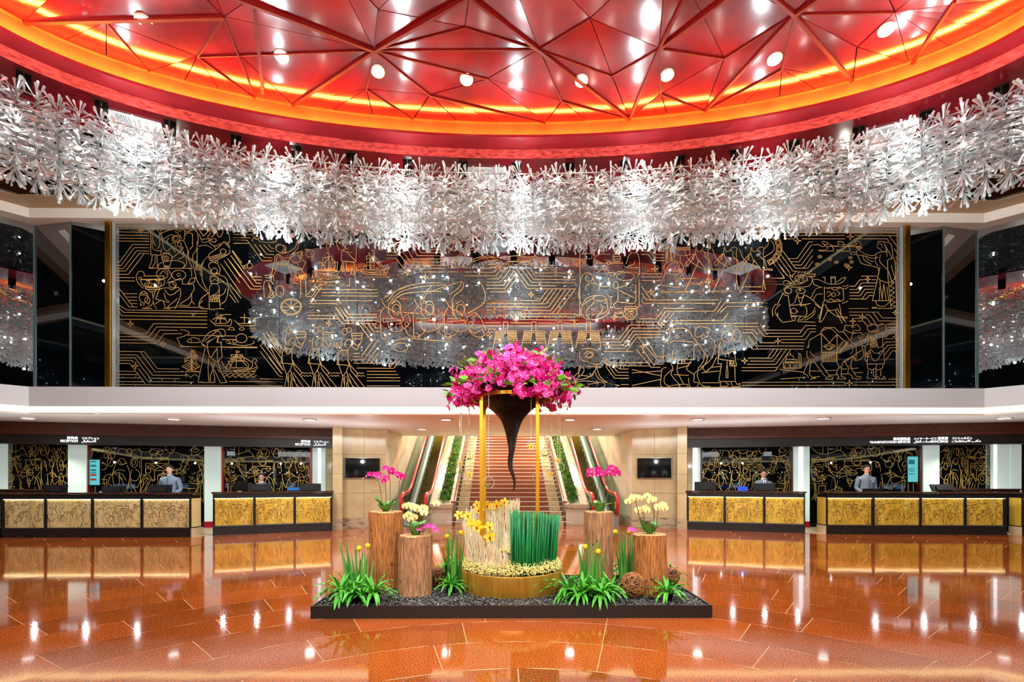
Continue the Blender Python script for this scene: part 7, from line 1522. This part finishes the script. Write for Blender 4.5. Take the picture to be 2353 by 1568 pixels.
M_jack = mat('grey_blue_jacket', (116, 132, 148), .6, bump=.25, bscale=14); M_jack2 = mat('slate_jacket', (112, 122, 134), .6, bump=.25, bscale=14); M_suit = mat('grey_suit', (104, 112, 128), .6); M_shirt = mat('white_shirt', (236, 236, 240), .6); M_tie = mat('blue_tie', (50, 70, 120), .4); M_trou = mat('black_trousers', (24, 24, 28), .6)
M_eye = mat('dark_eye', (24, 16, 14), .2); M_lips = mat('lips', (176, 82, 76), .5); M_brow = mat('brow', (34, 24, 20), .6)
def person(label, pos, face, zs, kind, m_skin, m_jacket, hair, seated=None, down=.0, wide=1.):
    """pos: feet (x,y); zs: vertical lift of the upper body; face: yaw"""
    t = thing('person', label, 'person', (pos[0], pos[1], 0.006), face)
    z = lambda h: h + zs
    k = wide; hd = down
    body = [[('pel', (0, 0, z(.93)), (.14 * k, .10)), ('sp', (0, 0, z(1.10)), (.125 * k, .095)), ('ch', (0, 0, z(1.28)), (.15 * k, .105)), ('uc', (0, .005, z(1.39)), (.105 * k, .075)), ('nb', (0, .005, z(1.465)), (.062, .06)), ('nk', (0, -.005, z(1.52)), (.05, .052)),
             ('j', (0, -.035, z(1.575)), (.052, .066)), ('h1', (0, -.03, z(1.62)), (.068, .085)), ('h2', (0, -.022, z(1.67)), (.074, .095)), ('h3', (0, -.018, z(1.72)), (.066, .085)), ('h4', (0, -.015, z(1.752)), (.03, .04))]]
    sh = .175 * k
    for s, q in ((-1, 'l'), (1, 'r')):
        body.append([('uc', 0, 0), ('sh' + q, (s * sh, .01, z(1.385)), (.048, .048)), ('el' + q, (s * (sh + .055), .03, z(1.13)), (.042, .042)), ('wr' + q, (s * (sh + .0), -.17, z(1.02)), (.028, .024)), ('pa' + q, (s * (sh - .02), -.25, z(1.0)), (.036, .018))])
        if seated is None: leg = [('hp' + q, (s * .09, 0, .88), (.085, .09)), ('kn' + q, (s * .1, -.01, .48), (.056, .06)), ('an' + q, (s * .1, .02, .09), (.04, .042)), ('to' + q, (s * .1, -.13, .035), (.04, .03))]
        else: leg = [('hp' + q, (s * .09, -.04, z(.88)), (.085, .09)), ('kn' + q, (s * .11, -.40, z(.87)), (.06, .06)), ('an' + q, (s * .11, -.36, z(.45)), (.04, .042)), ('to' + q, (s * .11, -.49, z(.40)), (.04, .03))]
        body.append([('pel', 0, 0)] + leg)
        for f, (dx, ln) in enumerate(((-.028, .065), (-.009, .075), (.010, .07), (.027, .055))):
            bx = s * (sh - .02) + dx; by = -.262
            body.append([('f%s%d0' % (q, f), (bx, by, z(1.0)), .0095), ('f%s%d1' % (q, f), (bx, by - ln * .5, z(.998)), .0088), ('f%s%d2' % (q, f), (bx, by - ln * .8, z(.985)), .0082), ('f%s%d3' % (q, f), (bx, by - ln, z(.970)), .0075)])
        bx = s * (sh - .02) - s * .034
        body.append([('t%s0' % q, (bx + s * .012, -.225, z(1.0)), .011), ('t%s1' % q, (bx - s * .012, -.262, z(.995)), .010), ('t%s2' % q, (bx - s * .016, -.29, z(.985)), .008)])
    skin_mesh('body', body, m_skin, t, Matrix())
    g = .012
    jk = [[('a', (0, 0, z(.90)), (.165 * k + g, .125 + g)), ('b', (0, 0, z(1.10)), (.145 * k + g, .11 + g)), ('c', (0, 0, z(1.28)), (.165 * k + g, .115 + g)), ('d', (0, .005, z(1.405)), (.165 * k + g, .098 + g)), ('e', (0, .008, z(1.475)), (.098, .084)), ('e2', (0, .0, z(1.522)), (.066, .068))]]
    for s, q in ((-1, 'l'), (1, 'r')): jk.append([('d', 0, 0), ('s' + q, (s * sh, .01, z(1.395)), (.082, .080)), ('m' + q, (s * (sh + .035), .02, z(1.26)), (.062, .062)), ('l' + q, (s * (sh + .055), .03, z(1.13)), (.058, .058)), ('w' + q, (s * (sh + .005), -.155, z(1.025)), (.042, .038))])
    skin_mesh('jacket', jk, m_jacket, t, Matrix())
    tr = [[('p', (0, 0, z(.95)), (.145, .11))]]
    for s, q in ((-1, 'l'), (1, 'r')):
        if seated is None: tr.append([('p', 0, 0), ('h' + q, (s * .095, 0, .84), (.10, .105)), ('k' + q, (s * .1, -.01, .48), (.075, .08)), ('a' + q, (s * .1, .02, .12), (.062, .065))])
        else: tr.append([('p', 0, 0), ('h' + q, (s * .095, -.06, z(.88)), (.10, .10)), ('k' + q, (s * .11, -.40, z(.875)), (.075, .075)), ('a' + q, (s * .11, -.36, z(.48)), (.06, .062))])
    tr[0].append(('p2', (0, 0, z(1.0)), (.14, .105)))
    skin_mesh('trousers', tr, M_trou, t, Matrix())
    for s in (-1, 1):
        mb = MB(); y0 = .02 if seated is None else -.36; z0 = 0 if seated is None else z(.36); mb.ico((s * .1, y0 - .07, z0 + .05), .05, 2, (.9, 2.6, 1)); mb.build('shoe', M_black, t, False)
    # face
    H = Matrix.Translation((0, -.02, z(1.655)))
    fy = -.110
    for s in (-1, 1):
        MB().ico((s * .030, fy + .012, -.006), .010, 2, (1.3, .6, .75)).mesh('eye', M_eye)
        mb = MB(); mb.ico((s * .030, fy + .012, z(1.655) - .006), .010, 2, (1.35, .7, .6)); mb.build('eye', M_eye, t, False)
        mb = MB(); mb.bar((s * .016, fy + .006, z(1.655) + .014), (s * .046, fy + .016, z(1.655) + .013), .006, .006); mb.build('eyebrow', M_brow, t, False)
        mb = MB(); mb.ico((s * .078, -.01, z(1.64)), .020, 2, (.4, .7, 1.25)); mb.build('ear', m_skin, t, False)
    mb = MB(); zc = z(1.63); mb.add([(-.008, fy + .004, zc + .03), (.008, fy + .004, zc + .03), (-.015, fy + .006, zc - .012), (.015, fy + .006, zc - .012), (0, fy - .018, zc - .006)], [(0, 4, 1), (0, 2, 4), (1, 4, 3), (2, 3, 4)], True); mb.build('nose', m_skin, t, False)
    mb = MB(); mb.ico((0, fy + .010, z(1.592)), .018, 2, (1.1, .5, .32)); mb.build('mouth', M_lips, t, False)
    # hair: shell over the skull with a shaped fringe
    mh = M_hairb if hair == 'bun' else M_hair
    bm = bmesh.new(); bmesh.ops.create_icosphere(bm, subdivisions=4, radius=1)
    for v in bm.verts:
        x, y, q = v.co; rx, ry, rz = .090, .110, .104
        low = -.62 if y > .15 else (-.16 + .52 * max(0, -y) if y < 0 else -.3)
        nn = 1 + .05 * noise.noise(Vector((x * 5, y * 5, q * 5 + pos[0])))
        v.co = Vector((x * rx * nn, y * ry * nn - .008 + (.012 if q < low else 0), max(q, low) * rz * nn)) if q >= low else Vector((x * rx * .86, y * ry * .80 + .004, low * rz))
    me = bpy.data.meshes.new('hair'); bm.to_mesh(me); bm.free(); me.materials.append(mh)
    for p in me.polygons: p.use_smooth = True
    link('hair', me, t, Matrix.Translation((0, -.012, z(1.685))))
    if hair == 'bun':
        mb = MB(); mb.ico((0, .10, z(1.69)), .04, 2); mb.build('hair_bun', mh, t, False)
    # collar and fronts
    mb = MB(); mb.lathe([(.064, 0), (.060, .03), (.052, .03)], 20, (0, -.004, z(1.497)), cap0=False, cap1=False); mb.build('collar', M_shirt if kind != 'mandarin' else m_jacket, t, False)
    if kind == 'mandarin':
        mb = MB(); mb.bar((0, -.118, z(1.44)), (0, -.138, z(1.0)), .012, .012, (0, 1, 0)); mb.build('front_placket', mat('placket_dark', (66, 70, 78), .6), t, False)
        mb = MB(); mb.box(-.022, .022, -.075, -.062, z(1.498), z(1.522)); mb.build('white_collar', M_shirt, t, False)
    else:
        mb = MB(); yy = -.135; mb.add([(-.045, yy + .035, z(1.47)), (.045, yy + .035, z(1.47)), (0, yy - .012, z(1.22)), (-.05, yy + .03, z(1.46)), (.05, yy + .03, z(1.46))], [(0, 1, 2)]); mb.build('shirt_front', M_shirt, t, False)
        if kind == 'tie':
            mb = MB(); mb.add([(-.012, yy + .025, z(1.455)), (.012, yy + .025, z(1.455)), (.02, yy - .02, z(1.26)), (0, yy - .022, z(1.22)), (-.02, yy - .02, z(1.26))], [(0, 1, 2, 3, 4)]); mb.build('tie', M_tie, t, False)
        for s in (-1, 1):
            mb = MB(); mb.add([(s * .05, yy + .035, z(1.475)), (s * .085, yy + .02, z(1.36)), (s * .004, yy - .018, z(1.20)), (s * .03, yy - .004, z(1.33))], [(0, 1, 2, 3)]); mb.build('lapel', m_jacket, t, False)
    return t
def at_desk(fr, u, o):
    c = fr(s_at(fr, u, o), o, 0); return (c.x, c.y)
p1 = person('standing man in a grey-blue collarless jacket looking down at the long reception desk', at_desk(F1, 391, -.88), .05, 0.0, 'mandarin', M_skin, M_jack, 'short', wide=1.12)
p4 = person('standing man with glasses and a grey jacket behind the concierge desk', at_desk(F4, 1990.5, -.88), -.05, .02, 'mandarin', M_skin2, M_jack2, 'short', wide=1.12)
mb = MB()
for s in (-1, 1): mb.tube([(s * .031 + .021 * cos(2 * pi * k / 16), -.118, 1.67 + .015 * sin(2 * pi * k / 16)) for k in range(17)], .0025, 4, False)
mb.bar((-.010, -.118, 1.672), (.010, -.118, 1.672), .003, .003); mb.bar((-.052, -.116, 1.672), (-.078, -.02, 1.676), .003, .004); mb.bar((.052, -.116, 1.672), (.078, -.02, 1.676), .003, .004)
mb.build('glasses', M_black, p4, False)
mb = MB(); mb.box(.07, .115, -.142, -.132, 1.335, 1.35); mb.build('name_badge', M_trim, p4, False)
p2 = person('seated woman with brown hair tied back behind the desk by the left marble pier', at_desk(F2, 601, -1.02), .3, -.19, 'shirt', M_skin, M_suit, 'bun', seated=1, wide=.9)
p3 = person('seated man in a grey suit, white shirt and blue tie behind the right desk', at_desk(F3, 1754.5, -.98), -.25, -.10, 'tie', M_skin2, M_suit, 'short', seated=1, wide=1.0)
for fr, u, o, zs, lab in ((F2, 601, -1.02, -.19, 'dark swivel stool under the seated woman'), (F3, 1754.5, -.98, -.10, 'dark swivel stool under the seated man in a tie')):
    c = at_desk(fr, u, o); zt = .86 + zs - .06
    t = thing('swivel_stool', lab, 'stool', (c[0], c[1], .006))
    MB().lathe([(.17, zt - .06), (.19, zt - .03), (.185, zt), (.0, zt + .005)], 20, (c[0], c[1], 0), cap1=False).build('seat', M_black, t)
    MB().lathe([(.03, .05), (.03, zt - .06)], 10, (c[0], c[1], 0)).build('column', M_steel, t); MB().lathe([(.24, .006), (.24, .02), (.03, .06)], 20, (c[0], c[1], 0)).build('base', M_mon, t)
